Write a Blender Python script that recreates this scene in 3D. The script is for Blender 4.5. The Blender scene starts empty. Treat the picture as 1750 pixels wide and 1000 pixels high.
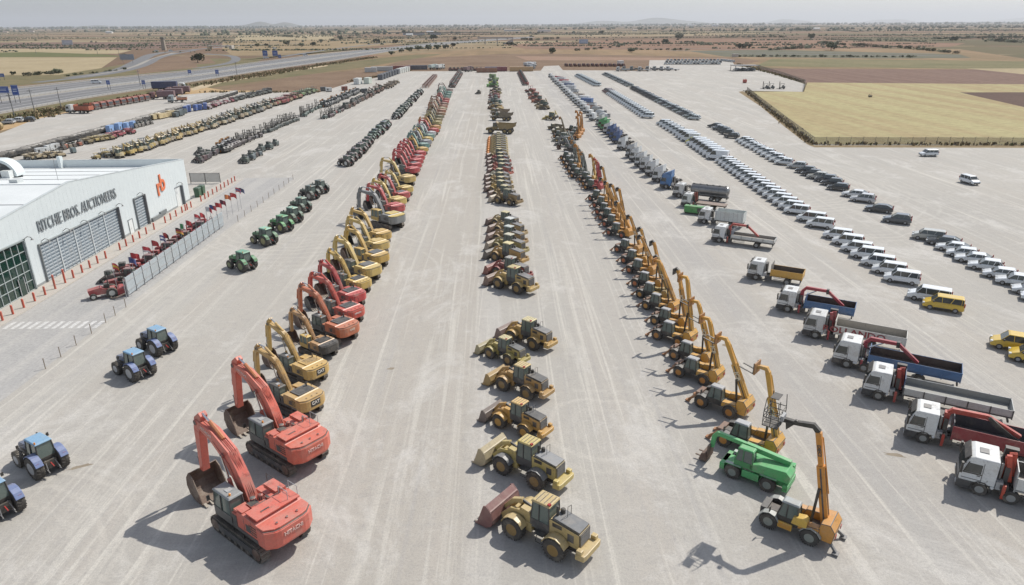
import bpy, bmesh, math, random
from mathutils import Vector, Matrix
PI=math.pi; R=math.radians; rnd=random.Random(7)
S=bpy.context.scene; C=S.collection
# ---------------------------------------------------------------- camera
W_PX,H_PX,F_PX=1750.,1000.,1180.
CAM_Z=33.0
PITCH,YAW,ROLL=R(21.26),R(1.024),R(-0.295)
_fh=Vector((math.sin(YAW),math.cos(YAW),0)); _rt=Vector((math.cos(YAW),-math.sin(YAW),0)); _up=Vector((0,0,1))
_f=_fh*math.cos(PITCH)-_up*math.sin(PITCH); _u=_fh*math.sin(PITCH)+_up*math.cos(PITCH)
_cr,_sr=math.cos(-ROLL),math.sin(-ROLL)
# camera axes rolled so that the horizon matches the photograph
_rx=_rt*_cr-_u*_sr; _ux=_rt*_sr+_u*_cr
def g(x,y,z=0.0):
    "ground (or height z) point seen at photo pixel x,y"
    d=_f*F_PX+_rx*(x-W_PX/2)-_ux*(y-H_PX/2)
    t=(z-CAM_Z)/d.z
    return (d.x*t,d.y*t)
cam=bpy.data.cameras.new('camera'); co=bpy.data.objects.new('camera',cam); C.objects.link(co)
co.matrix_world=Matrix(((_rx.x,_ux.x,-_f.x,0),(_rx.y,_ux.y,-_f.y,0),(_rx.z,_ux.z,-_f.z,CAM_Z),(0,0,0,1)))
cam.sensor_width=36; cam.lens=36*F_PX/W_PX; cam.clip_start=.5; cam.clip_end=90000
S.camera=co
# ---------------------------------------------------------------- light
SUN_EL=R(51); SUN_AZ=math.atan2(.804,.595)   # from +Y towards +X
w=bpy.data.worlds.new('World'); S.world=w; w.use_nodes=True
nt=w.node_tree; bg=nt.nodes['Background']; sky=nt.nodes.new('ShaderNodeTexSky'); sky.sky_type='NISHITA'
sky.sun_disc=False; sky.sun_elevation=SUN_EL; sky.sun_rotation=SUN_AZ; sky.air_density=1.0; sky.dust_density=1.2; sky.ozone_density=5.0
bg.inputs['Strength'].default_value=.125
hs=nt.nodes.new('ShaderNodeHueSaturation'); hs.inputs['Saturation'].default_value=.5; nt.links.new(sky.outputs[0],hs.inputs['Color']); nt.links.new(hs.outputs[0],bg.inputs['Color'])
sl=bpy.data.lights.new('sun','SUN'); sl.energy=3.95; sl.angle=R(.55); sl.color=(1,.95,.875)
so=bpy.data.objects.new('sun',sl); C.objects.link(so)
sd=Vector((.804*math.cos(SUN_EL),.595*math.cos(SUN_EL),math.sin(SUN_EL)))
so.rotation_euler=sd.to_track_quat('Z','Y').to_euler(); so.location=(60,40,120)
S.view_settings.view_transform='Standard'; S.view_settings.look='None'; S.view_settings.exposure=0.14; S.view_settings.gamma=1
S.cycles.max_bounces=5; S.cycles.volume_bounces=0; S.cycles.diffuse_bounces=3; S.cycles.glossy_bounces=2
# ---------------------------------------------------------------- materials
def lin(h):
    h=h.lstrip('#'); r=[]
    for i in (0,2,4):
        c=int(h[i:i+2],16)/255; r.append(c/12.92 if c<=.04045 else ((c+.055)/1.055)**2.4)
    return tuple(r)
def newmat(n,rough=.6,metal=0):
    m=bpy.data.materials.new(n); m.use_nodes=True; t=m.node_tree; b=t.nodes['Principled BSDF']
    b.inputs['Roughness'].default_value=rough; b.inputs['Metallic'].default_value=metal
    return m,t,b
def N(t,ty,**k):
    n=t.nodes.new(ty)
    for a,v in k.items(): setattr(n,a,v)
    return n
def noise(t,scale,detail=4,rough=.55,vec=None,dist=0):
    n=N(t,'ShaderNodeTexNoise'); n.inputs['Scale'].default_value=scale; n.inputs['Detail'].default_value=detail
    n.inputs['Roughness'].default_value=rough; n.inputs['Distortion'].default_value=dist
    if vec is not None: t.links.new(vec,n.inputs['Vector'])
    return n.outputs['Fac']
def ramp(t,fac,stops):
    n=N(t,'ShaderNodeValToRGB'); e=n.color_ramp.elements
    while len(e)<len(stops): e.new(.5)
    for i,(p,c) in enumerate(stops):
        e[i].position=p; e[i].color=(c if isinstance(c,tuple) else (c,c,c))+(1,) if not (isinstance(c,tuple) and len(c)==4) else c
    t.links.new(fac,n.inputs[0]); return n.outputs[0]
def mix(t,fac,a,b,bl='MIX'):
    n=N(t,'ShaderNodeMix',data_type='RGBA',blend_type=bl)
    for i,v in ((0,fac),(6,a),(7,b)):
        if isinstance(v,(int,float)): n.inputs[i].default_value=v
        elif isinstance(v,tuple): n.inputs[i].default_value=v+(1,) if len(v)==3 else v
        else: t.links.new(v,n.inputs[i])
    return n.outputs[2]
def math_(t,op,a,b=None,c=None):
    n=N(t,'ShaderNodeMath',operation=op)
    for i,v in enumerate((a,b,c)):
        if v is None: continue
        if isinstance(v,(int,float)): n.inputs[i].default_value=v
        else: t.links.new(v,n.inputs[i])
    return n.outputs[0]
DUST=(.42,.38,.32)
def dusty(t,col,amt=.3,dscale=1.3,seed=True):
    "dust lying on surfaces, thicker on upward faces, plus grime spots"
    tc=N(t,'ShaderNodeTexCoord'); ge=N(t,'ShaderNodeNewGeometry'); sp=N(t,'ShaderNodeSeparateXYZ'); t.links.new(ge.outputs['Normal'],sp.inputs[0])
    v=N(t,'ShaderNodeVectorMath',operation='ADD'); t.links.new(tc.outputs['Object'],v.inputs[0])
    oi=N(t,'ShaderNodeObjectInfo'); t.links.new(oi.outputs['Random'],v.inputs[1]) 
    vs=N(t,'ShaderNodeVectorMath',operation='SCALE'); t.links.new(oi.outputs['Random'],vs.inputs[0]); vs.inputs['Scale'].default_value=40
    t.links.new(vs.outputs[0],v.inputs[1])
    n1=noise(t,dscale,5,.65,v.outputs[0]); n2=noise(t,dscale*5,3,.6,v.outputs[0])
    up=math_(t,'MULTIPLY_ADD',sp.outputs['Z'],.3,.35)
    f=math_(t,'MULTIPLY',ramp(t,n1,[(.3,.25),(.72,1.)]),up)
    f=math_(t,'MULTIPLY',f,amt*2.2)
    c=mix(t,f,col,DUST)
    c=mix(t,ramp(t,n2,[(.33,.2),(.6,0.)]),c,mix(t,.6,c,(.03,.025,.02)))
    # worn, faded and greasy zones of a definite shape
    n3=noise(t,.55,6,.8,v.outputs[0]); c=mix(t,math_(t,'MULTIPLY',ramp(t,n3,[(.52,0.),(.62,1.)]),amt*1.1),c,(.36,.31,.25))
    n4=noise(t,.9,6,.85,v.outputs[0],.6); return mix(t,math_(t,'MULTIPLY',ramp(t,n4,[(.33,1.),(.43,0.)]),amt*1.9),c,(.045,.038,.032))
MATS={}
SIMPLE={ # name:(hex colour, roughness, metal, dust)
 'tyre':('#2b2a2a',.85,0,.28),'black':('#1d1e20',.5,0,.22),'darkgrey':('#3c3e41',.55,0,.25),'midgrey':('#6d6f72',.55,0,.25),
 'lightgrey':('#a9abad',.5,0,.2),'steel':('#8b8d90',.35,.8,.2),'track':('#4b443f',.7,.2,.45),'rust':('#5d4338',.85,.1,.4),
 'chrome':('#c6c8ca',.2,1,.05),'redlamp':('#a01512',.3,0,.1),'amber':('#e08a10',.3,0,.05),'wood':('#8a6a48',.8,0,.3),
 'headlamp':('#d5dadd',.15,0,.05),'concrete':('#b4afa7',.9,0,.2)}
def M(n):
    if n in MATS: return MATS[n]
    if n=='paint':
        m,t,b=newmat('paint',.42); oi=N(t,'ShaderNodeObjectInfo')
        t.links.new(dusty(t,oi.outputs['Color'],.29),b.inputs['Base Color'])
    elif n=='carpaint':
        m,t,b=newmat('car_paint',.25); oi=N(t,'ShaderNodeObjectInfo'); b.inputs['Coat Weight'].default_value=.5
        t.links.new(dusty(t,oi.outputs['Color'],.07),b.inputs['Base Color'])
    elif n=='glass':
        m,t,b=newmat('window_glass',.08); b.inputs['Base Color'].default_value=(.022,.032,.034,1); b.inputs['Specular IOR Level'].default_value=.8
        t.links.new(dusty(t,(.03,.042,.044),.12,3),b.inputs['Base Color'])
    elif n=='cabglass':
        m,t,b=newmat('cab_glass',.07)
        t.links.new(dusty(t,(.11,.15,.135),.14,2),b.inputs['Base Color'])
    elif n.startswith('#'):
        m,t,b=newmat('painted_metal_'+n[1:],.45)
        t.links.new(dusty(t,lin(n),.2),b.inputs['Base Color'])
    else:
        h,r,me,du=SIMPLE[n]; m,t,b=newmat(n,r,me)
        t.links.new(dusty(t,lin(h),du),b.inputs['Base Color'])
    MATS[n]=m; return m
# ---------------------------------------------------------------- mesh builder
class MB:
    def __init__(s): s.v=[]; s.f=[]; s.m=[]; s.sl=[]
    def mi(s,mat):
        if mat not in s.sl: s.sl.append(mat)
        return s.sl.index(mat)
    def add(s,vs,fs,mat):
        o=len(s.v); s.v+=[tuple(p) for p in vs]; i=s.mi(mat)
        for f in fs: s.f.append([a+o for a in f]); s.m.append(i)
        return s
    def merge(s,o):
        b=len(s.v); s.v+=o.v
        for f,m in zip(o.f,o.m): s.f.append([a+b for a in f]); s.m.append(s.mi(o.sl[m]))
    def box(s,x0,x1,y0,y1,z0,z1,mat):
        if x0>x1:x0,x1=x1,x0
        if y0>y1:y0,y1=y1,y0
        if z0>z1:z0,z1=z1,z0
        return s.add([(x0,y0,z0),(x1,y0,z0),(x1,y1,z0),(x0,y1,z0),(x0,y0,z1),(x1,y0,z1),(x1,y1,z1),(x0,y1,z1)],
          [(3,2,1,0),(4,5,6,7),(0,1,5,4),(1,2,6,5),(2,3,7,6),(3,0,4,7)],mat)
    def prism(s,pts,a,b,mat,axis='y'):
        n=len(pts)
        ar=sum(pts[i][0]*pts[(i+1)%n][1]-pts[(i+1)%n][0]*pts[i][1] for i in range(n))
        if ar<0: pts=pts[::-1]
        if a>b:a,b=b,a
        if axis=='y': lo=[(p[0],a,p[1]) for p in pts]; hi=[(p[0],b,p[1]) for p in pts]; fl=False
        elif axis=='z': lo=[(p[0],p[1],b) for p in pts]; hi=[(p[0],p[1],a) for p in pts]; fl=False
        else: lo=[(b,p[0],p[1]) for p in pts]; hi=[(a,p[0],p[1]) for p in pts]; fl=False
        fs=[tuple(range(n)),tuple(range(2*n-1,n-1,-1))]+[((i+1)%n,i,i+n,(i+1)%n+n) for i in range(n)]
        return s.add(lo+hi,fs,mat)
    def frust(s,b,t,mat,top=True):
        "b,t = (x0,x1,y0,y1,z) rectangles"
        v=[(b[0],b[2],b[4]),(b[1],b[2],b[4]),(b[1],b[3],b[4]),(b[0],b[3],b[4]),(t[0],t[2],t[4]),(t[1],t[2],t[4]),(t[1],t[3],t[4]),(t[0],t[3],t[4])]
        return s.add(v,[(3,2,1,0),(4,5,6,7),(0,1,5,4),(1,2,6,5),(2,3,7,6),(3,0,4,7)],mat)
    def tube(s,p0,p1,r,mat,n=6,r1=None,caps=True):
        p0=Vector(p0);p1=Vector(p1);d=(p1-p0)
        if d.length<1e-6: return s
        q=d.to_track_quat('Z','Y'); r1=r if r1 is None else r1
        vs=[p0+q@Vector((r*math.cos(2*PI*i/n),r*math.sin(2*PI*i/n),0)) for i in range(n)]+[p1+q@Vector((r1*math.cos(2*PI*i/n),r1*math.sin(2*PI*i/n),0)) for i in range(n)]
        fs=[(i,(i+1)%n,(i+1)%n+n,i+n) for i in range(n)]
        if caps: fs+=[tuple(range(n-1,-1,-1)),tuple(range(n,2*n))]
        return s.add(vs,fs,mat)
    def path(s,pts,r,mat,n=5):
        for a,b in zip(pts[:-1],pts[1:]): s.tube(a,b,r,mat,n)
        return s
    def bar(s,p0,p1,w,h,mat):
        "square bar between two points"
        p0=Vector(p0);p1=Vector(p1);q=(p1-p0).to_track_quat('X','Z'); vs=[]
        for p in (p0,p1):
            for a,b in ((-1,-1),(1,-1),(1,1),(-1,1)): vs.append(p+q@Vector((0,a*w/2,b*h/2)))
        return s.add(vs,[(3,2,1,0),(4,5,6,7),(0,1,5,4),(1,2,6,5),(2,3,7,6),(3,0,4,7)],mat)
    def lathe(s,c,prof,mat,n=16,axis='y'):
        "prof=[(r,t)] revolved about axis through c"
        vs=[]
        for r,t in prof:
            for i in range(n):
                a=2*PI*i/n; x,y=r*math.cos(a),r*math.sin(a)
                if axis=='y': vs.append((c[0]+x,c[1]+t,c[2]+y))
                elif axis=='x': vs.append((c[0]+t,c[1]+x,c[2]+y))
                else: vs.append((c[0]+x,c[1]+y,c[2]+t))
        fs=[]
        for k in range(len(prof)-1):
            for i in range(n):
                j=(i+1)%n; fs.append((k*n+i,(k+1)*n+i,(k+1)*n+j,k*n+j) if axis=='y' else (k*n+i,k*n+j,(k+1)*n+j,(k+1)*n+i))
        if prof[0][0]>1e-4: fs.append(tuple(range(n)))
        if prof[-1][0]>1e-4: fs.append(tuple(range(len(prof)*n-1,(len(prof)-1)*n-1,-1)))
        return s.add(vs,fs,mat)
    def strip(s,path,y0,y1,mat):
        "path=[(x,z,h)]: a beam of varying depth h in the xz plane, from y0 to y1"
        L=[];U=[]
        for i,(x,z,h) in enumerate(path):
            a=path[max(i-1,0)];b=path[min(i+1,len(path)-1)]; dx,dz=b[0]-a[0],b[1]-a[1]; l=math.hypot(dx,dz); nx,nz=-dz/l,dx/l
            U.append((x+nx*h/2,z+nz*h/2)); L.append((x-nx*h/2,z-nz*h/2))
        n=len(path)
        for i in range(n-1): s.prism([L[i],L[i+1],U[i+1],U[i]],y0,y1,mat)
        return s
    def mesh(s,name):
        me=bpy.data.meshes.new(name); me.from_pydata(s.v,[],s.f)
        for k in s.sl: me.materials.append(M(k) if isinstance(k,str) else k)
        me.polygons.foreach_set('material_index',s.m); me.update()
        return me
def fixn(me,bev=0):
    bm=bmesh.new(); bm.from_mesh(me); bmesh.ops.recalc_face_normals(bm,faces=bm.faces)
    if bev: bmesh.ops.bevel(bm,geom=[e for e in bm.edges if len(e.link_faces)==2 and e.calc_face_angle(0)>.45],offset=bev,segments=2,affect='EDGES',profile=.5,clamp_overlap=True)
    bm.to_mesh(me); bm.free(); return me
def tag(o,label=None,cat=None,group=None,kind=None):
    if label: o['label']=label.replace('from its near end','from near end').replace('from the near end','from near end')
    if cat: o['category']=cat
    if group: o['group']=group
    if kind: o['kind']=kind
    return o
def obj(name,mb,parent=None,color=None,loc=None,rot=None):
    me=mb.mesh(name) if isinstance(mb,MB) else mb
    o=bpy.data.objects.new(name,me); C.objects.link(o)
    if parent: o.parent=parent
    if color: o.color=tuple(color)+(1,)
    if loc is not None: o.location=loc
    if rot is not None: o.rotation_euler=(0,0,rot)
    return o
def empty(name,loc=(0,0,0),rz=0,sc=1):
    o=bpy.data.objects.new(name,None); C.objects.link(o); o.location=loc; o.rotation_euler=(0,0,rz); o.scale=(sc,)*3; o.empty_display_size=.3; return o
TXT={}
def text_mb(s,size,mat,depth=.02,bold=0.0):
    "lettering as a mesh lying in the xz plane facing -y, centred"
    cu=bpy.data.curves.new('lettering','FONT'); cu.body=s; cu.size=size; cu.extrude=depth; cu.offset=bold; cu.align_x='CENTER'; cu.align_y='CENTER'; cu.resolution_u=2
    o=bpy.data.objects.new('lettering_tmp',cu); C.objects.link(o); bpy.context.view_layer.update()
    me=bpy.data.meshes.new_from_object(o.evaluated_get(bpy.context.evaluated_depsgraph_get()))
    bpy.data.objects.remove(o); mb=MB()
    mb.add([(v.co.x,-v.co.z,v.co.y) for v in me.vertices],[tuple(p.vertices) for p in me.polygons],mat)
    bpy.data.meshes.remove(me); return mb
def xf(mb,rz=0,loc=(0,0,0),rx=0,ry=0,sx=1):
    m=Matrix.Translation(loc)@Matrix.Rotation(rz,4,'Z')@Matrix.Rotation(ry,4,'Y')@Matrix.Rotation(rx,4,'X')@Matrix.Diagonal((sx,1,1,1))
    mb.v=[tuple(m@Vector(p)) for p in mb.v]; return mb
# ---------------------------------------------------------------- machines
# a model is a list of parts (name, index of parent part or None, MB, fixed colour or None)
def wheel(P,x,y,r,w,rim,d,lugs=False,parent=None,name='wheel'):
    t=MB(); n=20 if d>1 else (12 if d else 8); s=1 if y>0 else -1
    t.lathe((x,y,r),[(r*.5,-w/2),(r*.93,-w/2),(r,-w*.36),(r,w*.36),(r*.93,w/2),(r*.5,w/2)],'tyre',n)
    if lugs and d>1:
        for k in range(22):
            a=2*PI*k/22
            for sg in (-1,1):
                aa=a+(.14 if sg>0 else 0); c=Vector((x+r*math.cos(aa),y+sg*w*.24,r+r*math.sin(aa)))
                c2=Vector((x+r*math.cos(aa+.16),y+sg*.02,r+r*math.sin(aa+.16)))
                c0=Vector((x+r*math.cos(aa-.02),y+sg*w*.48,r+r*math.sin(aa-.02)))
                t.bar(c0,c2,.07,.09,'tyre')
    i=len(P); P.append((name,parent,t,None))
    m=MB(); ro=w/2*s
    m.lathe((x,y,r),[(.01,ro*.55),(r*.2,ro*.62),(r*.3,ro*.45),(r*.5,ro*.75),(r*.54,ro*1.03)][::(1 if s<0 else 1)],rim,n)
    m.lathe((x,y,r),[(.01,ro*.9),(r*.16,ro*.9),(r*.18,ro*.6)],'darkgrey' if rim!='black' else 'midgrey',max(8,n//2))
    P.append(('rim',i,m,None))
def cab(P,x0,x1,y0,y1,z0,z1,zb,frame,roof,d,taper=.06,glass='cabglass',name='cab',front=.1):
    "cab with solid sill to zb, tinted glass above, corner posts and a roof plate"
    b=MB(); b.box(x0,x1,y0,y1,z0,zb,frame)
    t=(x0+taper,x1-front,y0+taper,y1-taper)
    i=len(P); P.append((name,None,b,None))
    pw=.08
    for (xa,ya,xb,yb) in ((x0,y0,t[0],t[2]),(x1,y0,t[1],t[2]),(x0,y1,t[0],t[3]),(x1,y1,t[1],t[3])):
        b.bar((xa+(pw/2 if xa==x0 else -pw/2),ya+(pw/2 if ya==y0 else -pw/2),zb),(xb+(pw/2 if xb==t[0] else -pw/2),yb+(pw/2 if yb==t[2] else -pw/2),z1),pw,pw,frame)
    xm=(x0*.45+x1*.55)
    for yy,yt in ((y0,t[2]),(y1,t[3])): b.bar((xm,yy,zb),(xm,yt,z1),.06,.06,frame)
    gl=MB(); e=.035; gl.frust((x0+e,x1-e,y0+e,y1-e,zb),(t[0]+e,t[1]-e,t[2]+e,t[3]-e,z1),glass)
    P.append(('cab_glass',i,gl,None))
    r=MB(); r.frust((t[0]-.07,t[1]+.09,t[2]-.06,t[3]+.06,z1),(t[0]+.03,t[1]-.03,t[2]+.03,t[3]-.03,z1+.13),roof)
    P.append(('cab_roof',i,r,None))
    return i
def stadium(x0,x1,z0,z1,n=8):
    r=(z1-z0)/2; c=(z0+z1)/2
    return [(x1-r+r*math.cos(-PI/2+PI*k/n),c+r*math.sin(-PI/2+PI*k/n)) for k in range(n+1)]+[(x0+r+r*math.cos(PI/2+PI*k/n),c+r*math.sin(PI/2+PI*k/n)) for k in range(n+1)]
def track(P,x0,x1,ya,yb,h,d):
    t=MB(); pr=stadium(x0,x1,0.0,h,8 if d>1 else 4)
    t.prism(stadium(x0+.1,x1-.1,.1,h-.1,8 if d>1 else 4),ya+.05,yb-.05,'black')
    if d>1:
        # shoes around the loop
        L=[0]; q=pr+[pr[0]]
        for a,b in zip(q[:-1],q[1:]): L.append(L[-1]+math.hypot(b[0]-a[0],b[1]-a[1]))
        n=int(L[-1]/.24)
        for k in range(n):
            s=L[-1]*k/n; j=max(i for i in range(len(L)-1) if L[i]<=s); f=(s-L[j])/max(1e-6,(L[j+1]-L[j]))
            a,b=q[j],q[j+1]; l=max(1e-6,math.hypot(b[0]-a[0],b[1]-a[1])); dx,dz=(b[0]-a[0])/l,(b[1]-a[1])/l
            cx,cz=a[0]+dx*f*l,a[1]+dz*f*l; nx,nz=dz,-dx
            A=(cx-dx*.1,cz-dz*.1);B=(cx+dx*.1,cz+dz*.1)
            t.prism([A,B,(B[0]-nx*.07,B[1]-nz*.07),(A[0]-nx*.07,A[1]-nz*.07)],ya,yb,'track')
            t.prism([(cx-dx*.02,cz-dz*.02),(cx+dx*.02,cz+dz*.02),(cx+dx*.02+nx*.04,cz+dz*.02+nz*.04),(cx-dx*.02+nx*.04,cz-dz*.02+nz*.04)],ya,yb,'track')
    else: t.prism(pr,ya,yb,'track')
    i=len(P); P.append(('track',None,t,None))
    if d:
        f=MB(); s=1 if yb>0 else -1; yo=yb if s>0 else ya
        f.box(x0+.55,x1-.55,yo-s*.12,yo+s*.015,.32,h-.34,'darkgrey')
        for k in range(7):
            xx=x0+.75+(x1-x0-1.5)*k/6; f.lathe((xx,yo,.26),[(.16,-.05),(.16,.03),(.05,.05)] if s>0 else [(.05,-.05),(.16,-.03),(.16,.05)],'track',10)
        for xx in (x0+h*.5,x1-h*.5): f.lathe((xx,yo,h/2),[(h*.36,-.04),(h*.36,.02),(.1,.05)] if s>0 else [(.1,-.05),(h*.36,-.02),(h*.36,.04)],'rust',14)
        P.append(('track_frame',i,f,None))
def bucket_up(cx,cz,w,sc,mat,teeth=5):
    "digging bucket hanging at cx,cz, mouth towards -x"
    b=MB(); o=[(.35,.15),(.75,-.35),(.85,-1.0),(.6,-1.6),(0,-1.92),(-.9,-1.95)]
    o=[(cx+a*sc,cz+c*sc) for a,c in o]
    inn=[(p[0]-(.09 if k<4 else .02)*sc,p[1]+(.0 if k<3 else .09)*sc) for k,p in enumerate(o)]
    for k in range(len(o)-1): b.prism([o[k],o[k+1],inn[k+1],inn[k]],-w/2,w/2,mat)
    side=o+[(cx-.55*sc,cz-1.0*sc),(cx-.1*sc,cz-.1*sc)]
    for y in (-w/2,w/2): b.prism(side,y-.03,y+.03,mat)
    for k in range(teeth):
        y=-w/2+.12+(w-.24)*k/(teeth-1); x,z=o[-1]
        b.prism([(x,z),(x,z+.16*sc),(x-.38*sc,z+.04*sc)],y-.09,y+.09,'#a39a8c')
    return b
def excavator(d,st):
    P=[]; hood=st.get('hood','paint'); cabc=st.get('cab','darkgrey'); bk=st.get('bucket','rust'); arm=st.get('arm','paint')
    for s in (-1,1): track(P,-2.75,2.85,(1.15 if s>0 else -1.75),(1.75 if s>0 else -1.15),1.12,d)
    u=MB(); u.box(-1.3,1.3,-1.15,1.15,.45,1.0,'black'); u.lathe((0,0,1.0),[(1.15,0),(1.15,.35)],'black',14,'z'); P.append(('undercarriage',None,u,None))
    b=MB(); z0=1.36
    b.box(-2.55,1.3,-1.62,1.62,z0,1.62,'darkgrey')
    b.prism([(-2.55,1.62),(-2.55,2.62),(-2.3,2.8),(-.55,2.8),(-.35,2.62),(-.35,1.62)],-1.6,1.6,'paint')
    b.prism([(-.35,1.62),(-.35,2.5),(1.1,2.42),(1.35,2.1),(1.35,1.62)],-1.6,-.62,'paint')
    b.prism([(-.35,1.62),(-.35,2.5),(.15,2.5),(.15,1.62)],.62,1.6,'paint')
    b.box(-.35,.5,-.6,.6,1.62,1.95,'black')
    if d:
        for x in (-1.9,-1.1): b.box(x,x+.03,-1.61,1.61,1.7,2.6,'darkgrey')
        b.box(-1.75,-1.25,1.601,1.615,1.8,2.3,'darkgrey')
    i=len(P); P.append(('body',None,b,None))
    e=MB()
    e.box(-2.3,-.7,-1.15,.95,2.8,2.92,hood)
    if d>1:
        if st.get('big'):
            e.box(-2.42,-1.2,-1.5,1.5,2.93,3.02,'paint'); e.box(-1.0,.3,-1.5,-.75,2.78,3.08,'paint')
            e.box(-1.0,-.45,.35,.95,2.93,2.97,'black'); e.box(-1.15,-.75,-.3,-.1,3.0,3.05,'black'); e.box(-2.0,-1.85,.3,.9,3.02,3.05,'black')
            e.lathe((-.75,.1,2.9),[(.16,0),(.16,.35),(.1,.4)],'black',8,'z'); e.lathe((-.4,.45,2.8),[(.2,0),(.2,.28),(.1,.32)],'darkgrey',8,'z')
            e.box(-.3,.12,.7,1.5,2.5,2.68,'paint'); e.box(-.95,-.35,1.0,1.55,2.8,2.9,'#c86a5c')
        e.lathe((-1.2,-.9,2.9),[(.09,0),(.09,.5)],'black',6,'z')
        for k in range(6): e.box(-2.2+k*.22,-2.1+k*.22,-.9,.7,2.92,2.95,'black' if hood!='paint' else 'darkgrey')
    P.append(('engine_cover',i,e,None))
    if d:
        for s_ in (-1,1):
            v=MB()
            for q in range(4): v.box(-2.35,-1.6,s_*1.6,s_*1.612,1.8+q*.18,1.88+q*.18,'black')
            P.append(('vent',i,v,None))
        v=MB(); v.box(-.32,.12,1.6,1.63,1.66,2.4,'darkgrey'); P.append(('tool_box',i,v,None))
        v=MB(); v.box(-1.0,.2,1.66,1.72,.95,1.0,'black'); v.box(-1.0,-.95,1.62,1.72,.95,1.36,'black'); v.box(.15,.2,1.62,1.72,.95,1.36,'black'); P.append(('steps',i,v,None))
    c=MB(); 
    out=[(-2.55,-1.68),(-3.25,-1.66),(-3.66,-1.15),(-3.74,-.8),(-3.74,.8),(-3.66,1.15),(-3.25,1.66),(-2.55,1.68)]
    c.prism(out,1.5,2.55,st.get('cw','paint'),'z'); c.prism([(p[0]*.985,p[1]*.97) for p in out],1.36,1.5,st.get('cw','paint'),'z'); c.prism([(p[0]*.985,p[1]*.985) for p in out],2.555,2.6,'darkgrey','z'); c.prism([(p[0]*.955,p[1]*.96) for p in out],2.6,2.72,st.get('cwtop','paint'),'z')
    if d>1:
        for y_ in (-.7,0,.7): c.lathe((-3.2,y_,2.72),[(.1,0),(.1,.07)],'darkgrey',8,'z')
    j=len(P); P.append(('counterweight',None,c,None))
    if d and st.get('text'):
        tx,sz,colr,bgc=st['text']
        t=text_mb(tx,sz,colr,.05,.012); xf(t,PI/2*-1,(-3.74,0,2.15)); 
        if bgc: t.box(-3.765,-3.73,-.62,.62,1.75,2.5,bgc); t.v=[(v[0]-.012 if k<len(t.v)-8 else v[0],v[1],v[2]) for k,v in enumerate(t.v)]
        P.append(('lettering',j,t,None))
        if st.get('big'):
            q=MB(); q.box(-3.45,-3.42,1.25,1.29,2.1,2.3,'lightgrey')
            q.prism([(-3.53,1.18),(-3.35,1.44),(-3.38,1.46),(-3.56,1.2)],2.2,2.38,'#d8d8d0','z'); P.append(('sticker',j,q,None))
    if d>1:
        h=MB()
        for y in (-1.5,-.8):
            h.path([(-2.2,y,2.8),(-2.2,y,3.6),(-1.3,y,3.6),(-1.3,y,2.8)],.022,'lightgrey' if st.get('big') else 'black')
        h.path([(.4,-1.55,2.4),(.4,-1.55,3.0),(1.2,-1.55,3.0),(1.2,-1.55,2.4)],.022,'black'); P.append(('handrail',i,h,None))
    ci=cab(P,.25,2.2,.62,1.64,1.4,3.2,2.05,cabc,st.get('roof',cabc),d)
    if d>1:
        m=MB(); m.box(.9,1.3,.9,1.3,3.33,3.37,'lightgrey'); P.append(('roof_hatch',ci,m,None)); m=MB(); m.lathe((.55,1.35,3.33),[(.07,0),(.07,.14),(.02,.17)],'amber',8,'z'); P.append(('beacon',ci,m,None)); m=MB(); m.bar((2.15,1.6,2.2),(2.35,1.85,2.6),.04,.04,'black'); m.box(2.32,2.38,1.75,1.95,2.45,2.8,'black')
        P.append(('mirror',ci,m,None))
    k=st.get('reach',0)
    a=MB(); pts=[(.55,2.0,.75),(1.4,3.6,1.02),(2.3,4.85,1.14),(3.8,5.72,.86),(5.5,6.1,.5)]
    tx_,tz_=(5.5,6.1) if st.get('big') else st.get('tip',(5.9,5.9))
    if not st.get('big'): pts=[(.55,2.0,.8),(1.5,3.75,.85),(2.5,5.2,.95),(2.95,5.5,.9),(tx_,tz_,.5)]
    dx_,dz_=tx_-5.5,tz_-6.1
    tf=1 if st.get('big') else .72; bw_=.34 if st.get('big') else .26
    a.strip([(x_,z_,h_*tf) for x_,z_,h_ in pts],-bw_,bw_,arm)
    if d>1:
        for s in (-1,1): a.path([(.35,s*.17,2.6),(1.75,s*.17,5.2),(3.7,s*.17,6.2),(5.0,s*.17,6.45)],.035,'black',4); a.path([(.35,s*.05,2.6),(1.75,s*.05,5.22),(3.7,s*.05,6.2)],.03,'midgrey',4); a.path([(1.0,s*.37,2.6),(2.0,s*.37,4.4),(3.6,s*.33,5.5)],.04,'darkgrey',4)
        a.lathe((5.5,0,6.1),[(.2,-.38),(.2,.38)],'darkgrey',10); a.lathe((2.55,0,4.85),[(.17,-.5),(.17,.5)],'darkgrey',10); a.lathe((.6,0,2.05),[(.3,-.5),(.3,.5)],'darkgrey',10)
        for q in range(5): a.box(1.2+q*.35,1.3+q*.35,-.33,.33,3.0+q*.45,3.1+q*.45,'darkgrey')
    P.append(('boom',None,a,None)); bi=len(P)-1
    if st.get('text') and d>1 and st.get('big'):
        t=text_mb(st['text'][0],.32,'#e8d8d0',.01); xf(t,PI,(4.3,.35,5.85),ry=.22); P.append(('lettering',bi,t,None))
    for s in (-1,1):
        y=MB(); y.tube((1.5,s*.46,1.7),(2.1,s*.46,3.4),.14,arm if d<2 else 'paint',8); y.tube((2.1,s*.46,3.4),(2.6,s*.46,4.85),.07,'chrome',6); P.append(('hydraulic_ram',bi,y,None))
    q=MB(); q.strip([(4.95+dx_,6.8+dz_,.35*tf),(5.4+dx_,6.25+dz_,.7*tf),(5.72+dx_,5.4+dz_,.66*tf),(6.1+dx_,2.1,.4)],-.26*tf**.5,.26*tf**.5,arm)
    P.append(('stick',None,q,None)); qi=len(P)-1
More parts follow.
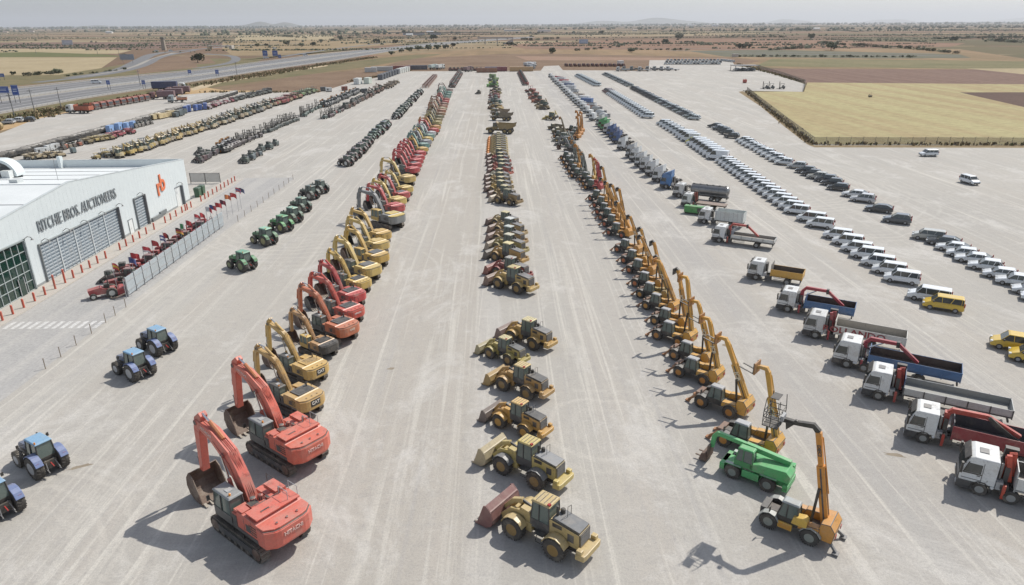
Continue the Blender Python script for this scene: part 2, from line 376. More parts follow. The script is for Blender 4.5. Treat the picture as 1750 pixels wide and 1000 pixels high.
    y=MB(); y.tube((2.8,0,5.75),(4.2,0,6.5),.15,arm if not st.get('big') else '#b86a3a',8); y.tube((4.2,0,6.5),(5.0+dx_,0,6.8+dz_),.07,'chrome',6); P.append(('hydraulic_ram',qi,y,None))
    y=MB(); y.tube((6.15+dx_,0,5.6+dz_),(6.45+dx_,0,4.0),.12,arm,8); y.tube((6.45+dx_,0,4.0),(6.6+dx_,0,3.0),.06,'chrome',6); y.bar((6.6+dx_,0,3.0),(6.15+dx_,0,2.6),.3,.14,'darkgrey'); y.bar((6.6+dx_,0,3.0),(6.55+dx_,0,2.0),.2,.12,'darkgrey'); P.append(('hydraulic_ram',qi,y,None))
    P.append(('bucket',None,bucket_up(6.15+dx_,1.98,1.95 if st.get('big') else 1.5,1.0,bk,5 if d>1 else 4),None))
    return P
def wheel_loader(d,st):
    P=[]; rim=st.get('rim','#92743c'); bk=st.get('bucket','rust'); roof=st.get('roof','paint')
    for x in (1.72,-1.72):
        for s in (1,-1): wheel(P,x,s*1.12,.83,.62,rim,d,lugs=d>1)
    f=MB(); f.box(.5,2.35,-.72,.72,.75,1.45,'paint'); f.prism([(.6,1.45),(.75,2.25),(1.5,2.35),(1.9,1.45)],-.62,.62,'paint'); f.box(-.3,.6,-.4,.4,.7,1.2,'black'); P.append(('front_frame',None,f,None))
    r=MB(); r.box(-3.3,-.2,-.62,.62,.75,1.35,'black')
    r.prism([(-3.35,1.1),(-3.35,2.35),(-1.0,2.62),(-.9,2.5),(-.9,1.2)],-.68,.68,'paint')
    r.prism([(-3.3,2.4),(-3.3,2.5),(-1.15,2.78),(-1.15,2.6)],-.64,.64,st.get('hood','midgrey'))
    i=len(P); P.append(('engine_hood',None,r,None))
    if d:
        q=MB(); q.box(-3.385,-3.35,-.6,.6,1.35,2.3,'darkgrey')
        if d>1:
            for k in range(7): q.box(-3.4,-3.385,-.55,.55,1.42+k*.12,1.46+k*.12,'midgrey')
            for s in (-1,1): v=MB(); v.box(-2.9,-2.4,s*.682-.01,s*.682+.01,1.5,2.1,'darkgrey'); P.append(('vent',i,v,None))
            v=MB(); v.box(-1.95,-1.2,.683,.695,2.1,2.4,'black'); P.append(('panel',i,v,None))
        P.append(('grille',i,q,None))
        q=MB(); q.lathe((-1.3,.2,2.7),[(.1,0),(.1,.75),(.07,.8)],'black',8,'z'); q.lathe((-1.45,-.25,2.7),[(.17,0),(.17,.35),(.1,.4)],'black',8,'z'); P.append(('exhaust',i,q,None))
        if d>1: q=MB(); q.path([(-1.9,-.55,2.6),(-1.9,-.55,3.4),(-1.9,-.1,3.5),(-1.9,-.1,2.7)],.02,'black'); P.append(('handrail',i,q,None))
    c=MB(); c.prism([(-3.3,-1.15),(-3.95,-1.1),(-4.0,-.8),(-4.0,.8),(-3.95,1.1),(-3.3,1.15)],.75,1.2,'paint','z'); c.box(-3.75,-3.35,.75,1.12,1.2,1.5,'paint'); c.box(-3.75,-3.35,-1.12,-.75,1.2,1.5,'paint'); P.append(('counterweight',None,c,None))
    for x,w in ((1.72,.8),(-1.72,.95)):
        for s in (1,-1):
            q=MB(); 
            for k in range(5):
                a0=R(15+k*28);a1=R(15+(k+1)*28); ro=1.0
                q.prism([(x+ro*math.cos(a0),.83+ro*math.sin(a0)),(x+ro*math.cos(a1),.83+ro*math.sin(a1)),(x+(ro-.06)*math.cos(a1),.83+(ro-.06)*math.sin(a1)),(x+(ro-.06)*math.cos(a0),.83+(ro-.06)*math.sin(a0))],s*.72,s*1.42,st.get('fender','paint'))
            P.append(('fender',None,q,None))
    cab(P,-.95,.62,-.72,.72,1.3,3.38,2.0,'darkgrey',roof,d)
    if d>1:
        q=MB()
        for k in range(4): q.box(-.75+k*.32,-.7+k*.32,-.55,.55,3.51,3.525,'darkgrey')
        q.box(-.9,-.7,.4,.62,3.45,3.6,'redlamp'); P.append(('roof_rib',None,q,None))
        q=MB(); q.path([(-.7,.72,1.0),(-.7,1.15,.6),(-.1,1.15,.6),(-.1,.72,1.4)],.03,'black'); q.box(-.75,0,.75,1.2,1.25,1.3,'black'); P.append(('steps',None,q,None))
    a=MB()
    for s in (-1,1): a.strip([(1.05,2.05,.3),(2.3,1.75,.42),(3.35,.7,.3)],s*.55-.09,s*.55+.09,'paint'); a.tube((1.3,s*.55,1.2),(2.4,s*.55,1.5),.1,'black',6)
    a.box(2.1,2.35,-.5,.5,1.5,1.75,'paint'); a.strip([(1.7,2.5,.3),(2.5,2.15,.34),(3.3,1.25,.25)],-.14,.14,'paint'); a.tube((1.0,0,2.25),(1.9,0,2.5),.12,'black',6)
    P.append(('lift_arm',None,a,None))
    b=MB(); w=st.get('bw',1.55); sc=st.get('bs',1.)
    o=[(4.6,.05),(3.75,.07),(3.36,.32),(3.22,.8),(3.34,1.25),(3.72,1.62)]
    o=[(3.3+(x-3.3)*sc,z*sc) for x,z in o]
    inn=[(x+.07,z+.09) for x,z in o]; inn[0]=(o[0][0],o[0][1]+.03); inn[-1]=(o[-1][0]+.1,o[-1][1]-.02)
    for k in range(5): b.prism([o[k],o[k+1],inn[k+1],inn[k]],-w,w,bk)
    for y in (-w,w): b.prism(o[1:]+[(o[-1][0]+.25,o[-1][1]-.08),(o[0][0]-.25,.35)]+[o[0]],y-.035,y+.035,bk)
    if d:
        n=8
        for k in range(n):
            y=-w+.15+(2*w-.3)*k/(n-1); b.prism([(o[0][0]-.1,.02),(o[0][0]-.1,.14),(o[0][0]+.2,.06)],y-.06,y+.06,'#8d8578')
            if d>1 and 1<k<6: b.box(3.12,3.34,y-.05,y+.05,.5,.95,'darkgrey')
    P.append(('bucket',None,b,None))
    return P
def telehandler(d,st):
    P=[]; rim=st.get('rim','#c07f2c'); ang=R(st.get('ang',68)); L=st.get('len',5.2); bc=st.get('boom','paint')
    for x in (1.38,-1.38):
        for s in (1,-1): wheel(P,x,s*.98,.6,.42,rim,d,lugs=d>1)
    c=MB(); c.box(-2.3,2.1,-.5,.5,.55,1.05,st.get('chassis','darkgrey')); c.prism([(-2.75,.6),(-2.85,1.5),(-2.5,2.0),(-1.9,1.9),(-1.7,1.05),(-2.1,.6)],-.95,.95,'paint')
    c.box(-1.9,1.0,-1.1,-.55,.7,1.45,'paint'); c.prism([(-2.1,1.0),(-2.1,1.75),(-.6,1.55),(-.4,1.0)],-1.05,-.5,'paint')
    c.prism([(-1.9,.9),(-1.9,1.45),(-.55,1.35),(-.5,.9)],.45,1.05,'paint')
    P.append(('chassis',None,c,None))
    for x in (1.38,-1.38):
        for s in (1,-1):
            q=MB()
            for k in range(4):
                a0=R(20+k*35);a1=R(20+(k+1)*35); ro=.76
                q.prism([(x+ro*math.cos(a0),.6+ro*math.sin(a0)),(x+ro*math.cos(a1),.6+ro*math.sin(a1)),(x+(ro-.05)*math.cos(a1),.6+(ro-.05)*math.sin(a1)),(x+(ro-.05)*math.cos(a0),.6+(ro-.05)*math.sin(a0))],s*.72,s*1.2,st.get('fender','darkgrey'))
            P.append(('mudguard',None,q,None))
    cab(P,-.5,.95,.12,1.02,.85,2.42,1.35,'black',st.get('roof','lightgrey'),d,taper=.1,front=.28)
    # stabilisers / front axle carriage
    q=MB()
    for s in ((-1,1) if not st.get('rot') else ()):
        q.bar((1.9,s*.55,1.0),(2.75,s*.75,.25),.14,.2,st.get('stab','#a06a3c')); q.box(2.6,3.0,s*.75-.2,s*.75+.2,.1,.2,st.get('stab','#a06a3c'))
    q.box(1.7,2.15,-.65,.65,.6,1.25,'darkgrey' if st.get('rot') else '#7a5a48'); P.append(('stabiliser',None,q,None))
    # boom
    ux,uz=math.cos(ang),math.sin(ang); px,pz=st.get('piv',(-2.35,1.75)); yb=-.1
    a=MB(); a.strip([(px-ux*.5,pz-uz*.5,.5),(px+ux*L*.62,pz+uz*L*.62,.5)],yb-.23,yb+.23,bc)
    if d>1: a.strip([(px+.02,pz,.12),(px+ux*L*.6,pz+uz*L*.6,.12)],yb+.23,yb+.24,'darkgrey'); a.path([(px+ux*.3-uz*.24,yb+.08,pz+uz*.3+ux*.24),(px+ux*L*.6-uz*.24,yb+.08,pz+uz*L*.6+ux*.24)],.035,'black',4); a.path([(px+ux*.3-uz*.24,yb-.06,pz+uz*.3+ux*.24),(px+ux*L*.6-uz*.24,yb-.06,pz+uz*L*.6+ux*.24)],.035,'black',4)
    P.append(('boom',None,a,None)); bi=len(P)-1
    a=MB(); a.strip([(px+ux*L*.62,pz+uz*L*.62,.31),(px+ux*L,pz+uz*L,.37)],yb-.18,yb+.18,bc); tx,tz=px+ux*L,pz+uz*L
    a.tube((px+ux*L*.3-uz*.35,yb,pz+uz*L*.3+ux*.35),(px+ux*L*.95-uz*.26,yb,pz+uz*L*.95+ux*.26),.05,'black',5)
    P.append(('boom_extension',bi,a,None))
    if st.get('text') and d:
        t=text_mb(st['text'][0],st['text'][2] if len(st['text'])>2 else .42,st['text'][1],.01,.01); tp_=st.get('tpos',.42); xf(t,PI,(px+ux*L*tp_,yb+(.26 if tp_<.6 else .2),pz+uz*L*tp_),ry=ang); P.append(('lettering',bi,t,None))
    head=st.get('head','hook')
    if head=='hook':
        h=MB(); hx=tx+(.62 if d>1 else .4); hz=tz+.2
        h.strip([(tx-.03,tz-.1,.31),(tx+.14,tz+.2,.34),(hx,hz,.26),(hx+.25,hz-.15,.24)],yb-.15,yb+.15,bc)
        h.box(hx+.2,hx+.3,yb-.55,yb+.55,hz-.6,hz+.35,'#a56f2c' if bc=='paint' else 'darkgrey')
        for s in (-.38,.38): h.box(hx+.3,hx+.4,yb+s-.06,yb+s+.06,hz-.6,hz+.3,'darkgrey')
        P.append(('carriage',bi,h,None))
        if st.get('forks'):
            f=MB()
            for s in (-.38,.38): f.bar((hx+.35,yb+s,hz-.58),(hx+1.5,yb+s,hz-.3),.12,.06,'black')
            P.append(('fork',bi,f,None))
    if head=='plain':
        h=MB(); h.strip([(tx-ux*.1,tz-uz*.1,.36),(tx+.18,tz+.12,.34),(tx+.42,tz-.1,.3)],yb-.16,yb+.16,'black'); h.box(tx+.38,tx+.5,yb-.5,yb+.5,tz-.6,tz+.2,'darkgrey'); P.append(('carriage',bi,h,None))
    y=MB(); y.tube((px+.75,yb+.33,pz-.5),(px+ux*L*.38+.12,yb+.33,pz+uz*L*.38-.1),.1,'black',6); P.append(('hydraulic_ram',bi,y,None))
    if d>1:
        q=MB(); q.path([(.9,1.05,1.6),(1.35,1.3,1.75)],.02,'black'); q.box(1.3,1.36,1.2,1.45,1.6,2.0,'black'); P.append(('mirror',None,q,None))
        q=MB(); q.box(-2.9,-2.86,-.8,-.5,1.0,1.25,'redlamp'); P.append(('tail_light',None,q,None)); q=MB(); q.box(-2.9,-2.86,.5,.8,1.0,1.25,'redlamp'); P.append(('tail_light',None,q,None))
    return P
def basket_handler(d,st):
    "telehandler with a telescopic mast, jib and man basket"
    st=dict(st); st.update(head='none',rot=1,rim='#8a9088',ang=78,len=6.4,piv=(-1.9,1.7),stab='darkgrey'); P=telehandler(d,st)
    q=MB(); q.prism([(-1.1,1.2),(-1.1,1.75),(-.9,1.9),(-.2,1.75),(-.1,1.2)],.55,1.2,'#d9b24a'); q.box(-.2,.75,1.02,1.18,.5,1.0,'#c98f26'); P.append(('side_panel',None,q,None))
    q=MB()
    for s in (-1,1): q.bar((-2.2,s*.7,1.0),(-3.1,s*1.0,.2),.14,.18,'midgrey'); q.box(-3.3,-2.9,s*1.0-.22,s*1.0+.22,.08,.18,'midgrey')
    P.append(('rear_stabiliser',None,q,None))
    tx,tz=-1.9+6.4*math.cos(R(78)),1.7+6.4*math.sin(R(78)); y=-.1
    j=MB(); j.strip([(tx,tz,.36),(tx+.35,tz+.35,.34),(tx+1.5,tz+.15,.26),(tx+2.4,tz+.1,.3)],y-.15,y+.15,'black'); j.prism([(tx+1.5,tz+.1),(tx+2.1,tz+.1),(tx+2.0,tz-.5)],y-.2,y+.2,'black'); j.lathe((tx+1.4,y+.2,tz+.4),[(.14,0),(.14,.2)],'black',8); P.append(('jib',None,j,None)); ji=len(P)-1
    b=MB(); x0,x1,y0,y1,z0,z1=tx+2.4,tx+3.4,-.8,.75,tz-.35,tz+.75
    b.box(x0,x1,y0,y1,z0,z0+.06,'black')
    for zz in (z0+.35,z0+.7,z1): b.path([(x0,y0,zz),(x1,y0,zz),(x1,y1,zz),(x0,y1,zz),(x0,y0,zz)],.03,'black')
    for x,yy in ((x0,y0),(x1,y0),(x1,y1),(x0,y1),((x0+x1)/2,y0),((x0+x1)/2,y1),(x0,0),(x1,0)): b.tube((x,yy,z0),(x,yy,z1),.028,'black',5)
    for x,yy in ((x0,y0),(x1,y0),(x1,y1),(x0,y1)): b.tube((x,yy,z1),(x*.9+.1*(x0+x1)/2,yy*.85,z1+.95),.028,'black',5)
    b.box(x0+.25,x1-.2,y0*.6,y1*.6,z1+.93,z1+.97,'black'); b.box(x0-.2,x0,-.3,.4,z0+.5,z0+.9,'lightgrey')
    P.append(('basket',ji,b,None)); return P
def rot_handler(d,st):
    "four wheel rotating handler, long boom lowered forward over the cab side"
    P=[]
    for x in (1.45,-1.45):
        for s in (1,-1): wheel(P,x,s*1.0,.62,.45,'#7f8a84',d,lugs=d>1)
    c=MB(); c.box(-2.9,2.6,-.6,.6,.55,1.1,'paint'); c.box(-.7,.7,.6,1.1,.5,1.15,'paint'); c.box(-.7,.7,-1.1,-.6,.5,1.15,'paint'); c.box(2.2,2.6,-1.1,1.1,.5,1.1,'paint'); c.box(-3.0,-2.6,-1.1,1.1,.5,1.1,'paint')
    for x in (1.45,-1.45):
        for s in (1,-1): c.box(x-.7,x+.7,s*.75,s*1.2,1.28,1.34,'#b9c0bb')
    P.append(('chassis',None,c,None))
    t=MB(); t.prism([(-3.0,1.3),(-3.1,1.9),(-2.7,2.3),(-.6,2.1),(.2,1.8),(.2,1.3)],-.35,1.05,'paint'); t.prism([(-2.9,1.3),(-2.9,2.1),(.6,1.7),(.6,1.3)],-1.1,-.55,'paint'); t.box(-.3,.7,-.6,1.0,1.15,1.35,'darkgrey'); P.append(('turret',None,t,None))
    cab(P,-.1,1.45,.15,1.05,1.35,2.9,1.85,'#2f8a4c','paint',d,taper=.1,front=.25)
    a=MB(); a.strip([(-2.7,2.45,.45),(1.0,2.75,.45)],-.45,-.02,'paint'); P.append(('boom',None,a,None)); bi=len(P)-1
    a=MB(); a.strip([(1.0,2.75,.36),(3.5,2.9,.36)],-.41,-.06,'paint'); P.append(('boom_extension',bi,a,None))
    a=MB(); a.strip([(3.4,2.92,.4),(3.75,2.5,.36),(3.85,1.4,.32)],-.38,-.1,'paint'); P.append(('boom_head',bi,a,None))
    a=MB(); a.box(3.9,4.05,-.8,.35,.4,1.7,'rust')
    for s in (-.65,.1): a.box(4.05,5.1,s-.06,s+.06,.3,.38,'rust')
    a.prism([(4.0,.15),(4.1,1.0),(4.5,.8),(4.7,.15)],-.9,.45,'rust'); P.append(('fork_carriage',bi,a,None))
    return P
def tractor(d,st):
    P=[]; rim=st.get('rim','#c9cbc8')
    for s in (1,-1): wheel(P,-1.15,s*.92,.95,.62,rim,d,lugs=True,name='rear_wheel'); wheel(P,1.65,s*.85,.68,.45,rim,d,lugs=True,name='front_wheel')
    h=MB(); h.prism([(2.35,.95),(2.45,1.5),(2.2,1.8),(.5,2.0),(.3,1.9),(.3,1.0)],-.38,.38,'paint'); h.box(2.3,2.5,-.3,.3,1.0,1.5,'black'); h.box(.4,2.2,-.385,.385,1.15,1.45,'black'); P.append(('bonnet',None,h,None))
    c=MB(); c.box(-1.6,2.3,-.28,.28,.6,1.0,'black'); c.box(-1.4,-.9,-.8,.8,.75,1.1,'black'); c.box(1.5,1.8,-.7,.7,.6,.75,'black'); c.box(2.4,2.8,-.35,.35,.6,1.0,'darkgrey')
    for s in (1,-1): c.box(-.3,.5,s*.4,s*.85,.55,1.0,'black')
    P.append(('chassis',None,c,None))
    l=MB(); l.box(-1.75,-1.6,-.45,.45,.6,1.3,'black')
    for s in (-1,1): l.bar((-1.6,s*.35,.6),(-2.25,s*.42,.5),.07,.07,'midgrey'); l.bar((-1.6,s*.3,1.35),(-2.1,s*.42,.6),.06,.06,'midgrey')
    l.bar((-1.7,0,1.1),(-2.2,0,.9),.07,.07,'redlamp'); P.append(('hitch',None,l,None))
    for s in (1,-1):
        q=MB()
        for k in range(5):
            a0=R(35+k*25);a1=R(35+(k+1)*25); ro=1.08; x=-1.15
            q.prism([(x+ro*math.cos(a0),.95+ro*math.sin(a0)),(x+ro*math.cos(a1),.95+ro*math.sin(a1)),(x+(ro-.06)*math.cos(a1),.95+(ro-.06)*math.sin(a1)),(x+(ro-.06)*math.cos(a0),.95+(ro-.06)*math.sin(a0))],s*.62,s*1.22,st.get('fender','paint'))
        q.box(-2.02,-1.92,s*.85,s*1.15,1.45,1.6,'redlamp'); P.append(('fender',None,q,None))
    if st.get('cab',1):
        cab(P,-1.45,.4,-.68,.68,1.1,2.75,1.55,'black',st.get('roof','paint'),d,taper=.08)
        if d:
            q=MB(); q.lathe((.55,-.45,1.8),[(.07,0),(.07,1.0)],'black',6,'z'); P.append(('exhaust',None,q,None))
            for s in (1,-1):
                q=MB(); q.bar((.35,s*.7,2.35),(.5,s*1.1,2.35),.03,.03,'black'); q.box(.47,.53,s*1.02,s*1.2,2.15,2.45,'black'); P.append(('mirror',None,q,None))
            q=MB(); q.lathe((-1.3,.55,2.85),[(.06,0),(.06,.18)],'amber',6,'z'); P.append(('beacon',None,q,None))
    else:
        q=MB(); q.path([(-.9,-.55,1.2),(-.9,-.55,2.5),(-.9,.55,2.5),(-.9,.55,1.2)],.04,'black'); q.box(-.8,-.3,-.3,.3,1.1,1.3,'black'); q.box(-.9,-.8,-.3,.3,1.3,1.7,'black'); P.append(('roll_bar',None,q,None))
    return P
def truck(d,st):
    P=[]; L=st.get('L',9.5); cc=st.get('cab','paint'); hc=st.get('hi',0); zr=2.95+hc; cl=2.15 if not st.get('sleeper') else 2.35
    ax=st.get('ax',(-1.35,-(L-2.3))); 
    for x in ax:
        for s in (1,-1): wheel(P,x,s*1.02,.5,.34 if x>-3 else .5,st.get('rim','#9a9c9a'),d)
    c=MB()
    for s in (-1,1): c.box(-L+.2,-1,s*.38-.06,s*.38+.06,.75,1.0,'black')
    c.box(-3.4,-2.5,.5,1.15,.45,.95,'darkgrey'); c.box(-3.4,-2.5,-1.15,-.5,.45,.95,'midgrey'); c.box(-L+.15,-L+.3,-1.1,1.1,.6,.8,'black')
    if d: 
        c.box(-ax[-1]*0-5.6,-3.7,1.0,1.08,.55,.62,'lightgrey'); c.box(-5.6,-3.7,1.0,1.08,.8,.87,'lightgrey')
    P.append(('chassis',None,c,None))
    b=MB(); sp=[(0,.95),(0,1.55),(-.22,2.35),(-.42,zr-.12),(-.7,zr),(-cl,zr),(-cl,.95)]
    b.prism(sp,-1.2,1.2,cc); b.box(-cl,-1.9,-1.19,1.19,.7,.95,cc); b.box(-.85,0,-1.19,1.19,.75,.95,cc)
    i=len(P); P.append(('cab',None,b,None))
    q=MB(); q.prism([(.02,1.62),(.035,1.6),(-.275,2.6),(-.29,2.58)],-1.08,1.08,'glass'); P.append(('windscreen',i,q,None))
    for s in (1,-1):
        q=MB(); q.prism([(-.24,1.68),(-.43,2.42),(-1.22,2.42),(-1.22,1.72)],s*1.206-.006,s*1.206+.006,'glass'); P.append(('side_window',i,q,None))
        q=MB(); q.prism([(-.14,1.58),(-.38,2.52),(-.44,2.5),(-.22,1.6)],s*1.2,s*1.215,'black'); q.prism([(-.14,1.58),(-.14,1.66),(-1.3,1.7),(-1.3,1.6)],s*1.2,s*1.215,'black'); q.box(-1.32,-1.27,s*1.2,s*1.212,1.0,2.55,'midgrey'); q.box(-.12,-1.3,s*1.2,s*1.213,1.16,1.22,'midgrey')
        for k_ in range(5): 
            a0=R(-5+k_*38);a1=R(-5+(k_+1)*38); q.prism([(-1.35+.66*math.cos(a0),.5+.66*math.sin(a0)),(-1.35+.66*math.cos(a1),.5+.66*math.sin(a1)),(-1.35+.58*math.cos(a1),.5+.58*math.sin(a1)),(-1.35+.58*math.cos(a0),.5+.58*math.sin(a0))],s*1.0,s*1.24,'black')
        q.box(-.75,-.1,s*1.0,s*1.23,.38,.5,'darkgrey'); P.append(('door',i,q,None))
    q=MB(); q.box(.0,.04,-1.05,1.05,1.0,1.45,st.get('grille','darkgrey')); q.prism([(-.9,.35),(.08,.35),(.1,.8),(-.02,.95),(-.85,.95)],-1.22,1.22,st.get('bumper','darkgrey')); P.append(('bumper',i,q,None))
    if d:
        for s in (1,-1):
            q=MB(); q.box(.09,.13,s*.75,s*1.1,.55,.75,'headlamp'); P.append(('headlight',i,q,None))
            q=MB(); q.bar((-.25,s*1.2,2.4),(-.02,s*1.42,2.4),.04,.04,'black'); q.box(-.08,.06,s*1.32,s*1.58,1.7,2.5,'black'); P.append(('mirror',i,q,None))
        q=MB(); q.box(-1.5,-.95,-.35,.35,zr,zr+.05,'midgrey'); P.append(('roof_hatch',i,q,None))
        if d>1:
            q=MB(); q.box(-1.3,-1.28,1.2,1.21,1.1,2.6,'midgrey'); q.box(-1.2,-1.0,1.2,1.225,1.5,1.55,'black'); q.box(-.35,-.3,-1.1,1.1,2.6,2.7,'black'); P.append(('door_trim',i,q,None))
        q=MB(); q.box(-cl-.4,-cl-.05,-.9,.2,1.0,2.5,'black'); q.tube((-cl-.2,.7,.9),(-cl-.2,.7,2.7),.09,'steel',8); q.box(-cl-.45,-cl-.05,.5,1.1,.8,1.4,'lightgrey'); P.append(('air_intake',i,q,None))
    if d:
        q=MB(); q.prism([(-.1,2.62),(-.42,zr+.05),(-.46,zr),(-.16,2.6)],-1.12,1.12,'black'); P.append(('sun_visor',i,q,None)); q=MB(); q.box(.04,.05,-.9,.9,1.08,1.16,'lightgrey'); q.box(.04,.05,-.9,.9,1.28,1.36,'lightgrey'); P.append(('grille',i,q,None))
        q=MB(); q.tube((-3.05,s*0+.95,.7),(-3.75,.95,.7),.24,'lightgrey',10); P.append(('air_tank',0,q,None)) if False else None
    if st.get('spoiler'):
        q=MB(); q.prism([(-.7,zr),(-cl,zr+.75),(-cl,zr)],-1.1,1.1,cc); P.append(('roof_spoiler',i,q,None))
    bed=st.get('bed','open'); bx=-3.2; bc=st.get('bedc','#777777'); inn=st.get('inner','#55504c')
    if bed in('open','tip'):
        h=st.get('h',.8); z=1.15; b=MB(); b.box(bx,-L,-1.25,1.25,z,z+.12,inn)
        for s in (1,-1): b.box(bx,-L,s*1.25,s*1.2,z,z+h,bc)
        b.box(bx,bx-.06,-1.2,1.2,z+.12,z+h+st.get('head',.5),st.get('headc',bc)); b.box(-L,-L+.05,-1.2,1.2,z,z+h,bc)
        for s in (1,-1): b.box(bx-.06,-L+.06,s*1.198,s*1.185,z+.12,z+h-.04,inn)
        n=max(2,int(L/2.2)); bc2=st.get('post',bc)
        for k in range(n+1):
            x=bx+(-L-bx)*k/n; x=min(max(x,-L+.05),bx-.05)
            for s in (1,-1): b.box(x-.05,x+.05,s*1.25,s*1.285,z-.1,z+h+.02,bc2)
        for s in (1,-1): b.box(bx,-L,s*1.26,s*1.28,z-.02,z+.08,bc2)
        k=len(P); P.append(('cargo_bed',None,b,None))
        if st.get('text') and d:
            t=text_mb(st['text'],h*.95,'#8e2a35',.012,.02); xf(t,PI,(bx-2.0,1.275,z+h*.5),sx=1.25); P.append(('lettering',k,t,None))
    elif bed=='box':
        h=st.get('h',2.2); b=MB(); b.box(bx,-L,-1.25,1.25,1.1,1.1+h,bc); b.box(bx-.02,-L+.02,-1.26,1.26,1.2,1.26,'midgrey')
        if st.get('opentop'):
            b=MB(); b.box(bx,-L,-1.25,1.25,1.1,1.2,inn)
            for s in (1,-1): b.box(bx,-L,s*1.25,s*1.2,1.2,1.1+h,bc)
            b.box(bx,bx-.05,-1.2,1.2,1.2,1.1+h,bc); b.box(-L,-L+.05,-1.2,1.2,1.2,1.1+h,bc)
            for k in range(7): x=bx-.3-(L+bx-.6)*k/6; b.box(x-.03,x+.03,1.25,1.275,1.15,1.1+h,'lightgrey')
        P.append(('cargo_box',None,b,None))
    elif bed=='tank':
        b=MB(); b.lathe((bx-.3,0,2.15),[(.5,0),(.95,-.25),(1.02,-.35),(1.02,-(L-3.9)),(.95,-(L-3.75)),(.5,-(L-3.5))],'steel',18,'x'); b.box(bx,-L+.2,-.6,.6,1.0,1.3,'midgrey'); b.box(bx-.6,-L+.8,-.3,.3,3.12,3.2,'darkgrey')
        for k in range(6): b.lathe((bx-.8-k*(L-4.6)/5,0,2.15),[(1.05,0),(1.05,.06)],'midgrey',18,'x'); b.lathe((bx-.9-k*(L-4.8)/5,0,3.15),[(.22,0),(.22,.14)],'midgrey',8,'z')
        P.append(('tank',None,b,None))
    elif bed=='flat':
        b=MB(); b.box(bx,-L,-1.22,1.22,1.05,1.2,bc); P.append(('cargo_bed',None,b,None))
    elif bed=='mixer':
        b=MB(); b.lathe((bx-.3,0,2.2),[(.3,0),(.9,-.8),(1.15,-1.8),(1.1,-2.6),(.6,-4.2),(.45,-4.5)],bc,14,'x'); P.append(('mixer_drum',None,b,None)); b=MB(); b.box(-L+.3,-L+1.2,-.5,.5,1.6,3.0,'midgrey'); P.append(('chute',None,b,None))
    elif bed=='none':
        b=MB(); b.lathe((-L+2.2,0,1.0),[(.5,0),(.5,.16)],'black',12,'z'); b.box(-L+.5,-L+1,-1.1,1.1,.9,1.0,'black'); P.append(('fifth_wheel',None,b,None))
    cr=st.get('crane')
    if cr:
        col,kind=cr; b=MB(); b.box(-2.95,-2.45,-1.15,1.15,.95,1.25,'black'); b.box(-2.9,-2.5,-.3,.3,1.2,2.9,col); 
        if kind=='reach': pts=[(-2.7,2.85,.35),(-3.1,3.35,.4),(-5.6,3.35,.34),(-7.6,1.75,.28)]
        elif kind=='low': pts=[(-2.7,2.7,.35),(-3.0,3.1,.42),(-5.4,3.2,.36),(-7.8,2.1,.3)]
        else: pts=[(-2.7,2.8,.5),(-2.85,3.3,.45),(-3.0,1.6,.4)]
        b.strip(pts,-.17,.17,col)
        for s in (-1,1): b.box(-2.85,-2.55,s*.5-.13,s*.5+.13,1.25,2.4,'darkgrey'); b.box(-2.8,-2.6,s*1.15-.1,s*1.15+.1,.25,1.3,col)
        if kind=='reach': b.tube((-3.0,0,2.3),(-4.3,0,3.15),.08,'chrome',6); b.box(-5.75,-5.45,-.25,.25,3.0,3.6,'black')
        if kind=='low': b.strip([(-5.5,3.3,.25),(-6.3,2.6,.4),(-8.3,1.35,.3)],.2,.4,'black')
        if kind=='fold': b.box(-3.2,-2.4,-.8,-.35,1.2,3.4,'black'); b.strip([(-2.6,3.3,.3),(-2.95,1.3,.3)],.3,.55,col)
        P.append(('loader_crane',None,b,None))
    return P
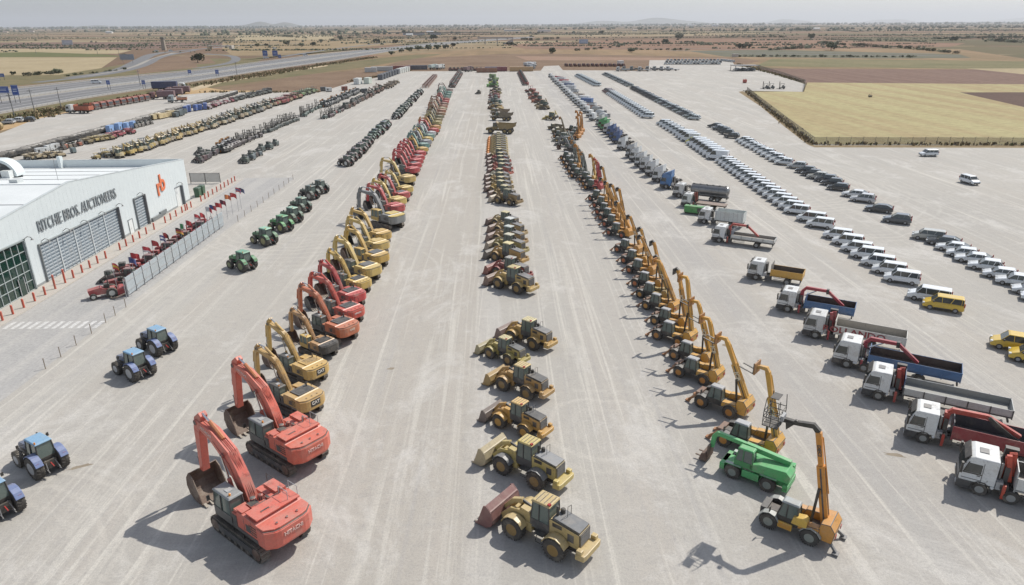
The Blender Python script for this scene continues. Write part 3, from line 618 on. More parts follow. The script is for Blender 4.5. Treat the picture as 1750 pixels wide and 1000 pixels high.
def car(d,st):
    L=st.get('L',4.9); W=st.get('W',1.9); Hh=st.get('H',1.88); zb=st.get('zb',1.1); hood=st.get('hood',1.0); ws=st.get('ws',.85); rs=st.get('rs',.15); cx=L/2; P=[]
    hw=W/2; b=MB(); zh=zb-.16
    pro=[(cx-.05,.32),(cx,.6),(cx-.08,zh-.2),(cx-.3,zh-.04),(cx-hood,zb),(-cx+.06,zb),(-cx,.75),(-cx+.05,.34)]
    b.prism(pro,-hw+.06,hw-.06,'carpaint'); b.prism([(p[0]*.985,.42+(p[1]-.42)*.86) for p in pro],-hw,hw,'carpaint')
    tw=hw-.17; x0,x1=-cx+.1,cx-hood; t0,t1=-cx+.1+rs,cx-hood-ws; zr=Hh-.07
    P.append(('body',None,b,None))
    gl=MB(); gl.frust((x0,x1,-hw+.07,hw-.07,zb),(t0,t1,-tw,tw,zr),'glass' if not st.get('panel') else 'carpaint')
    if st.get('panel'): gl.prism([(x1-.05,zb+.05),(t1+.02,zr-.12),(t1-.7,zr-.12),(t1-.9,zb+.05)],-hw+.05,hw-.05,'glass'); gl.frust((x1-.5,x1+.02,-hw+.12,hw-.12,zb+.02),(t1-.5,t1+.03,-tw+.05,tw-.05,zr-.06),'glass')
    P.append(('window',0,gl,None))
    r=MB(); r.frust((t0-.04,t1+.06,-tw-.02,tw+.02,zr),(t0+.08,t1-.12,-tw+.1,tw-.1,Hh),'carpaint')
    for s in (1,-1):
        yb,yt=s*(hw-.075),s*(tw-.005)
        for xa,xb in ((x0+.03,t0+.02),(x0+.28,t0+.2),(x1-.03,t1),(x1-hood*0-1.15 if L>4 else x1-.9,t1-.45),((x0+x1)/2-.3,(t0+t1)/2-.35)):
            r.bar((xa,yb,zb),(xb,yt,zr),.05,.09 if xa<x1-.2 else .07,'carpaint')
    P.append(('roof',0,r,None))
    for x in (cx-.85,-cx+.9):
        for s in (1,-1):
            wheel(P,x,s*(hw-.1),.33,.22,'#9b9d9f' if st.get('alloy',1) else 'darkgrey',d)
    q=MB(); q.box(cx-.12,cx+.02,-hw+.2,hw-.2,.42,.62,'black'); P.append(('bumper',0,q,None)); q=MB(); q.box(-cx-.02,-cx+.1,-hw+.2,hw-.2,.4,.6,'black'); P.append(('bumper',0,q,None))
    for s in (1,-1): q=MB(); q.box(-cx+1.35,cx-1.3,s*(hw-.01),s*(hw+.02),.32,.45,'darkgrey'); P.append(('sill',0,q,None))
    if d:
        for s in (1,-1):
            q=MB(); q.box(cx-.3,cx-.01,s*(hw-.42),s*(hw-.08),zh-.28,zh-.1,'headlamp'); P.append(('headlight',0,q,None))
            q=MB(); q.box(-cx-.01,-cx+.12,s*(hw-.18),s*(hw-.01),zb-.2,zb+.25,'redlamp'); P.append(('tail_light',0,q,None))
            q=MB(); q.box(x1-.35,x1-.2,s*hw,s*(hw+.2),zb,zb+.16,'black'); P.append(('mirror',0,q,None))
    return P
# smaller or rarer machines
def roller(d,st):
    P=[]; b=MB(); b.lathe((1.3,-.9,.62),[(.62,0),(.62,1.8)],st.get('drum','midgrey'),12); b.box(.4,2.1,-1.05,-.92,.5,.85,'paint'); b.box(.4,2.1,.92,1.05,.5,.85,'paint')
    P.append(('drum',None,b,None)); c=MB(); c.prism([(-2.2,.7),(-2.3,1.5),(-.6,1.7),(.3,1.3),(.3,.7)],-.75,.75,'paint'); P.append(('body',None,c,None))
    for s in (1,-1): wheel(P,-1.3,s*.8,.6,.4,st.get('rim','#a98236'),d)
    r=MB(); 
    for x in (-.6,.35):
        for y in (-.6,.6): r.box(x-.04,x+.04,y-.04,y+.04,1.5,2.4,'black')
    r.box(-.8,.5,-.75,.75,2.4,2.5,st.get('roof','paint')); P.append(('canopy',None,r,None)); return P
def forklift(d,st):
    P=[]; b=MB(); b.prism([(-1.2,.3),(-1.3,1.0),(-.9,1.2),(.1,1.0),(.2,.5),(.9,.4),(.9,.25)],-.55,.55,'paint'); P.append(('body',None,b,None))
    for x in (.7,-.8):
        for s in (1,-1): wheel(P,x,s*.5,.3,.25,'darkgrey',d)
    m=MB()
    for s in (1,-1): m.box(.95,1.1,s*.35-.06,s*.35+.06,.1,st.get('mast',2.9),'black'); m.box(1.1,2.1,s*.3-.06,s*.3+.06,.1,.16,'black')
    for z in (.5,1.6,2.7): m.box(.97,1.08,-.35,.35,z,z+.1,'black')
    P.append(('mast',None,m,None)); c=MB()
    for x,z in ((.6,.5),(-.7,1.1)):
        for s in (1,-1): c.box(x-.03,x+.03,s*.5-.03,s*.5+.03,z,2.1,'black')
    c.box(-.8,.65,-.55,.55,2.1,2.18,'black'); c.box(-.5,-.1,-.25,.25,1.0,1.5,'black'); P.append(('overhead_guard',None,c,None)); return P
def skid(d,st):
    P=[]; b=MB(); b.prism([(-1.2,.35),(-1.25,1.3),(-.5,1.5),(.6,.9),(1.0,.8),(1.0,.35)],-.5,.5,'paint'); P.append(('body',None,b,None))
    for x in (.55,-.55):
        for s in (1,-1): wheel(P,x,s*.7,.4,.28,'#b0b0a8',d)
    cab(P,-.6,.5,-.42,.42,.8,1.95,1.1,'black','darkgrey',d,taper=.03)
    a=MB()
    for s in (1,-1): a.strip([(-1.1,1.4,.2),(.2,1.35,.2),(1.3,.6,.2)],s*.6-.06,s*.6+.06,'paint')
    a.prism([(1.3,.1),(1.25,.6),(1.4,.65),(2.0,.08)],-.85,.85,st.get('bucket','midgrey')); P.append(('bucket',None,a,None)); return P
def mini(d,st):
    P=[]
    for s in (1,-1): b=MB(); b.prism(stadium(-.9,.9,0,.5,4),s*.5,s*.8,'tyre'); P.append(('track',None,b,None))
    b=MB(); b.box(-.5,.5,-.5,.5,.2,.55,'black'); b.prism([(-.9,-.6),(-1.0,0),(-.9,.6),(.5,.65),(.5,-.65)],.6,1.25,'paint','z'); P.append(('body',None,b,None))
    cab(P,-.35,.55,0,.62,.65,2.2,1.1,'darkgrey','paint',d,taper=.04)
    a=MB(); a.strip([(.5,.9,.22),(1.1,2.2,.3),(2.0,2.6,.2)],-.3,-.08,'paint'); a.strip([(1.9,2.8,.2),(2.2,1.0,.2)],-.3,-.08,'paint'); P.append(('boom',None,a,None))
    P.append(('bucket',None,bucket_up(2.25,.85,.6,.42,'darkgrey',3),None)); 
    b=MB(); b.box(1.15,1.22,-.8,.8,.05,.4,'paint'); P.append(('blade',None,b,None)); return P
def dumper(d,st):
    P=[]; b=MB(); b.box(-1.6,1.4,-.45,.45,.45,.8,'darkgrey'); b.prism([(-1.7,.6),(-1.75,1.2),(-.6,1.3),(-.5,.6)],-.6,.6,'paint'); P.append(('body',None,b,None))
    for x in (1.0,-1.1):
        for s in (1,-1): wheel(P,x,s*.75,.48,.35,st.get('rim','#c8c8c0'),d)
    s_=MB(); s_.frust((.1,1.5,-.6,.6,.8),(-.2,2.0,-.85,.85,1.6),'paint'); P.append(('skip',None,s_,None))
    r=MB(); r.path([(-.9,-.5,1.2),(-.9,-.5,2.4),(-.9,.5,2.4),(-.9,.5,1.2)],.05,'black'); r.box(-1.1,-.7,-.25,.25,1.2,1.5,'black'); P.append(('roll_bar',None,r,None)); return P
def generator(d,st):
    P=[]; L=st.get('L',2.6); b=MB(); b.box(-L/2,L/2,-.6,.6,.3,st.get('H',1.7),'paint'); b.box(-L/2+.1,L/2-.1,-.5,.5,0,.3,'black'); b.box(-L*.3,-L*.05,-.61,-.6,.6,1.3,'darkgrey'); b.box(-L*.3,-L*.05,.6,.61,.6,1.3,'darkgrey')
    P.append(('housing',None,b,None)); q=MB(); q.lathe((L*.3,.2,1.6),[(.07,0),(.07,.4)],'darkgrey',6,'z'); P.append(('exhaust',None,q,None)); return P
def attachment(d,st):
    "a black bucket or attachment lying on the gravel"
    P=[]; b=MB(); w=st.get('w',.9); o=[(.5,.05),(-.2,.05),(-.5,.35),(-.45,.8),(-.2,1.1)]
    for k in range(4): b.prism([o[k],o[k+1],(o[k+1][0]+.08,o[k+1][1]+.04),(o[k][0]+.0,o[k][1]+.07)],-w,w,'paint')
    for y in (-w,w): b.prism(o+[(.0,1.0)],y-.03,y+.03,'paint')
    P.append(('shell',None,b,None)); q=MB(); q.box(-.75,-.45,-.25,.25,.5,1.0,'darkgrey'); P.append(('bracket',None,q,None)); return P
def dozer(d,st):
    P=[]
    for s in (-1,1): track(P,-1.9,1.7,(.8 if s>0 else -1.35),(1.35 if s>0 else -.8),.95,d)
    b=MB(); b.prism([(-1.9,.7),(-1.9,1.5),(-.3,1.6),(1.8,1.7),(1.9,.7)],-.6,.6,'paint'); P.append(('body',None,b,None)); cab(P,-1.1,.3,-.6,.6,1.4,2.9,1.9,'darkgrey','paint',d)
    q=MB(); q.prism([(2.5,.1),(2.4,.7),(2.55,1.3),(2.7,1.35),(2.55,.7),(2.7,.1)],-1.7,1.7,st.get('blade','paint')); 
    for s in (-1,1): q.bar((0,s*1.42,.5),(2.5,s*1.42,.5),.12,.2,'paint')
    P.append(('blade',None,q,None)); return P
def dump_truck(d,st):
    P=[]
    for x in (3.2,-1.2,-2.9):
        for s in (1,-1): wheel(P,x,s*1.15,.85,.65,'#8a7440',d)
    b=MB(); b.box(-3.6,3.4,-.4,.4,.8,1.3,'black'); b.prism([(2.0,1.0),(2.0,2.1),(4.6,1.7),(4.8,1.0)],-1.0,1.0,'paint'); P.append(('chassis',None,b,None)); cab(P,1.2,2.6,-.75,.75,1.3,3.2,2.1,'paint','lightgrey',d)
    s_=MB(); s_.prism([(.8,2.0),(1.0,3.2),(-3.4,3.0),(-4.6,3.3),(-4.2,2.2),(-2.6,1.3),(.4,1.4)],-1.4,-1.3,'paint'); s_.prism([(.8,2.0),(1.0,3.2),(-3.4,3.0),(-4.6,3.3),(-4.2,2.2),(-2.6,1.3),(.4,1.4)],1.3,1.4,'paint')
    s_.prism([(.4,1.4),(.8,2.0),(1.0,3.2),(1.5,3.6),(1.6,3.5),(1.1,3.1),(.9,2.0),(.5,1.3)],-1.35,1.35,'paint'); s_.prism([(.4,1.4),(.4,1.5),(-2.6,1.4),(-4.5,2.4),(-4.5,2.3),(-2.6,1.3)],-1.3,1.3,'#6a5a44'); P.append(('dump_body',None,s_,None)); return P
def backhoe(d,st):
    P=[]
    for s in (1,-1): wheel(P,-1.0,s*.95,.75,.45,'#c8b070',d); wheel(P,1.3,s*.9,.5,.35,'#c8b070',d)
    b=MB(); b.prism([(-1.2,.6),(-1.2,1.2),(2.1,1.5),(2.2,.6)],-.4,.4,'paint'); P.append(('body',None,b,None)); cab(P,-1.3,.4,-.65,.65,1.0,2.75,1.5,'darkgrey','paint',d)
    a=MB(); 
    for s in (1,-1): a.strip([(.6,1.5,.2),(2.0,1.2,.25),(2.6,.5,.2)],s*.5-.07,s*.5+.07,'paint')
    a.prism([(2.6,.1),(2.5,.8),(2.7,.9),(3.4,.06)],-1.1,1.1,'paint'); P.append(('front_bucket',None,a,None))
    a=MB(); a.strip([(-1.5,1.0,.3),(-2.2,2.7,.3),(-1.9,3.4,.25)],-.15,.15,'paint'); a.strip([(-1.9,3.5,.25),(-2.9,1.9,.25)],-.13,.13,'paint'); a.box(-2.0,-1.5,-.8,.8,.4,1.2,'black'); P.append(('digger_arm',None,a,None)); P.append(('bucket',None,xf(bucket_up(0,0,.6,.5,'darkgrey',3),PI,(-2.9,0,1.8)),None)); return P
def container(d,st):
    P=[]; L=st.get('L',6.1); b=MB(); b.box(-L/2,L/2,-1.2,1.2,.1,2.6,'paint')
    for k in range(int(L/.45)): x=-L/2+.25+k*.45; b.box(x,x+.2,-1.23,1.23,.25,2.5,'paint')
    b.box(-L/2-.02,-L/2,-.02,.02,.2,2.5,'darkgrey'); P.append(('shell',None,b,None)); q=MB()
    for y in (-1.0,-.2,.2,1.0): q.box(L/2,L/2+.05,y-.03,y+.03,.2,2.5,'lightgrey')
    P.append(('door_bar',None,q,None)); return P
def lattice(d,st):
    P=[]; b=MB(); L=st.get('L',30)
    for y,z in ((-.8,.2),(.8,.2),(-.8,1.6),(.8,1.6)): b.bar((0,y,z),(L,y,z),.16,.16,'paint')
    for k in range(int(L/2)):
        x=k*2
        b.bar((x,-.8,.2),(x+2,-.8,1.6),.1,.1,'paint'); b.bar((x,.8,.2),(x+2,.8,1.6),.1,.1,'paint'); b.bar((x,-.8,1.6),(x+2,.8,1.6),.1,.1,'paint')
    P.append(('frame',None,b,None)); return P
def mower(d,st):
    "small red ride-on farm machine"
    P=[]; b=MB(); b.prism([(1.2,.4),(1.3,.9),(.2,1.1),(-.2,.9),(-1.0,.9),(-1.1,.4)],-.4,.4,'paint'); P.append(('body',None,b,None))
    for s in (1,-1): wheel(P,-.7,s*.6,.5,.3,'#c8c8c0',d); wheel(P,.9,s*.55,.32,.2,'#c8c8c0',d)
    q=MB(); q.path([(-.5,-.4,.9),(-.5,-.4,2.0),(-.5,.4,2.0),(-.5,.4,.9)],.04,'black'); q.box(-.6,-.1,-.25,.25,.9,1.3,'black'); P.append(('roll_bar',None,q,None)); 
    q=MB(); q.lathe((-1.5,-.7,.45),[(.4,0),(.4,1.4)],'paint',10); P.append(('baler',None,q,None)); return P
BUILD=dict(excavator=excavator,wheel_loader=wheel_loader,telehandler=telehandler,basket_handler=basket_handler,rot_handler=rot_handler,tractor=tractor,truck=truck,car=car,roller=roller,forklift=forklift,skid=skid,mini=mini,dumper=dumper,generator=generator,attachment=attachment,dozer=dozer,dump_truck=dump_truck,backhoe=backhoe,container=container,lattice=lattice,mower=mower)
CACHE={}
BEV=('body','counterweight','engine_hood','bonnet','chassis','turret','cab_roof','boom','stick','fender','bumper','side_panel','boom_extension','engine_cover')
def model(kind,st,d,merged):
    key=(kind,repr(sorted(st.items(),key=str)),d,merged)
    if key in CACHE: return CACHE[key]
    P=BUILD[kind](d,st)
    if merged:
        m=MB()
        for n,p,b,c in P: m.merge(b)
        r=fixn(m.mesh(kind))
    else: r=[(n,p,fixn(b.mesh(n),(.07 if kind=='car' and n in('body','roof') else .08 if n=='cab' and kind=='truck' else .04 if d>1 and n in BEV else 0)),c) for n,p,b,c in P]
    CACHE[key]=r; return r
HEAD=R(141)
NAMES={'wheel_loader':'wheel_loader','basket_handler':'telehandler','rot_handler':'telehandler','skid':'skid_steer','mini':'mini_excavator','lattice':'lattice_boom','mower':'farm_machine','attachment':'digger_bucket'}
def put(kind,x,y,rot,color,label,cat,group=None,st={},sc=1,d=None,name=None):
    dist=math.hypot(x,y)
    if d is None: d=2 if dist<92 else (1 if dist<215 else 0)
    me=model(kind,st,d,d==0); nm=name or NAMES.get(kind,kind); col=lin(color) if isinstance(color,str) else color
    if d==0:
        o=obj(nm,me,None,col,(x,y,.012),rot); o.scale=(sc,)*3; return tag(o,label,cat,group)
    r=empty(nm,(x,y,.012),rot,sc); tag(r,label,cat,group); L=[]
    for n,p,m,c in me:
        o=bpy.data.objects.new(n,m); C.objects.link(o); o.parent=L[p] if p is not None else r; o.color=tuple(c or col)+(1,); L.append(o)
    return r
ANC={'truck':(-1.35,1.05,0),'van':(1.55,.85,0),'excavator':(-3.5,0,2.1),'wheel_loader':(0,1.15,0),'telehandler':(0,1.0,0),'tractor':(0,.9,0)}
def at(kind,px,py,rot,color,label,cat,group=None,st={},sc=1,anc=None,**k):
    a=anc or ANC.get(kind,(0,0,0)); X,Y=g(px,py,a[2]*sc); c,s=math.cos(rot),math.sin(rot)
    return put(kind,X-(a[0]*c-a[1]*s)*sc,Y-(a[0]*s+a[1]*c)*sc,rot,color,label,cat,group,st,sc,**k)
ORD=['first','second','third','fourth','fifth','sixth','seventh','eighth','ninth','tenth','eleventh','twelfth','thirteenth','fourteenth','fifteenth','sixteenth','seventeenth','eighteenth','nineteenth','twentieth']+['twenty-'+q for q in ['first','second','third','fourth','fifth','sixth','seventh','eighth','ninth']]+['thirtieth']+['thirty-'+q for q in ['first','second','third','fourth','fifth','sixth','seventh','eighth','ninth']]
def near(i): return 'nearest' if i==0 else ORD[i]
# ---------------------------------------------------------------- setting
def pos(t,sx=1,sy=1,rot=0):
    ge=N(t,'ShaderNodeNewGeometry'); mp=N(t,'ShaderNodeMapping'); t.links.new(ge.outputs['Position'],mp.inputs['Vector'])
    mp.inputs['Rotation'].default_value=(0,0,rot); mp.inputs['Scale'].default_value=(sx,sy,1)
    return mp.outputs['Vector']
def rings(t,cx,cy,r0,r1):
    "tyre scrub arcs where machines have turned"
    ge=N(t,'ShaderNodeNewGeometry'); v=N(t,'ShaderNodeVectorMath',operation='SUBTRACT'); t.links.new(ge.outputs['Position'],v.inputs[0]); v.inputs[1].default_value=(cx,cy,0)
    l=N(t,'ShaderNodeVectorMath',operation='LENGTH'); t.links.new(v.outputs[0],l.inputs[0]); d=l.outputs['Value']
    d2=math_(t,'MULTIPLY_ADD',noise(t,.25,2,.5,pos(t)),2.2,d)
    wv=math_(t,'SINE',math_(t,'MULTIPLY',d2,3.4)); wv=ramp(t,math_(t,'MULTIPLY_ADD',wv,.5,.5),[(.72,0.),(.95,1.)])
    a=N(t,'ShaderNodeMapRange'); a.inputs['From Min'].default_value=r1; a.inputs['From Max'].default_value=(r0+r1)/2; t.links.new(d,a.inputs['Value'])
    b=N(t,'ShaderNodeMapRange'); b.inputs['From Min'].default_value=r0; b.inputs['From Max'].default_value=(r0+r1)/2; t.links.new(d,b.inputs['Value'])
    return math_(t,'MULTIPLY',math_(t,'MULTIPLY',wv,a.outputs[0]),b.outputs[0])
def gravel():
    m,t,b=newmat('compacted_gravel',.95); b.inputs['Specular IOR Level'].default_value=.2
    c=ramp(t,noise(t,.03,5,.65,pos(t)),[(.3,(.40,.382,.348)),(.7,(.455,.433,.388))])
    ge=N(t,'ShaderNodeNewGeometry'); sx_=N(t,'ShaderNodeSeparateXYZ'); t.links.new(ge.outputs['Position'],sx_.inputs[0])
    xx=math_(t,'MULTIPLY_ADD',noise(t,.08,4,.6,pos(t,1,.35)),5.0,sx_.outputs['X'])
    def lane(a,b,soft,amt,col):
        nonlocal c
        m1=N(t,'ShaderNodeMapRange'); m1.interpolation_type='SMOOTHSTEP'; m1.inputs['From Min'].default_value=a; m1.inputs['From Max'].default_value=a+soft; t.links.new(xx,m1.inputs['Value'])
        m2=N(t,'ShaderNodeMapRange'); m2.interpolation_type='SMOOTHSTEP'; m2.inputs['From Min'].default_value=b; m2.inputs['From Max'].default_value=b-soft; t.links.new(xx,m2.inputs['Value'])
        c=mix(t,math_(t,'MULTIPLY',math_(t,'MULTIPLY',m1.outputs[0],m2.outputs[0]),amt),c,col)
    lane(-9.5,-.4,.7,.6,(.395,.365,.315)); lane(-.4,2.6,.5,.4,(.53,.51,.475)); lane(10,19,2,.4,(.45,.425,.385)); lane(-46,-36,3,.5,(.47,.45,.41)); lane(27,36,3,.4,(.36,.352,.345)); lane(45,52,2,.35,(.40,.385,.365))
    # broad dusty lanes, then thin broken wheel marks along the rows
    s1=noise(t,1,3,.6,pos(t,.16,.004),.5); c=mix(t,ramp(t,s1,[(.45,0.),(.68,.7)]),c,(.455,.42,.37))
    s2=noise(t,1,5,.6,pos(t,1.15,.018),1.0); msk=ramp(t,noise(t,.035,3,.6,pos(t,1,.5)),[(.33,.3),(.55,1.)]); c=mix(t,math_(t,'MULTIPLY',ramp(t,s2,[(.54,0.),(.65,.85)]),msk),c,(.585,.56,.50))
    s2=noise(t,1,4,.62,pos(t,1.3,.04,.14),1.6); c=mix(t,math_(t,'MULTIPLY',ramp(t,s2,[(.57,0.),(.7,.55)]),ramp(t,noise(t,.05,3,.6,pos(t,.7,1)),[(.45,0.),(.6,1.)])),c,(.58,.555,.50))
    # single curved tyre tracks left by turning machines
    gp=N(t,'ShaderNodeNewGeometry'); wob=math_(t,'MULTIPLY',noise(t,.12,2,.5,pos(t)),1.6); brk=ramp(t,noise(t,.14,3,.7,pos(t)),[(.42,0.),(.6,1.)])
    for cx,cy,r in ((-21,46,9),(-21,46,10.9),(-40,30,17),(-40,30,19),(30,60,15),(-30,92,22),(-30,92,24.2),(60,140,26),(60,140,28.2),(75,120,19)):
        v_=N(t,'ShaderNodeVectorMath',operation='DISTANCE'); t.links.new(gp.outputs['Position'],v_.inputs[0]); v_.inputs[1].default_value=(cx,cy,0)
        e_=math_(t,'ABSOLUTE',math_(t,'SUBTRACT',math_(t,'ADD',v_.outputs['Value'],wob),r)); f_=ramp(t,e_,[(.0,.55),(.38,0.)])
        c=mix(t,math_(t,'MULTIPLY',f_,brk),c,(.56,.54,.49))
    s3=noise(t,1,3,.6,pos(t,.9,.02,.05),.6); c=mix(t,ramp(t,s3,[(.58,0.),(.72,.4)]),c,(.355,.345,.335))
    for cx,cy,r0,r1 in ((-12.2,36,1,7),(-36,36,4,15),(-34,120,6,26),(58,150,8,34),(62,118,5,16),(9,52,2,8)):
        c=mix(t,math_(t,'MULTIPLY',rings(t,cx,cy,r0,r1),.4),c,(.58,.55,.49))
    # washed-out pale dust where machines turn in between the rows
    d1=noise(t,.11,6,.78,pos(t,1,.6),.6); c=mix(t,ramp(t,d1,[(.52,0.),(.66,.9)]),c,(.56,.54,.50))
    d2=noise(t,.7,6,.8,pos(t,.5,1.2,.2),.4); c=mix(t,ramp(t,d2,[(.56,0.),(.70,.4)]),c,(.60,.58,.54))
    sp=noise(t,.12,6,.8,pos(t)); c=mix(t,ramp(t,sp,[(.62,0.),(.76,.4)]),c,(.31,.295,.265))
    sp=noise(t,1.1,6,.85,pos(t)); c=mix(t,ramp(t,sp,[(.3,.5),(.5,0.)]),c,(.30,.29,.28))
    sp=noise(t,6,4,.8,pos(t)); c=mix(t,ramp(t,sp,[(.32,.4),(.55,0.)]),c,(.22,.21,.205))
    st=noise(t,18,2,.8,pos(t)); c=mix(t,ramp(t,st,[(.3,.3),(.7,0.)]),c,(.26,.25,.235))
    t.links.new(c,b.inputs['Base Color'])
    bp=N(t,'ShaderNodeBump'); bp.inputs['Strength'].default_value=.6; bp.inputs['Distance'].default_value=.06; t.links.new(noise(t,3,7,.8,pos(t)),bp.inputs['Height']); t.links.new(bp.outputs[0],b.inputs['Normal'])
    return m
def earth(name,c1,c2,sc=.05,stripe=None,c3=None,rot=0.0):
    m,t,b=newmat(name,.97); b.inputs['Specular IOR Level'].default_value=.1
    c=ramp(t,noise(t,sc,6,.65,pos(t)),[(.32,c1),(.68,c2)])
    if stripe: 
        s=noise(t,1,3,.6,pos(t,stripe,.004,rot)); c=mix(t,ramp(t,s,[(.42,0.),(.6,.8)]),c,c3)
    f=noise(t,sc*14,4,.75,pos(t)); c=mix(t,ramp(t,f,[(.3,.45),(.6,0.)]),c,tuple(v*.55 for v in c1))
    t.links.new(c,b.inputs['Base Color']); return m
def plain():
    m,t,b=newmat('farmland_plain',1.0); b.inputs['Specular IOR Level'].default_value=.05
    def cells(sx,sy,rot,rand):
        v=N(t,'ShaderNodeTexVoronoi'); v.inputs['Scale'].default_value=1; v.inputs['Randomness'].default_value=rand
        p=pos(t,sx,sy,rot); n=N(t,'ShaderNodeTexNoise'); n.inputs['Scale'].default_value=.004; t.links.new(pos(t),n.inputs['Vector'])
        t.links.new(p,v.inputs['Vector']); s=N(t,'ShaderNodeSeparateColor'); t.links.new(v.outputs['Color'],s.inputs[0]); return s.outputs
    a=cells(.0021,.0046,.16,.95)
    pal=[(0,(.19,.125,.09)),(.16,(.31,.235,.15)),(.3,(.15,.13,.08)),(.42,(.25,.155,.11)),(.55,(.36,.29,.19)),(.66,(.135,.12,.075)),(.78,(.27,.19,.13)),(.9,(.22,.16,.105))]
    n=N(t,'ShaderNodeValToRGB'); n.color_ramp.interpolation='CONSTANT'; e=n.color_ramp.elements
    while len(e)<len(pal): e.new(.5)
    for i,(p,c) in enumerate(pal): e[i].position=p; e[i].color=c+(1,)
    t.links.new(a[0],n.inputs[0]); c=n.outputs[0]
    c=mix(t,ramp(t,noise(t,.006,6,.7,pos(t)),[(.35,.6),(.65,0.)]),c,(.13,.105,.065))
    c=mix(t,ramp(t,noise(t,.05,5,.8,pos(t)),[(.5,0.),(.72,.55)]),c,(.085,.085,.045))
    t.links.new(c,b.inputs['Base Color']); return m
def sheet(name,pts,mat,z,kind='structure',label=None,px=True):
    q=[g(*p) if px else p for p in pts]
    mb=MB(); mb.add([(x,y,z) for x,y in q],[tuple(range(len(q)))],mat)
    me=fixn(mb.mesh(name))
    if me.polygons[0].normal.z<0: me.flip_normals()
    o=obj(name,me); return tag(o,label,None,None,kind)
plain_m=plain(); gr=gravel()
mb=MB(); n=26
xs=[-40000,-20000,-9000,-4000,-1500,-600,-200,0,200,600,1500,4000,9000,20000,40000]; ys=[-400,-100,0,150,300,600,1000,2000,4000,8000,16000,30000,44000]
v=[(x,y,-.06) for y in ys for x in xs]; k=len(xs)
mb.add(v,[(j*k+i,j*k+i+1,(j+1)*k+i+1,(j+1)*k+i) for j in range(len(ys)-1) for i in range(k-1)],plain_m)
tag(obj('ground',mb),None,None,None,'structure')
brown=earth('ploughed_earth',(.17,.115,.078),(.24,.17,.115),.03); 
straw=earth('mown_straw_field',(.325,.26,.145),(.375,.305,.175),.02,.13,(.40,.365,.20),-.42)
redb=earth('red_ploughed_field',(.155,.10,.082),(.20,.135,.105),.02,.25,(.225,.155,.12),-.3)
dark=earth('dark_ploughed_field',(.105,.072,.06),(.135,.09,.072),.03)
olive=earth('weedy_verge',(.13,.125,.065),(.22,.175,.10),.06); green_=earth('green_meadow',(.15,.145,.075),(.23,.195,.11),.02)
tan=earth('dry_stubble',(.32,.26,.16),(.40,.33,.21),.02); sand=earth('sandy_soil',(.42,.33,.21),(.5,.42,.3),.06); orange_s=earth('orange_sand',(.40,.27,.14),(.46,.34,.2),.08)
olive_t=earth('cereal_green',(.12,.13,.055),(.15,.15,.07),.05)
# fields beyond the yard (all lie on the plain)
sheet('field_ground',[(340,160),(520,128),(640,118),(700,100),(860,92),(960,92),(1250,98),(1300,104),(1250,116),(960,125),(700,128),(560,160),(350,172)],brown,-.030)
sheet('field_ground',[(400,132),(640,96),(900,78),(1640,84),(1750,100),(1750,140),(1290,114),(1100,104),(900,103),(700,112),(500,128)],earth('dry_grassland',(.24,.165,.10),(.33,.235,.14),.025,.03,(.20,.15,.085),1.2),-.045)
sheet('field_ground',[(860,76),(1060,68),(1260,66),(1650,74),(1625,80),(1300,86),(900,84)],earth('red_slope',(.20,.12,.085),(.27,.175,.115),.02),-.042)
sheet('field_ground',[(1290,113),(1320,100),(1700,104),(1960,110),(1960,134),(1700,118)],green_,-.024)
sheet('field_ground',[(1296,117),(1700,119),(1980,123),(1980,148),(1380,143)],redb,-.020)
sheet('field_ground',[(1652,117),(2000,117),(2000,136),(1760,128)],tan,-.014)
sheet('field_ground',[(1392,247),(1270,156),(1296,157),(1374,156),(1380,141),(2100,147),(2100,252)],straw,-.012)
sheet('field_ground',[(1640,158),(2100,157),(2100,240),(1750,183)],dark,-.008)
sheet('field_ground',[(-250,98),(200,98),(165,122),(100,130),(-150,142)],tan,-.035)
sheet('field_ground',[(-250,94),(60,89),(180,93),(215,97),(-250,99)],olive_t,-.032)
sheet('field_ground',[(-250,84),(120,83),(225,86),(200,92),(-250,92)],tan,-.034)
sheet('field_ground',[(-250,74),(200,72),(420,73),(420,78),(250,84),(-250,83)],redb,-.038)
sheet('field_ground',[(-250,130),(100,128),(250,104),(330,96),(340,100),(450,100),(430,112),(160,134),(-250,172)],olive,-.028)
sheet('field_ground',[(230,110),(330,92),(352,96),(372,110),(330,116),(235,127)],brown,-.022)
sheet('field_ground',[(335,110),(372,108),(405,104),(440,98),(640,82),(560,86),(420,104),(400,112),(340,118)],olive,-.020)
sheet('field_ground',[(380,72),(640,66),(740,70),(560,86),(400,96),(380,84)],earth('dry_scrubland',(.24,.18,.105),(.33,.25,.15),.015),-.026)
sheet('field_ground',[(405,60),(570,60),(570,68),(400,70)],tan,-.024)
sheet('field_ground',[(1175,87),(1320,85),(1640,93),(1660,99),(1500,100),(1240,97)],earth('roadside_scrub',(.12,.12,.085),(.17,.16,.11),.05),-.034)
sheet('field_ground',[(880,96),(1245,100),(1240,103),(900,103)],earth('bank_soil',(.26,.17,.12),(.32,.22,.16),.05),-.028)
# verge between the highway and the yard
sheet('field_ground',[(-300,270),(-300,228),(0,196),(103,176),(257,154),(400,133),(560,110),(700,94),(760,92),(640,112),(360,150),(290,152),(130,185),(60,205),(0,222)],olive,-.010)
sheet('field_ground',[(-300,300),(-200,250),(0,216),(40,206),(130,188),(290,156),(345,148),(380,154),(470,156),(330,165),(240,180),(100,200),(0,224)],orange_s,-.004)
sheet('path',[(325,152),(345,145),(480,122),(560,111),(560,113),(480,125),(380,141),(352,150),(330,155)],sand,.002)
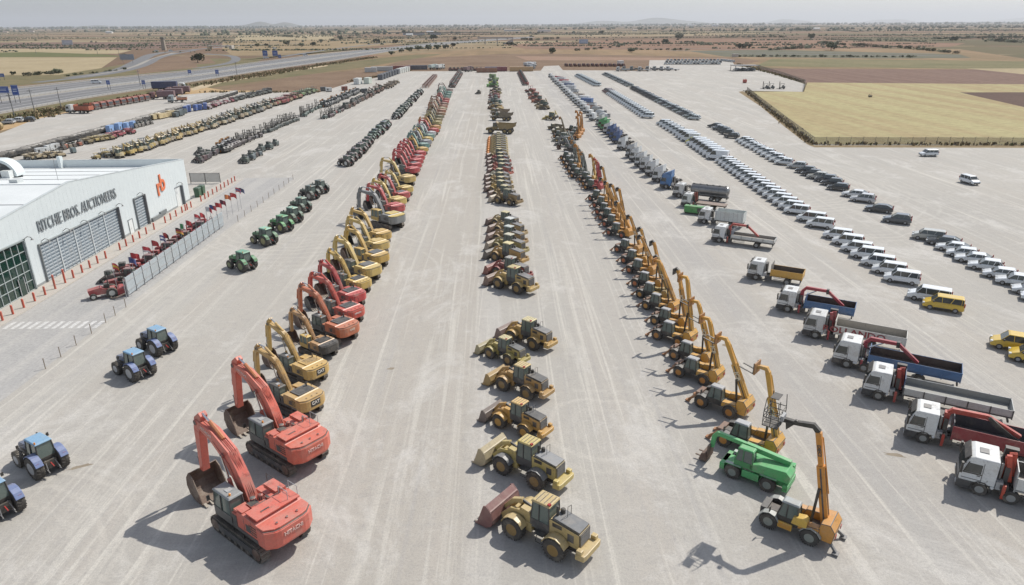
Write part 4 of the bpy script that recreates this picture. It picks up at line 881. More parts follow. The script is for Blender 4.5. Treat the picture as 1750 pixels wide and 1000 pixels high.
# the yard
sheet('yard_ground',[(-900,420),(0,228),(60,204),(130,190),(290,164),(360,158),(545,158),(600,141),(700,122),(924,121),(930,113),(955,112),(962,120),(1108,121),(1110,103),(1250,102),(1256,113),(1290,116),(1376,144),(1372,157),(1274,155),(1390,247),(2300,249),(9000,1500),(-9000,1500)],gr,0.0)
apron=earth('worn_asphalt',(.355,.35,.34),(.41,.40,.385),.2,.9,(.45,.435,.41),0)
sheet('pavement',[(-62.6,50),(-47.3,50),(-47.3,160),(-62.6,160)],apron,.004,px=False)
mb=MB(); mb.box(-62.5,-58.9,62,159,0,.13,'concrete'); tag(obj('kerb',mb),None,None,None,'structure')
# painted crossing
wp,t_,b_=newmat('road_paint',.8); t_.links.new(ramp(t_,noise(t_,3,5,.8,pos(t_)),[(.38,(.40,.39,.375)),(.6,(.62,.615,.60))]),b_.inputs['Base Color']); MATS['roadpaint']=wp
mb=MB()
for k in range(12):
    x=-58.4+k*.95
    mb.add([(x,74.9,.008),(x+.5,74.9,.008),(x+.5,77.0,.008),(x,77.0,.008)],[(0,1,2,3)],'roadpaint')
tag(obj('crossing_marking',mb),None,None,None,'structure')
# a curb-like concrete channel across the yard
sheet('drain_strip',[(-4,128.6),(3,128.9),(3,128.7),(-4,128.3)],gr,.001,px=False)
# dark oil and dirt patches of a definite shape
def blot(x,y,rx,ry,a,n=14):
    q=[]
    for k in range(n):
        th=2*PI*k/n; r=rnd.uniform(.55,1.15); q.append((x+(rx*math.cos(th)*math.cos(a)-ry*math.sin(th)*math.sin(a))*r,y+(rx*math.cos(th)*math.sin(a)+ry*math.sin(th)*math.cos(a))*r))
    return q
soil=earth('spilled_soil',(.24,.20,.15),(.32,.28,.22),.9)
for (px,py,rx,ry,a) in ((136,798,1.1,.3,.5),(1530,778,.9,.3,-.3),(668,630,.5,.3,0),(905,485,.5,.3,0),(1238,590,.3,.3,0)):
    x,y=g(px,py); sheet('spilled_soil',blot(x,y,rx,ry,a),soil,.005,px=False)
# highway
asph=earth('asphalt_road',(.165,.165,.17),(.21,.21,.215),.1,.0001,(.2,.2,.2)); med=earth('gravel_median',(.30,.28,.25),(.36,.34,.30),.2)
U=[(-330,192),(-120,166),(33,150),(165,136),(360,118),(450,105.5),(554,92),(657,82),(747,73),(830,67.5),(905,63)]
Lw=[(-560,276),(-230,232),(0,195),(130,171),(330,140),(450,121),(570,104),(680,86),(780,74.5),(850,69),(915,64)]
U=[Vector(g(*p)) for p in U]; Lw=[Vector(g(*p)) for p in Lw]
def band(name,f0,f1,z,mat,h=0,A=U,B=Lw):
    mb=MB(); n=len(A); v=[]
    for a,b in zip(A,B):
        p=a.lerp(b,f0); q=a.lerp(b,f1); v+=[(p.x,p.y,z),(q.x,q.y,z)]
    mb.add(v,[(2*i,2*i+1,2*i+3,2*i+2) for i in range(n-1)],mat); me=fixn(mb.mesh(name))
    if me.polygons[0].normal.z<0: me.flip_normals()
    return tag(obj(name,me),None,None,None,'structure')
band('verge',0,1,.001,med); band('road',.03,.42,.006,asph); band('road',.56,.93,.006,asph)
for f in (.05,.165,.29,.41,.575,.70,.82,.915): band('lane_marking',f,f+.006,.012,'roadpaint')
def rail(name,A,B,f,label,z=.75,post=4.0,parent=None):
    r=empty(name,(0,0,0)); tag(r,label,'guard rail'); b=MB(); p=MB(); pts=[a.lerp(c,f) for a,c in zip(A,B)]
    for a,c in zip(pts[:-1],pts[1:]):
        b.bar((a.x,a.y,z-.15),(c.x,c.y,z-.15),.08,.32,'lightgrey'); L=(c-a).length
        for k in range(int(L/post)): q=a.lerp(c,k*post/L); p.box(q.x-.06,q.x+.06,q.y-.06,q.y+.06,0,z-.25,'midgrey')
    obj('rail',b,r); obj('posts',p,r)['kind']='stuff'; return r
rail('guard_rail',U,Lw,.97,'grey steel guard rail along the yard side of the highway')
rail('guard_rail',U,Lw,.47,'grey steel guard rail in the highway median, farther of the two')
rail('guard_rail',U,Lw,.52,'grey steel guard rail in the highway median, nearer of the two')
rail('guard_rail',U,Lw,.02,'grey steel guard rail along the field side of the highway')
def road(pts,wd,name='road',z=.010,mat=None,px=True):
    q=[Vector(g(*p)) if px else Vector(p) for p in pts]; mb=MB(); v=[]
    # smooth
    for _ in range(2):
        r=[q[0]]
        for a,b in zip(q[:-1],q[1:]): r+=[a.lerp(b,.25),a.lerp(b,.75)]
        r.append(q[-1]); q=r
    n=len(q)
    for i,p in enumerate(q):
        d=(q[min(i+1,n-1)]-q[max(i-1,0)]).normalized(); nx=Vector((-d.y,d.x))*wd/2; v+=[(p.x+nx.x,p.y+nx.y,z),(p.x-nx.x,p.y-nx.y,z)]
    mb.add(v,[(2*i,2*i+1,2*i+3,2*i+2) for i in range(n-1)],mat or asph); me=fixn(mb.mesh(name))
    if me.polygons[0].normal.z<0: me.flip_normals()
    return tag(obj(name,me),None,None,None,'structure')
road([(120,133),(205,122),(238,104),(262,91),(330,85),(430,76),(520,74)],13)
road([(150,131),(225,119),(262,101),(300,90)],9,z=.018,mat=med); road([(60,141),(190,127),(250,112),(272,97),(335,85.5)],8,z=.022)
road([(336,117),(395,108),(406,101),(396,95),(360,93),(352,92)],9,z=.02)
road([(480,97),(560,85),(640,75),(740,66)],9,z=.02); road([(1250,92),(1400,93),(1560,95),(1640,96)],9,z=-.005); road([(1140,86),(1250,89),(1400,90),(1600,92)],7,z=-.005)
road([(900,80),(1040,83),(1150,82),(1300,86)],6,z=-.005)
road([(560,62),(900,66),(1060,64)],10,mat=tan,z=-.01)
# hills on the horizon: real ridges far away
hm,t_,b_=newmat('hill_scrub',1); t_.links.new(ramp(t_,noise(t_,.002,5,.7,pos(t_)),[(.35,(.07,.08,.05)),(.7,(.16,.14,.10))]),b_.inputs['Base Color'])
def hill(px0,px1,dist,hgt,label,seed):
    r=random.Random(seed); a=Vector(g(px0,200)).normalized()*dist; b=Vector(g(px1,200)).normalized()*dist
    a*=dist/max(1,a.y) ; b*=dist/max(1,b.y); n=40; m=10; v=[]
    for j in range(m+1):
        fy=j/m
        for i in range(n+1):
            f=i/n; x=a.x+(b.x-a.x)*f; y=a.y+(fy-.5)*(b.x-a.x)*.5
            e=math.sin(PI*f)**1.3*(.62+.2*math.sin(f*7+seed)+.12*math.sin(f*17+seed*2))*math.sin(PI*fy)**.8
            v.append((x,y,max(0,hgt*e*1.25)-1))
    mb=MB(); mb.add(v,[(j*(n+1)+i,j*(n+1)+i+1,(j+1)*(n+1)+i+1,(j+1)*(n+1)+i) for j in range(m) for i in range(n)],hm)
    me=mb.mesh('hill'); me.polygons.foreach_set('use_smooth',[True]*len(me.polygons)); return tag(obj('hill',me),None,None,None,'structure')
hill(425,540,17000,150,'',1); hill(960,1210,24000,235,'',2); hill(1255,1380,30000,170,'',3); hill(1430,1560,32000,150,'',5); hill(1600,1960,34000,260,'',4); hill(150,260,20000,60,'',6)
# ---------------------------------------------------------------- the hall
HX=-62.5
mats_w='#cfd8d8'
wallm,t_,b_=newmat('white_cladding',.45); t_.links.new(ramp(t_,noise(t_,1,5,.7,pos(t_,.5,1.6)),[(.3,(.58,.63,.635)),(.7,(.64,.69,.69))]),b_.inputs['Base Color']); MATS['wall']=wallm
roofm,t_,b_=newmat('white_roof_membrane',.6); t_.links.new(ramp(t_,noise(t_,.15,6,.75,pos(t_)),[(.3,(.60,.63,.625)),(.65,(.68,.705,.70))]),b_.inputs['Base Color']); MATS['roofm']=roofm
hall=empty('warehouse',(HX,100,0)); tag(hall,'white clad warehouse hall with large glazed doors and grey lettering','building')
HI=Matrix.Translation((-HX,-100,0))
def hpart(name,mb,parent=None,color=None):
    if parent is None: mb.v=[(x-HX,y-100,z) for x,y,z in mb.v]; return obj(name,mb,hall,color)
    mb.v=[(x-HX,y-100,z) for x,y,z in mb.v]; return obj(name,mb,parent,color)
def ztop(y): return 11.9-abs(y-100.5)*.0955
b=MB(); b.prism([(62,.0),(62,ztop(62)),(100.5,ztop(100.5)),(138.3,ztop(138.3)),(138.3,0)],HX-.35,HX,'wall','x')
for k in range(76):
    y=62.5+k; b.box(HX,HX+.006,y-.06,y+.06,.25,ztop(y)-.1,'wall')
b.box(HX-46,HX-.35,138.0,138.3,0,ztop(138.3),'wall'); b.box(HX-46,HX-.35,62,62.3,0,6.5,'wall'); hw_=hpart('wall',b)
b=MB(); b.add([(HX-.35,62.3,7.6),(HX-.35,100.5,11.6),(HX-46,100.5,11.6),(HX-46,62.3,7.6)],[(0,1,2,3)],'roofm'); b.add([(HX-.35,100.5,11.6),(HX-.35,138.0,6.9),(HX-46,138.0,6.9),(HX-46,100.5,11.6)],[(0,1,2,3)],'roofm')
for k in range(9):
    y=66+k*8.6
    if abs(y-100.5)>2: zz=11.6-(abs(y-100.5)*(.1047 if y<100.5 else .1253)); b.box(HX-46,HX-.4,y-.05,y+.05,zz-.02,zz+.07,'lightgrey')
b.box(HX-46,HX-.35,100.3,100.7,11.55,11.68,'roofm'); hpart('roof',b)
b=MB()
for (ya,yb) in ((62,100.5),(100.5,138.3)): b.bar((HX-.17,ya,ztop(ya)+.05),(HX-.17,yb,ztop(yb)+.05),.42,.1,'#c3cccd')
b.box(HX-46,HX-.4,137.97,138.35,ztop(138.3),ztop(138.3)+.1,'#b9c4c8'); b.box(HX-24,HX-23.4,137.0,138,7,9.2,'wall'); hpart('coping',b)
def sect(y0,y1,z0,z1,cols,rows,name='roller_door'):
    d=MB(); d.box(HX+.015,HX+.05,y0,y1,z0,z1,'#8f9aa3'); p=hpart(name,d)
    gq=MB()
    for r in range(rows):
        for c in range(cols):
            w_=(y1-y0)/cols; h_=(z1-z0)/rows; a=y0+c*w_+.12; gq.box(HX+.05,HX+.062,a,a+w_-.24,z0+r*h_+h_*.42,z0+(r+1)*h_-.1,'#566a78'); gq.box(HX+.05,HX+.075,a-.05,a+w_-.19,z0+r*h_+.02,z0+r*h_+h_*.36,'#b9c3c8')
    hpart('door_panels',gq,p)
    f=MB(); f.box(HX+.02,HX+.28,y0-.12,y0,z0,z1+.12,'#7b8285'); f.box(HX+.02,HX+.5,y1,y1+.18,z0,z1+.12,'#6d7073'); f.box(HX+.02,HX+.3,y0,y1,z1,z1+.14,'#8b9396')
    if cols>4:
        for k in range(1,5): y=y0+(y1-y0)*k/5; f.box(HX+.05,HX+.16,y-.11,y+.11,z0,z1,'#c4cccf')
    hpart('frame',f,p); return p
sect(90.6,111.0,.2,5.4,20,11); sect(116.8,120.1,.2,5.45,2,11)
b=MB(); b.box(HX+.015,HX+.06,113.8,115.1,.15,2.45,'#dfe4e3'); dd=hpart('door',b); b=MB(); 
for (a0,a1,z0,z1) in ((113.7,113.8,.15,2.55),(115.1,115.2,.15,2.55),(113.7,115.2,2.45,2.55)): b.box(HX+.01,HX+.1,a0,a1,z0,z1,'#7b8285')
hpart('frame',b,dd)
b=MB(); b.box(HX+.015,HX+.06,132.4,134.6,.15,3.8,'#dfe4e3'); dd=hpart('door',b); b=MB(); b.box(HX+.01,HX+.55,134.6,134.9,.15,3.9,'#59626a'); b.box(HX+.01,HX+.15,132.3,134.6,3.8,3.9,'#59626a'); hpart('frame',b,dd)
b=MB()
b.box(HX+.008,HX+.05,88.1,138.2,.13,.45,'#8e9496'); hpart('plinth',b)
for k in range(9):
    b=MB(); x=HX-6-k*4.3; b.box(x,x+1.2,94+(k%3)*9,95.4+(k%3)*9,10.5,11.75,'#c4caca'); 
    if k%3==1: hpart('roof_vent',b)
# glazed entrance
gg,t_,b_=newmat('green_glazing',.08); b_.inputs['Base Color'].default_value=(.008,.035,.026,1); b_.inputs['Specular IOR Level'].default_value=.9; MATS['gglass']=gg
b=MB(); b.box(HX+.02,HX+.06,70,87.8,.15,6.9,'gglass'); gz=hpart('glazing',b); b=MB()
for k in range(15): y=70+k*1.27; b.box(HX+.06,HX+.16,y-.04,y+.04,.15,6.9,'#aeb9b9')
for k in range(6): z=.2+k*1.33; b.box(HX+.06,HX+.13,70,87.8,z-.04,z+.04,'#aeb9b9')
b.box(HX+.05,HX+.3,87.8,88.0,.1,7.05,'#8f9a9c'); b.box(HX+.05,HX+.3,70,88,6.9,7.05,'#8f9a9c'); hpart('mullions',b,gz)
b=MB(); b.box(HX+.16,HX+.2,85.0,86.0,.15,2.4,'gglass'); b.box(HX+.15,HX+.22,84.9,85.0,.15,2.5,'lightgrey'); b.box(HX+.15,HX+.22,86,86.1,.15,2.5,'lightgrey'); hpart('door',b,gz)
t=text_mb('RITCHIE BROS. AUCTIONEERS',2.2,'#868e92',.05,.02); xs_=[v[0] for v in t.v]; sc_=20.4/(max(xs_)-min(xs_)); xf(t,PI/2,(HX+.11,101.6,7.65),sx=sc_); hpart('sign_lettering',t)
t=text_mb('r',4.6,'#e0703c',.06,.08); hpart('sign_logo',xf(t,PI/2,(HX+.12,126.2,5.35)))
t=text_mb('b',4.3,'#e0703c',.06,.08); hpart('sign_logo',xf(t,PI/2,(HX+.125,127.75,5.85)))
for y,z in ((88.3,6.95),(91.5,5.7),(96.5,5.7),(101,5.7),(106,5.7),(111.3,5.7),(118.4,5.85),(133.6,4.4)):
    b=MB(); b.path([(HX,y,z),(HX+.5,y,z+.35),(HX+.95,y,z+.25),(HX+1.05,y,z)],.05,'midgrey'); b.lathe((HX+1.05,y,z-.1),[(.2,0),(.08,.18)],'midgrey',8,'z'); hpart('lamp',b)
b=MB(); b.box(HX+.02,HX+.35,121.5,125.3,.15,.8,'#6a7276'); b.box(HX+.02,HX+.3,127.3-2.6,127.2,.5,1.1,'#6a7276'); hpart('wall_unit',b)
# curved plant screen and air units on the roof (things of their own kind but fixed to the hall: parts)
b=MB(); n=12; x1,zb_,rr=-78.6,10.2,2.7
arc=[(x1-rr+rr*math.cos(PI/2*k/n),zb_+rr*math.sin(PI/2*k/n)) for k in range(n+1)]+[(x1-16,zb_+rr)]
inn=[(x1-rr+(rr-.45)*math.cos(PI/2*k/n),zb_+(rr-.45)*math.sin(PI/2*k/n)) for k in range(n+1)]+[(x1-16,zb_+rr-.45)]
for k in range(len(arc)-1): b.prism([arc[k],arc[k+1],inn[k+1],inn[k]],113.4,115.6,'wall')
b.prism(inn+[(x1-16,9.6),(x1-.45,9.6)],115.3,115.5,'midgrey'); hpart('plant_screen',b)
b=MB(); b.box(-80.3,-79.0,112.2,113.3,10.1,11.3,'#d5d9d8'); b.box(-84,-81.4,112,113.4,10.1,10.9,'#c5cac9'); b.path([(-82,113,10.9),(-82,113,12.0),(-80.6,113,12.0)],.09,'midgrey'); hpart('air_unit',b)
b=MB(); b.tube((-68.4,107.5,10.5),(-68.4,107.5,16.2),.03,'midgrey',5); hpart('aerial',b)
# mesh fence and grit bins beside the hall
r=empty('mesh_fence',(-62,140,0)); tag(r,'dark mesh fence panel between posts behind the far corner of the warehouse','fence')
scr,t_,b_=newmat('fence_screen',.9); b_.inputs['Base Color'].default_value=(.40,.41,.40,1); b_.inputs['Alpha'].default_value=.5; MATS['screen']=scr
b=MB(); b.box(-7,-.4,14.4,14.44,.3,2.3,'screen'); obj('mesh_panel',b,r); 
for x in (-7,-3.7,-.4): b=MB(); b.box(x-.06,x+.06,14.3,14.38,0,2.4,'darkgrey'); obj('post',b,r)
b=MB(); b.box(-7,-.4,14.36,14.44,2.3,2.36,'darkgrey'); obj('rail',b,r)
for k,(y,l) in enumerate(((140.9,'left'),(142.9,'right'))):
    b=MB(); b.frust((-62.4,-61.5,y-.55,y+.55,0),(-62.5,-61.4,y-.65,y+.65,1.9),'#2f5a3f'); b.frust((-62.55,-61.35,y-.7,y+.7,1.9),(-62.4,-61.5,y-.5,y+.5,2.1),'#27503a')
    tag(obj('waste_bin',b),'green waste container beside the warehouse corner, %s of two'%l,'bin','green waste containers')
# bollards in front of the hall
by=[77.2,79.1,81.2,83.4,85.6,87.8,90.1,92.1,94.3,96.3,98.4,100.7,104.9,106.9,109.2,111.3,113.7,116.5,120.8,123,125.3,127.9,129.4,130.2,132,136.8,138.8,140.6,142.9,145.2,147.5,149.6,151.8,154,155.9]
by=[68.6,70.8,73.0,75.1]+by
for i,y in enumerate(by):
    tall=i in (10,) or abs(y-90.1)<.1 or abs(y-87.8)<.1
    b=MB(); h=1.95 if tall else 1.15; b.lathe((0,0,.13),[(.13,0),(.13,h),(.06,h+.06)],'#c9543c',10,'z')
    o=obj('bollard',b,None,None,(-59.75,y,0)); tag(o,('tall ' if tall else '')+'red steel bollard in front of the warehouse, '+ORD[i]+' from the near end','bollard','red bollards along the warehouse')
# screen fence with flags
FX=-48.7
r=empty('screen_fence',(FX,85,0)); tag(r,'long grey ribbed sheet fence behind the row of flags','fence')
n=15; sp=(119.0-85.0)/n
for k in range(n):
    b=MB(); y=k*sp; b.box(-.03,.03,y+.04,y+sp-.04,.15,2.55,'#a9b3b8')
    for q in range(7): yy=y+.2+q*(sp-.3)/7; b.box(.03,.055,yy,yy+.16,.2,2.5,'#bcc5c9')
    p=obj('sheet_panel',b,r); b=MB(); b.box(.055,.1,y+.04,y+sp-.04,.7,.78,'lightgrey'); obj('cross_rail',b,p); b=MB(); b.box(.055,.1,y+.04,y+sp-.04,1.9,1.98,'lightgrey'); obj('cross_rail',b,p)
    b=MB(); b.box(-.05,.12,y-.05,y+.04,0,2.7,'lightgrey'); b.bar((.06,y,1.0),(.5,y,.05),.05,.05,'lightgrey'); obj('post',b,r)
FL=[('#c9a227','#b3242c','spain'),('#2a3a78','#3a4a86','plain'),('#b8202c','#b8202c','plain'),('#c83040','#e4e0e0','poland'),('#b02a30','#c03038','plain'),('#2c3f80','#d8d8dc','greek'),('#b02a30','#1c1c1c','plain'),('#d0502c','#d9a52c','german'),('#1f8a4c','#e8e8e4','italy'),('#b02a30','#b8303a','plain'),('#c83c46','#d8d4d4','poland'),('#c0303a','#c0303a','plain'),('#c4c8cc','#a83040','plain'),('#30508c','#9c3040','plain'),('#b8202c','#c02a34','plain'),('#5c2440','#8c2038','plain'),('#d87a38','#c8643c','plain'),('#c02a34','#c02a34','plain'),('#c84c54','#4c5c98','usa'),('#3c3c60','#28406c','plain')]
FN=['yellow and red banded','dark blue','plain red','red over white','crimson','blue and white','dark red and black','orange, black and gold','green, white and red','narrow red','pale pink and white','bright red','grey and maroon','blue and maroon','scarlet','purple','orange','small red','red, white and blue','navy']
def flag(x,y,i):
    c1,c2,ty=FL[i]; r=empty('flag',(x,y,0)); tag(r,'flagpole with a %s flag, %s from the near end'%(FN[i],ORD[i]),'flag','flags along the sheet fence')
    b=MB(); h=4.4+rnd.uniform(-.2,.3); b.tube((0,0,0),(0,0,h),.035,'lightgrey',6); obj('pole',b,r)
    L=1.15; Hh=.8; nx=8; a=R(rnd.uniform(15,50)); v=[];f=[];b=MB(); rows=3; sag=rnd.uniform(.4,1.0)
    for side in (0,.015):
        for j in range(rows+1):
            for k in range(nx+1):
                s=k/nx; off=.16*math.sin(s*7+i)*s; d=s*L*math.cos(sag*s)
                v.append((d*math.cos(a)-off*math.sin(a)+side,d*math.sin(a)+off*math.cos(a),h-.1-Hh*j/rows-s*s*sag*.9+.03*math.sin(s*9+j)))
    for j in range(rows):
        for k in range(nx):
            col=c1
            if ty=='spain': col=c2 if j!=1 else c1
            elif ty=='german': col=('#3a3030','#b3242c','#d9a52c')[j]
            elif ty=='italy': col=(c1,c2,'#b83038')[min(2,k*3//nx)]
            elif ty in('poland',): col=c2 if j>1 else c1
            elif ty in('greek','usa'): col=c1 if (j%2==0) else c2
            elif ty=='plain': col=c1 if k<nx/2 else c2
            o_=j*(nx+1)+k; m_=(rows+1)*(nx+1); b.add([v[o_],v[o_+1],v[o_+nx+2],v[o_+nx+1],v[m_+o_],v[m_+o_+1],v[m_+o_+nx+2],v[m_+o_+nx+1]],[(0,1,2,3),(7,6,5,4),(0,4,5,1),(2,6,7,3)],col)
    obj('flag_cloth',b,r)
for i in range(20): flag(FX-.9-(.5 if i in (0,2,6) else 0),85.8+i*(131-85.8)/19+rnd.uniform(-.5,.5),i)
# low posts with a chain along the edge of the asphalt
py=[64.6,67.3,70.2,73.3,76.4,78.6,81.2]+[121.5+3.6*k for k in range(11)]
for i,y in enumerate(py):
    b=MB(); b.tube((0,0,0),(0,0,1.15),.05,'#8c8070',6); b.tube((0,0,1.15),(0,0,1.2),.07,'#8c8070',6)
    tag(obj('post',b,None,None,(-47.1,y,0)),'low grey marker post on the edge of the asphalt apron, %s from the near end'%ORD[i],'post','marker posts along the apron')
for nm,a0,a1,e in (('near',0,6,'near'),('far',7,17,'far')):
    b=MB(); 
    for q in range(a0,a1):
        for z in (.95,): b.path([(-47.1,py[q],z),(-47.1,(py[q]+py[q+1])/2,z-.12),(-47.1,py[q+1],z)],.012,'midgrey',4)
    tag(obj('wire',b),'thin wire strung between the marker posts at the %s end of the apron'%e,'wire')
b=MB(); b.path([(-48.7,84.6,.6),(-49.6,83.9,.3),(-50.4,84.1,.15),(-50.9,85.0,.1)],.11,'#7a6a60',8); b.tube((-48.6,84.4,0),(-48.6,84.4,2.6),.05,'lightgrey',6); tag(obj('pipe_post',b),'bent brown hose and grey post at the near end of the sheet fence','hose')
# ---------------------------------------------------------------- wire fence round the straw field
fx=[(2180,248),(1930,248),(1750,248),(1390,247),(1345,212),(1300,176),(1276,156)]
drygr=earth('dry_fence_weeds',(.20,.15,.09),(.30,.235,.14),.5)
def fence(pts,label,h=2.1,step=3.4,screen=.5,lab2='fence'):
    q=[Vector(g(*p)) for p in pts]; o=q[0]; r=empty('wire_fence',(o.x,o.y,0)); tag(r,label,lab2)
    m=MB(); w_=MB(); L=0; cnt=0
    for a,b in zip(q[:-1],q[1:]):
        d=(b-a); l=d.length; n=max(1,int(l/step))
        for k in range(n):
            p=a+d*k/n-o
            if cnt<98:
                b_=MB(); b_.tube((p.x,p.y,0),(p.x,p.y,h),.06,'#75706a',5); u=Vector((-d.y,d.x)).normalized()*.3; b_.tube((p.x,p.y,h),(p.x+u.x,p.y+u.y,h+.3),.05,'#75706a',5); obj('post',b_,r); cnt+=1
        a_=a-o;c_=b-o
        for z in (.1,h*.5,h): w_.bar((a_.x,a_.y,z),(c_.x,c_.y,z),.03,.03,'midgrey')
        m.bar((a_.x,a_.y,h/2),(c_.x,c_.y,h/2),.01,h,'screen2')
    obj('wire',w_,r); obj('mesh',m,r); return r
scr,t_,b_=newmat('chain_link',.9); b_.inputs['Base Color'].default_value=(.17,.15,.12,1); b_.inputs['Alpha'].default_value=.30; MATS['screen2']=scr
fence(fx[:4],'chain link fence with cranked posts along the near edge of the straw field')
fence(fx[3:],'chain link fence running back along the left side of the straw field',step=2.6)
fence([(1374,157),(1376,143),(1340,130),(1292,115)],'dark chain link fence between the red field and the small storage corner')
sheet('field_ground',[(1392,248.5),(1275,158),(1268,156),(1262,157),(1300,182),(1340,216),(1380,247),(1392,252),(2400,254),(2400,247)],drygr,.003)
def tufts(name,label,lines,n,sz,mat,spread=1.2,seed=3):
    r=random.Random(seed); b=MB()
    for a,c in lines:
        a=Vector(g(*a)) ; c=Vector(g(*c)); L=(c-a).length
        for k in range(int(n*L)):
            p=a.lerp(c,r.random())+Vector((r.gauss(0,spread),r.gauss(0,spread))); s=sz*r.uniform(.5,1.4)
            for q in range(3):
                th=r.uniform(0,2*PI); w=s*.35; lx,ly=math.cos(th)*w,math.sin(th)*w; tx,ty=r.gauss(0,s*.3),r.gauss(0,s*.3)
                b.add([(p.x-lx,p.y-ly,0),(p.x+lx,p.y+ly,0),(p.x+lx*.6+tx,p.y+ly*.6+ty,s),(p.x-lx*.6+tx,p.y-ly*.6+ty,s*.9)],[(0,1,2,3)],mat[r.randrange(len(mat))])
    return tag(obj(name,b),label,'weeds',None,'stuff')
wd=[earth('dry_weed',(.30,.23,.14),(.38,.30,.18),1),earth('brown_weed',(.23,.17,.11),(.29,.22,.14),1),earth('green_weed',(.11,.12,.05),(.16,.16,.08),1)]
tufts('weeds','dry weeds growing through the wire fence of the straw field',[(fx[1],fx[2]),(fx[2],fx[3]),(fx[3],fx[5]),(fx[5],fx[6])],3,.6,wd[:1]*3+wd[1:3],.8)
tufts('weeds','green and dry weeds on the verge beside the highway',[((0,206),(130,183)),((60,196),(290,158)),((330,147),(520,118)),((0,212),(100,194)),((400,134),(640,98))],3,1.0,wd,3.0,4)
tufts('weeds','rough weeds along the back edge of the yard',[((350,158),(545,158)),((600,140),(700,121)),((1262,110),(1370,140))],2,.8,wd,1.2,5)
# ---------------------------------------------------------------- trees and scrub
lf=[]
for i,(a,c) in enumerate((((.035,.045,.018),(.085,.10,.04)),((.05,.065,.03),(.115,.125,.06)),((.07,.075,.045),(.15,.145,.09)))):
    m,t_,b_=newmat('foliage',.8); t_.links.new(ramp(t_,noise(t_,.9,3,.7),[(.35,a),(.65,c)]),b_.inputs['Base Color']); lf.append(m)
bark=earth('bark',(.09,.065,.045),(.14,.10,.07),1)
def crown(seed,n,lm,flat=.8):
    r=random.Random(seed); b=MB(); lobes=[(Vector((r.uniform(-.6,.6),r.uniform(-.6,.6),r.uniform(.0,.75)*flat+.5)),r.uniform(.28,.52)) for _ in range(9)]
    for k in range(n):
        c,rad=lobes[r.randrange(len(lobes))]; d=Vector((r.gauss(0,1),r.gauss(0,1),r.gauss(0,1))).normalized(); p=c+d*rad*r.uniform(.65,1.05)
        s=r.uniform(.07,.16); u=Vector((r.gauss(0,1),r.gauss(0,1),r.gauss(0,1))).normalized(); w_=u.orthogonal().normalized()
        b.add([p-u*s-w_*s*.6,p+u*s-w_*s*.6,p+u*s+w_*s*.6,p-u*s+w_*s*.6],[(0,1,2,3)],lm)
    return b
def trunkmb():
    b=MB(); b.tube((0,0,0),(0,.02,.5),.07,bark,7,.045)
    for a in range(4): b.tube((0,.02,.42),(.35*math.cos(a*1.6),.35*math.sin(a*1.6),.85),.035,bark,5,.012)
    return b
CR=[crown(k,420,lf[k%3]).mesh('crown') for k in range(5)]; TR=trunkmb().mesh('trunk')
SM=[]
for k in range(5): b=crown(k+20,150,lf[k%3],.5); SM.append(b.mesh('bush'))
# individual trees and bushes: pixel of the foot, height in metres, kind, label
TT=[(338,107,8.5,'round dark green tree on the island inside the slip road loop'),(103,127.5,3,''),(72,131,3,''),(100,126,4.2,'bushy tree at the left end of the tan field beside the highway'),(87,128,3,'low bush left of the bushy tree beside the highway'),(23,128,2.6,'small round bush near the left edge of the tan field'),(212,97,3.5,'bush beside the slip road sign'),
(691,58,15,'tall bush on the red bank above the far road, left one'),(1027,58.5,13,'dark tree on the bank with a red gully below, left of the pair'),(1160,68,16,'dark tree with a leaning trunk above the red gully'),(944,91.5,7,'round dark bush alone in the dry grass behind the yard'),(1079,90,6,'small round bush right of centre in the dry grass behind the yard'),(1135,75,8,'wide low bush on the red slope'),(1264,83.5,7,'bush beside the far road, left of a pair'),(1275,83,8,'bush beside the far road, right of a pair'),
(1386,66,11,'lone round tree among pale fields on the right'),(1420,86,11,'upright dark tree beside the far road on the right'),(1628,71,9,'lone bush in the pale field at far right'),(439,80,6,'scrubby tree left of the blue highway signs'),(455,79,5,'second scrubby tree left of the blue highway signs'),(490,77,8,'tree on the dry slope above the blue signs'),(515,80.5,7,'dark bush on the slope right of the blue signs'),(535,79,7,'bush at the right end of the dry slope'),(583,68.5,10,'dark tree beside the access road at the skyline'),(644,74,9,'round bush between the two highway branches'),(676,74,7,'bush right of the round bush between the highway branches'),(741,68.5,12,'dark upright tree beside the overpass'),(777,69,7,'small tree on the highway bank right of the overpass'),
(669,94,5,'dark bush on the highway bank near the yard'),(686,90,5,'low bush on the highway bank, left of the bank scrub'),(700,88,6,'bush in the bank scrub, nearest the highway'),(716,86.5,7,'bush in the bank scrub, second from the left'),(732,86,7.5,'bush in the bank scrub, third from the left'),(747,85,7.5,'bush in the bank scrub, fourth from the left'),(762,83.5,7,'bush in the bank scrub, fifth from the left'),(775,80,6,'bush at the right end of the bank scrub')]
i_=0
def tree(px,py,h,label,k,parts=True,z=0):
    x,y=g(px,py); sc=h/1.45
    r=empty('tree',(x,y,-.05),rnd.uniform(0,6.2),sc); tag(r,label,'tree'); o=obj('trunk',TR,r); o=obj('crown',CR[k%5],r); o.scale=(1.15,1.1,.95)
for px,py,h,l in TT:
    if l: tree(px,py,h,l,i_); i_+=1
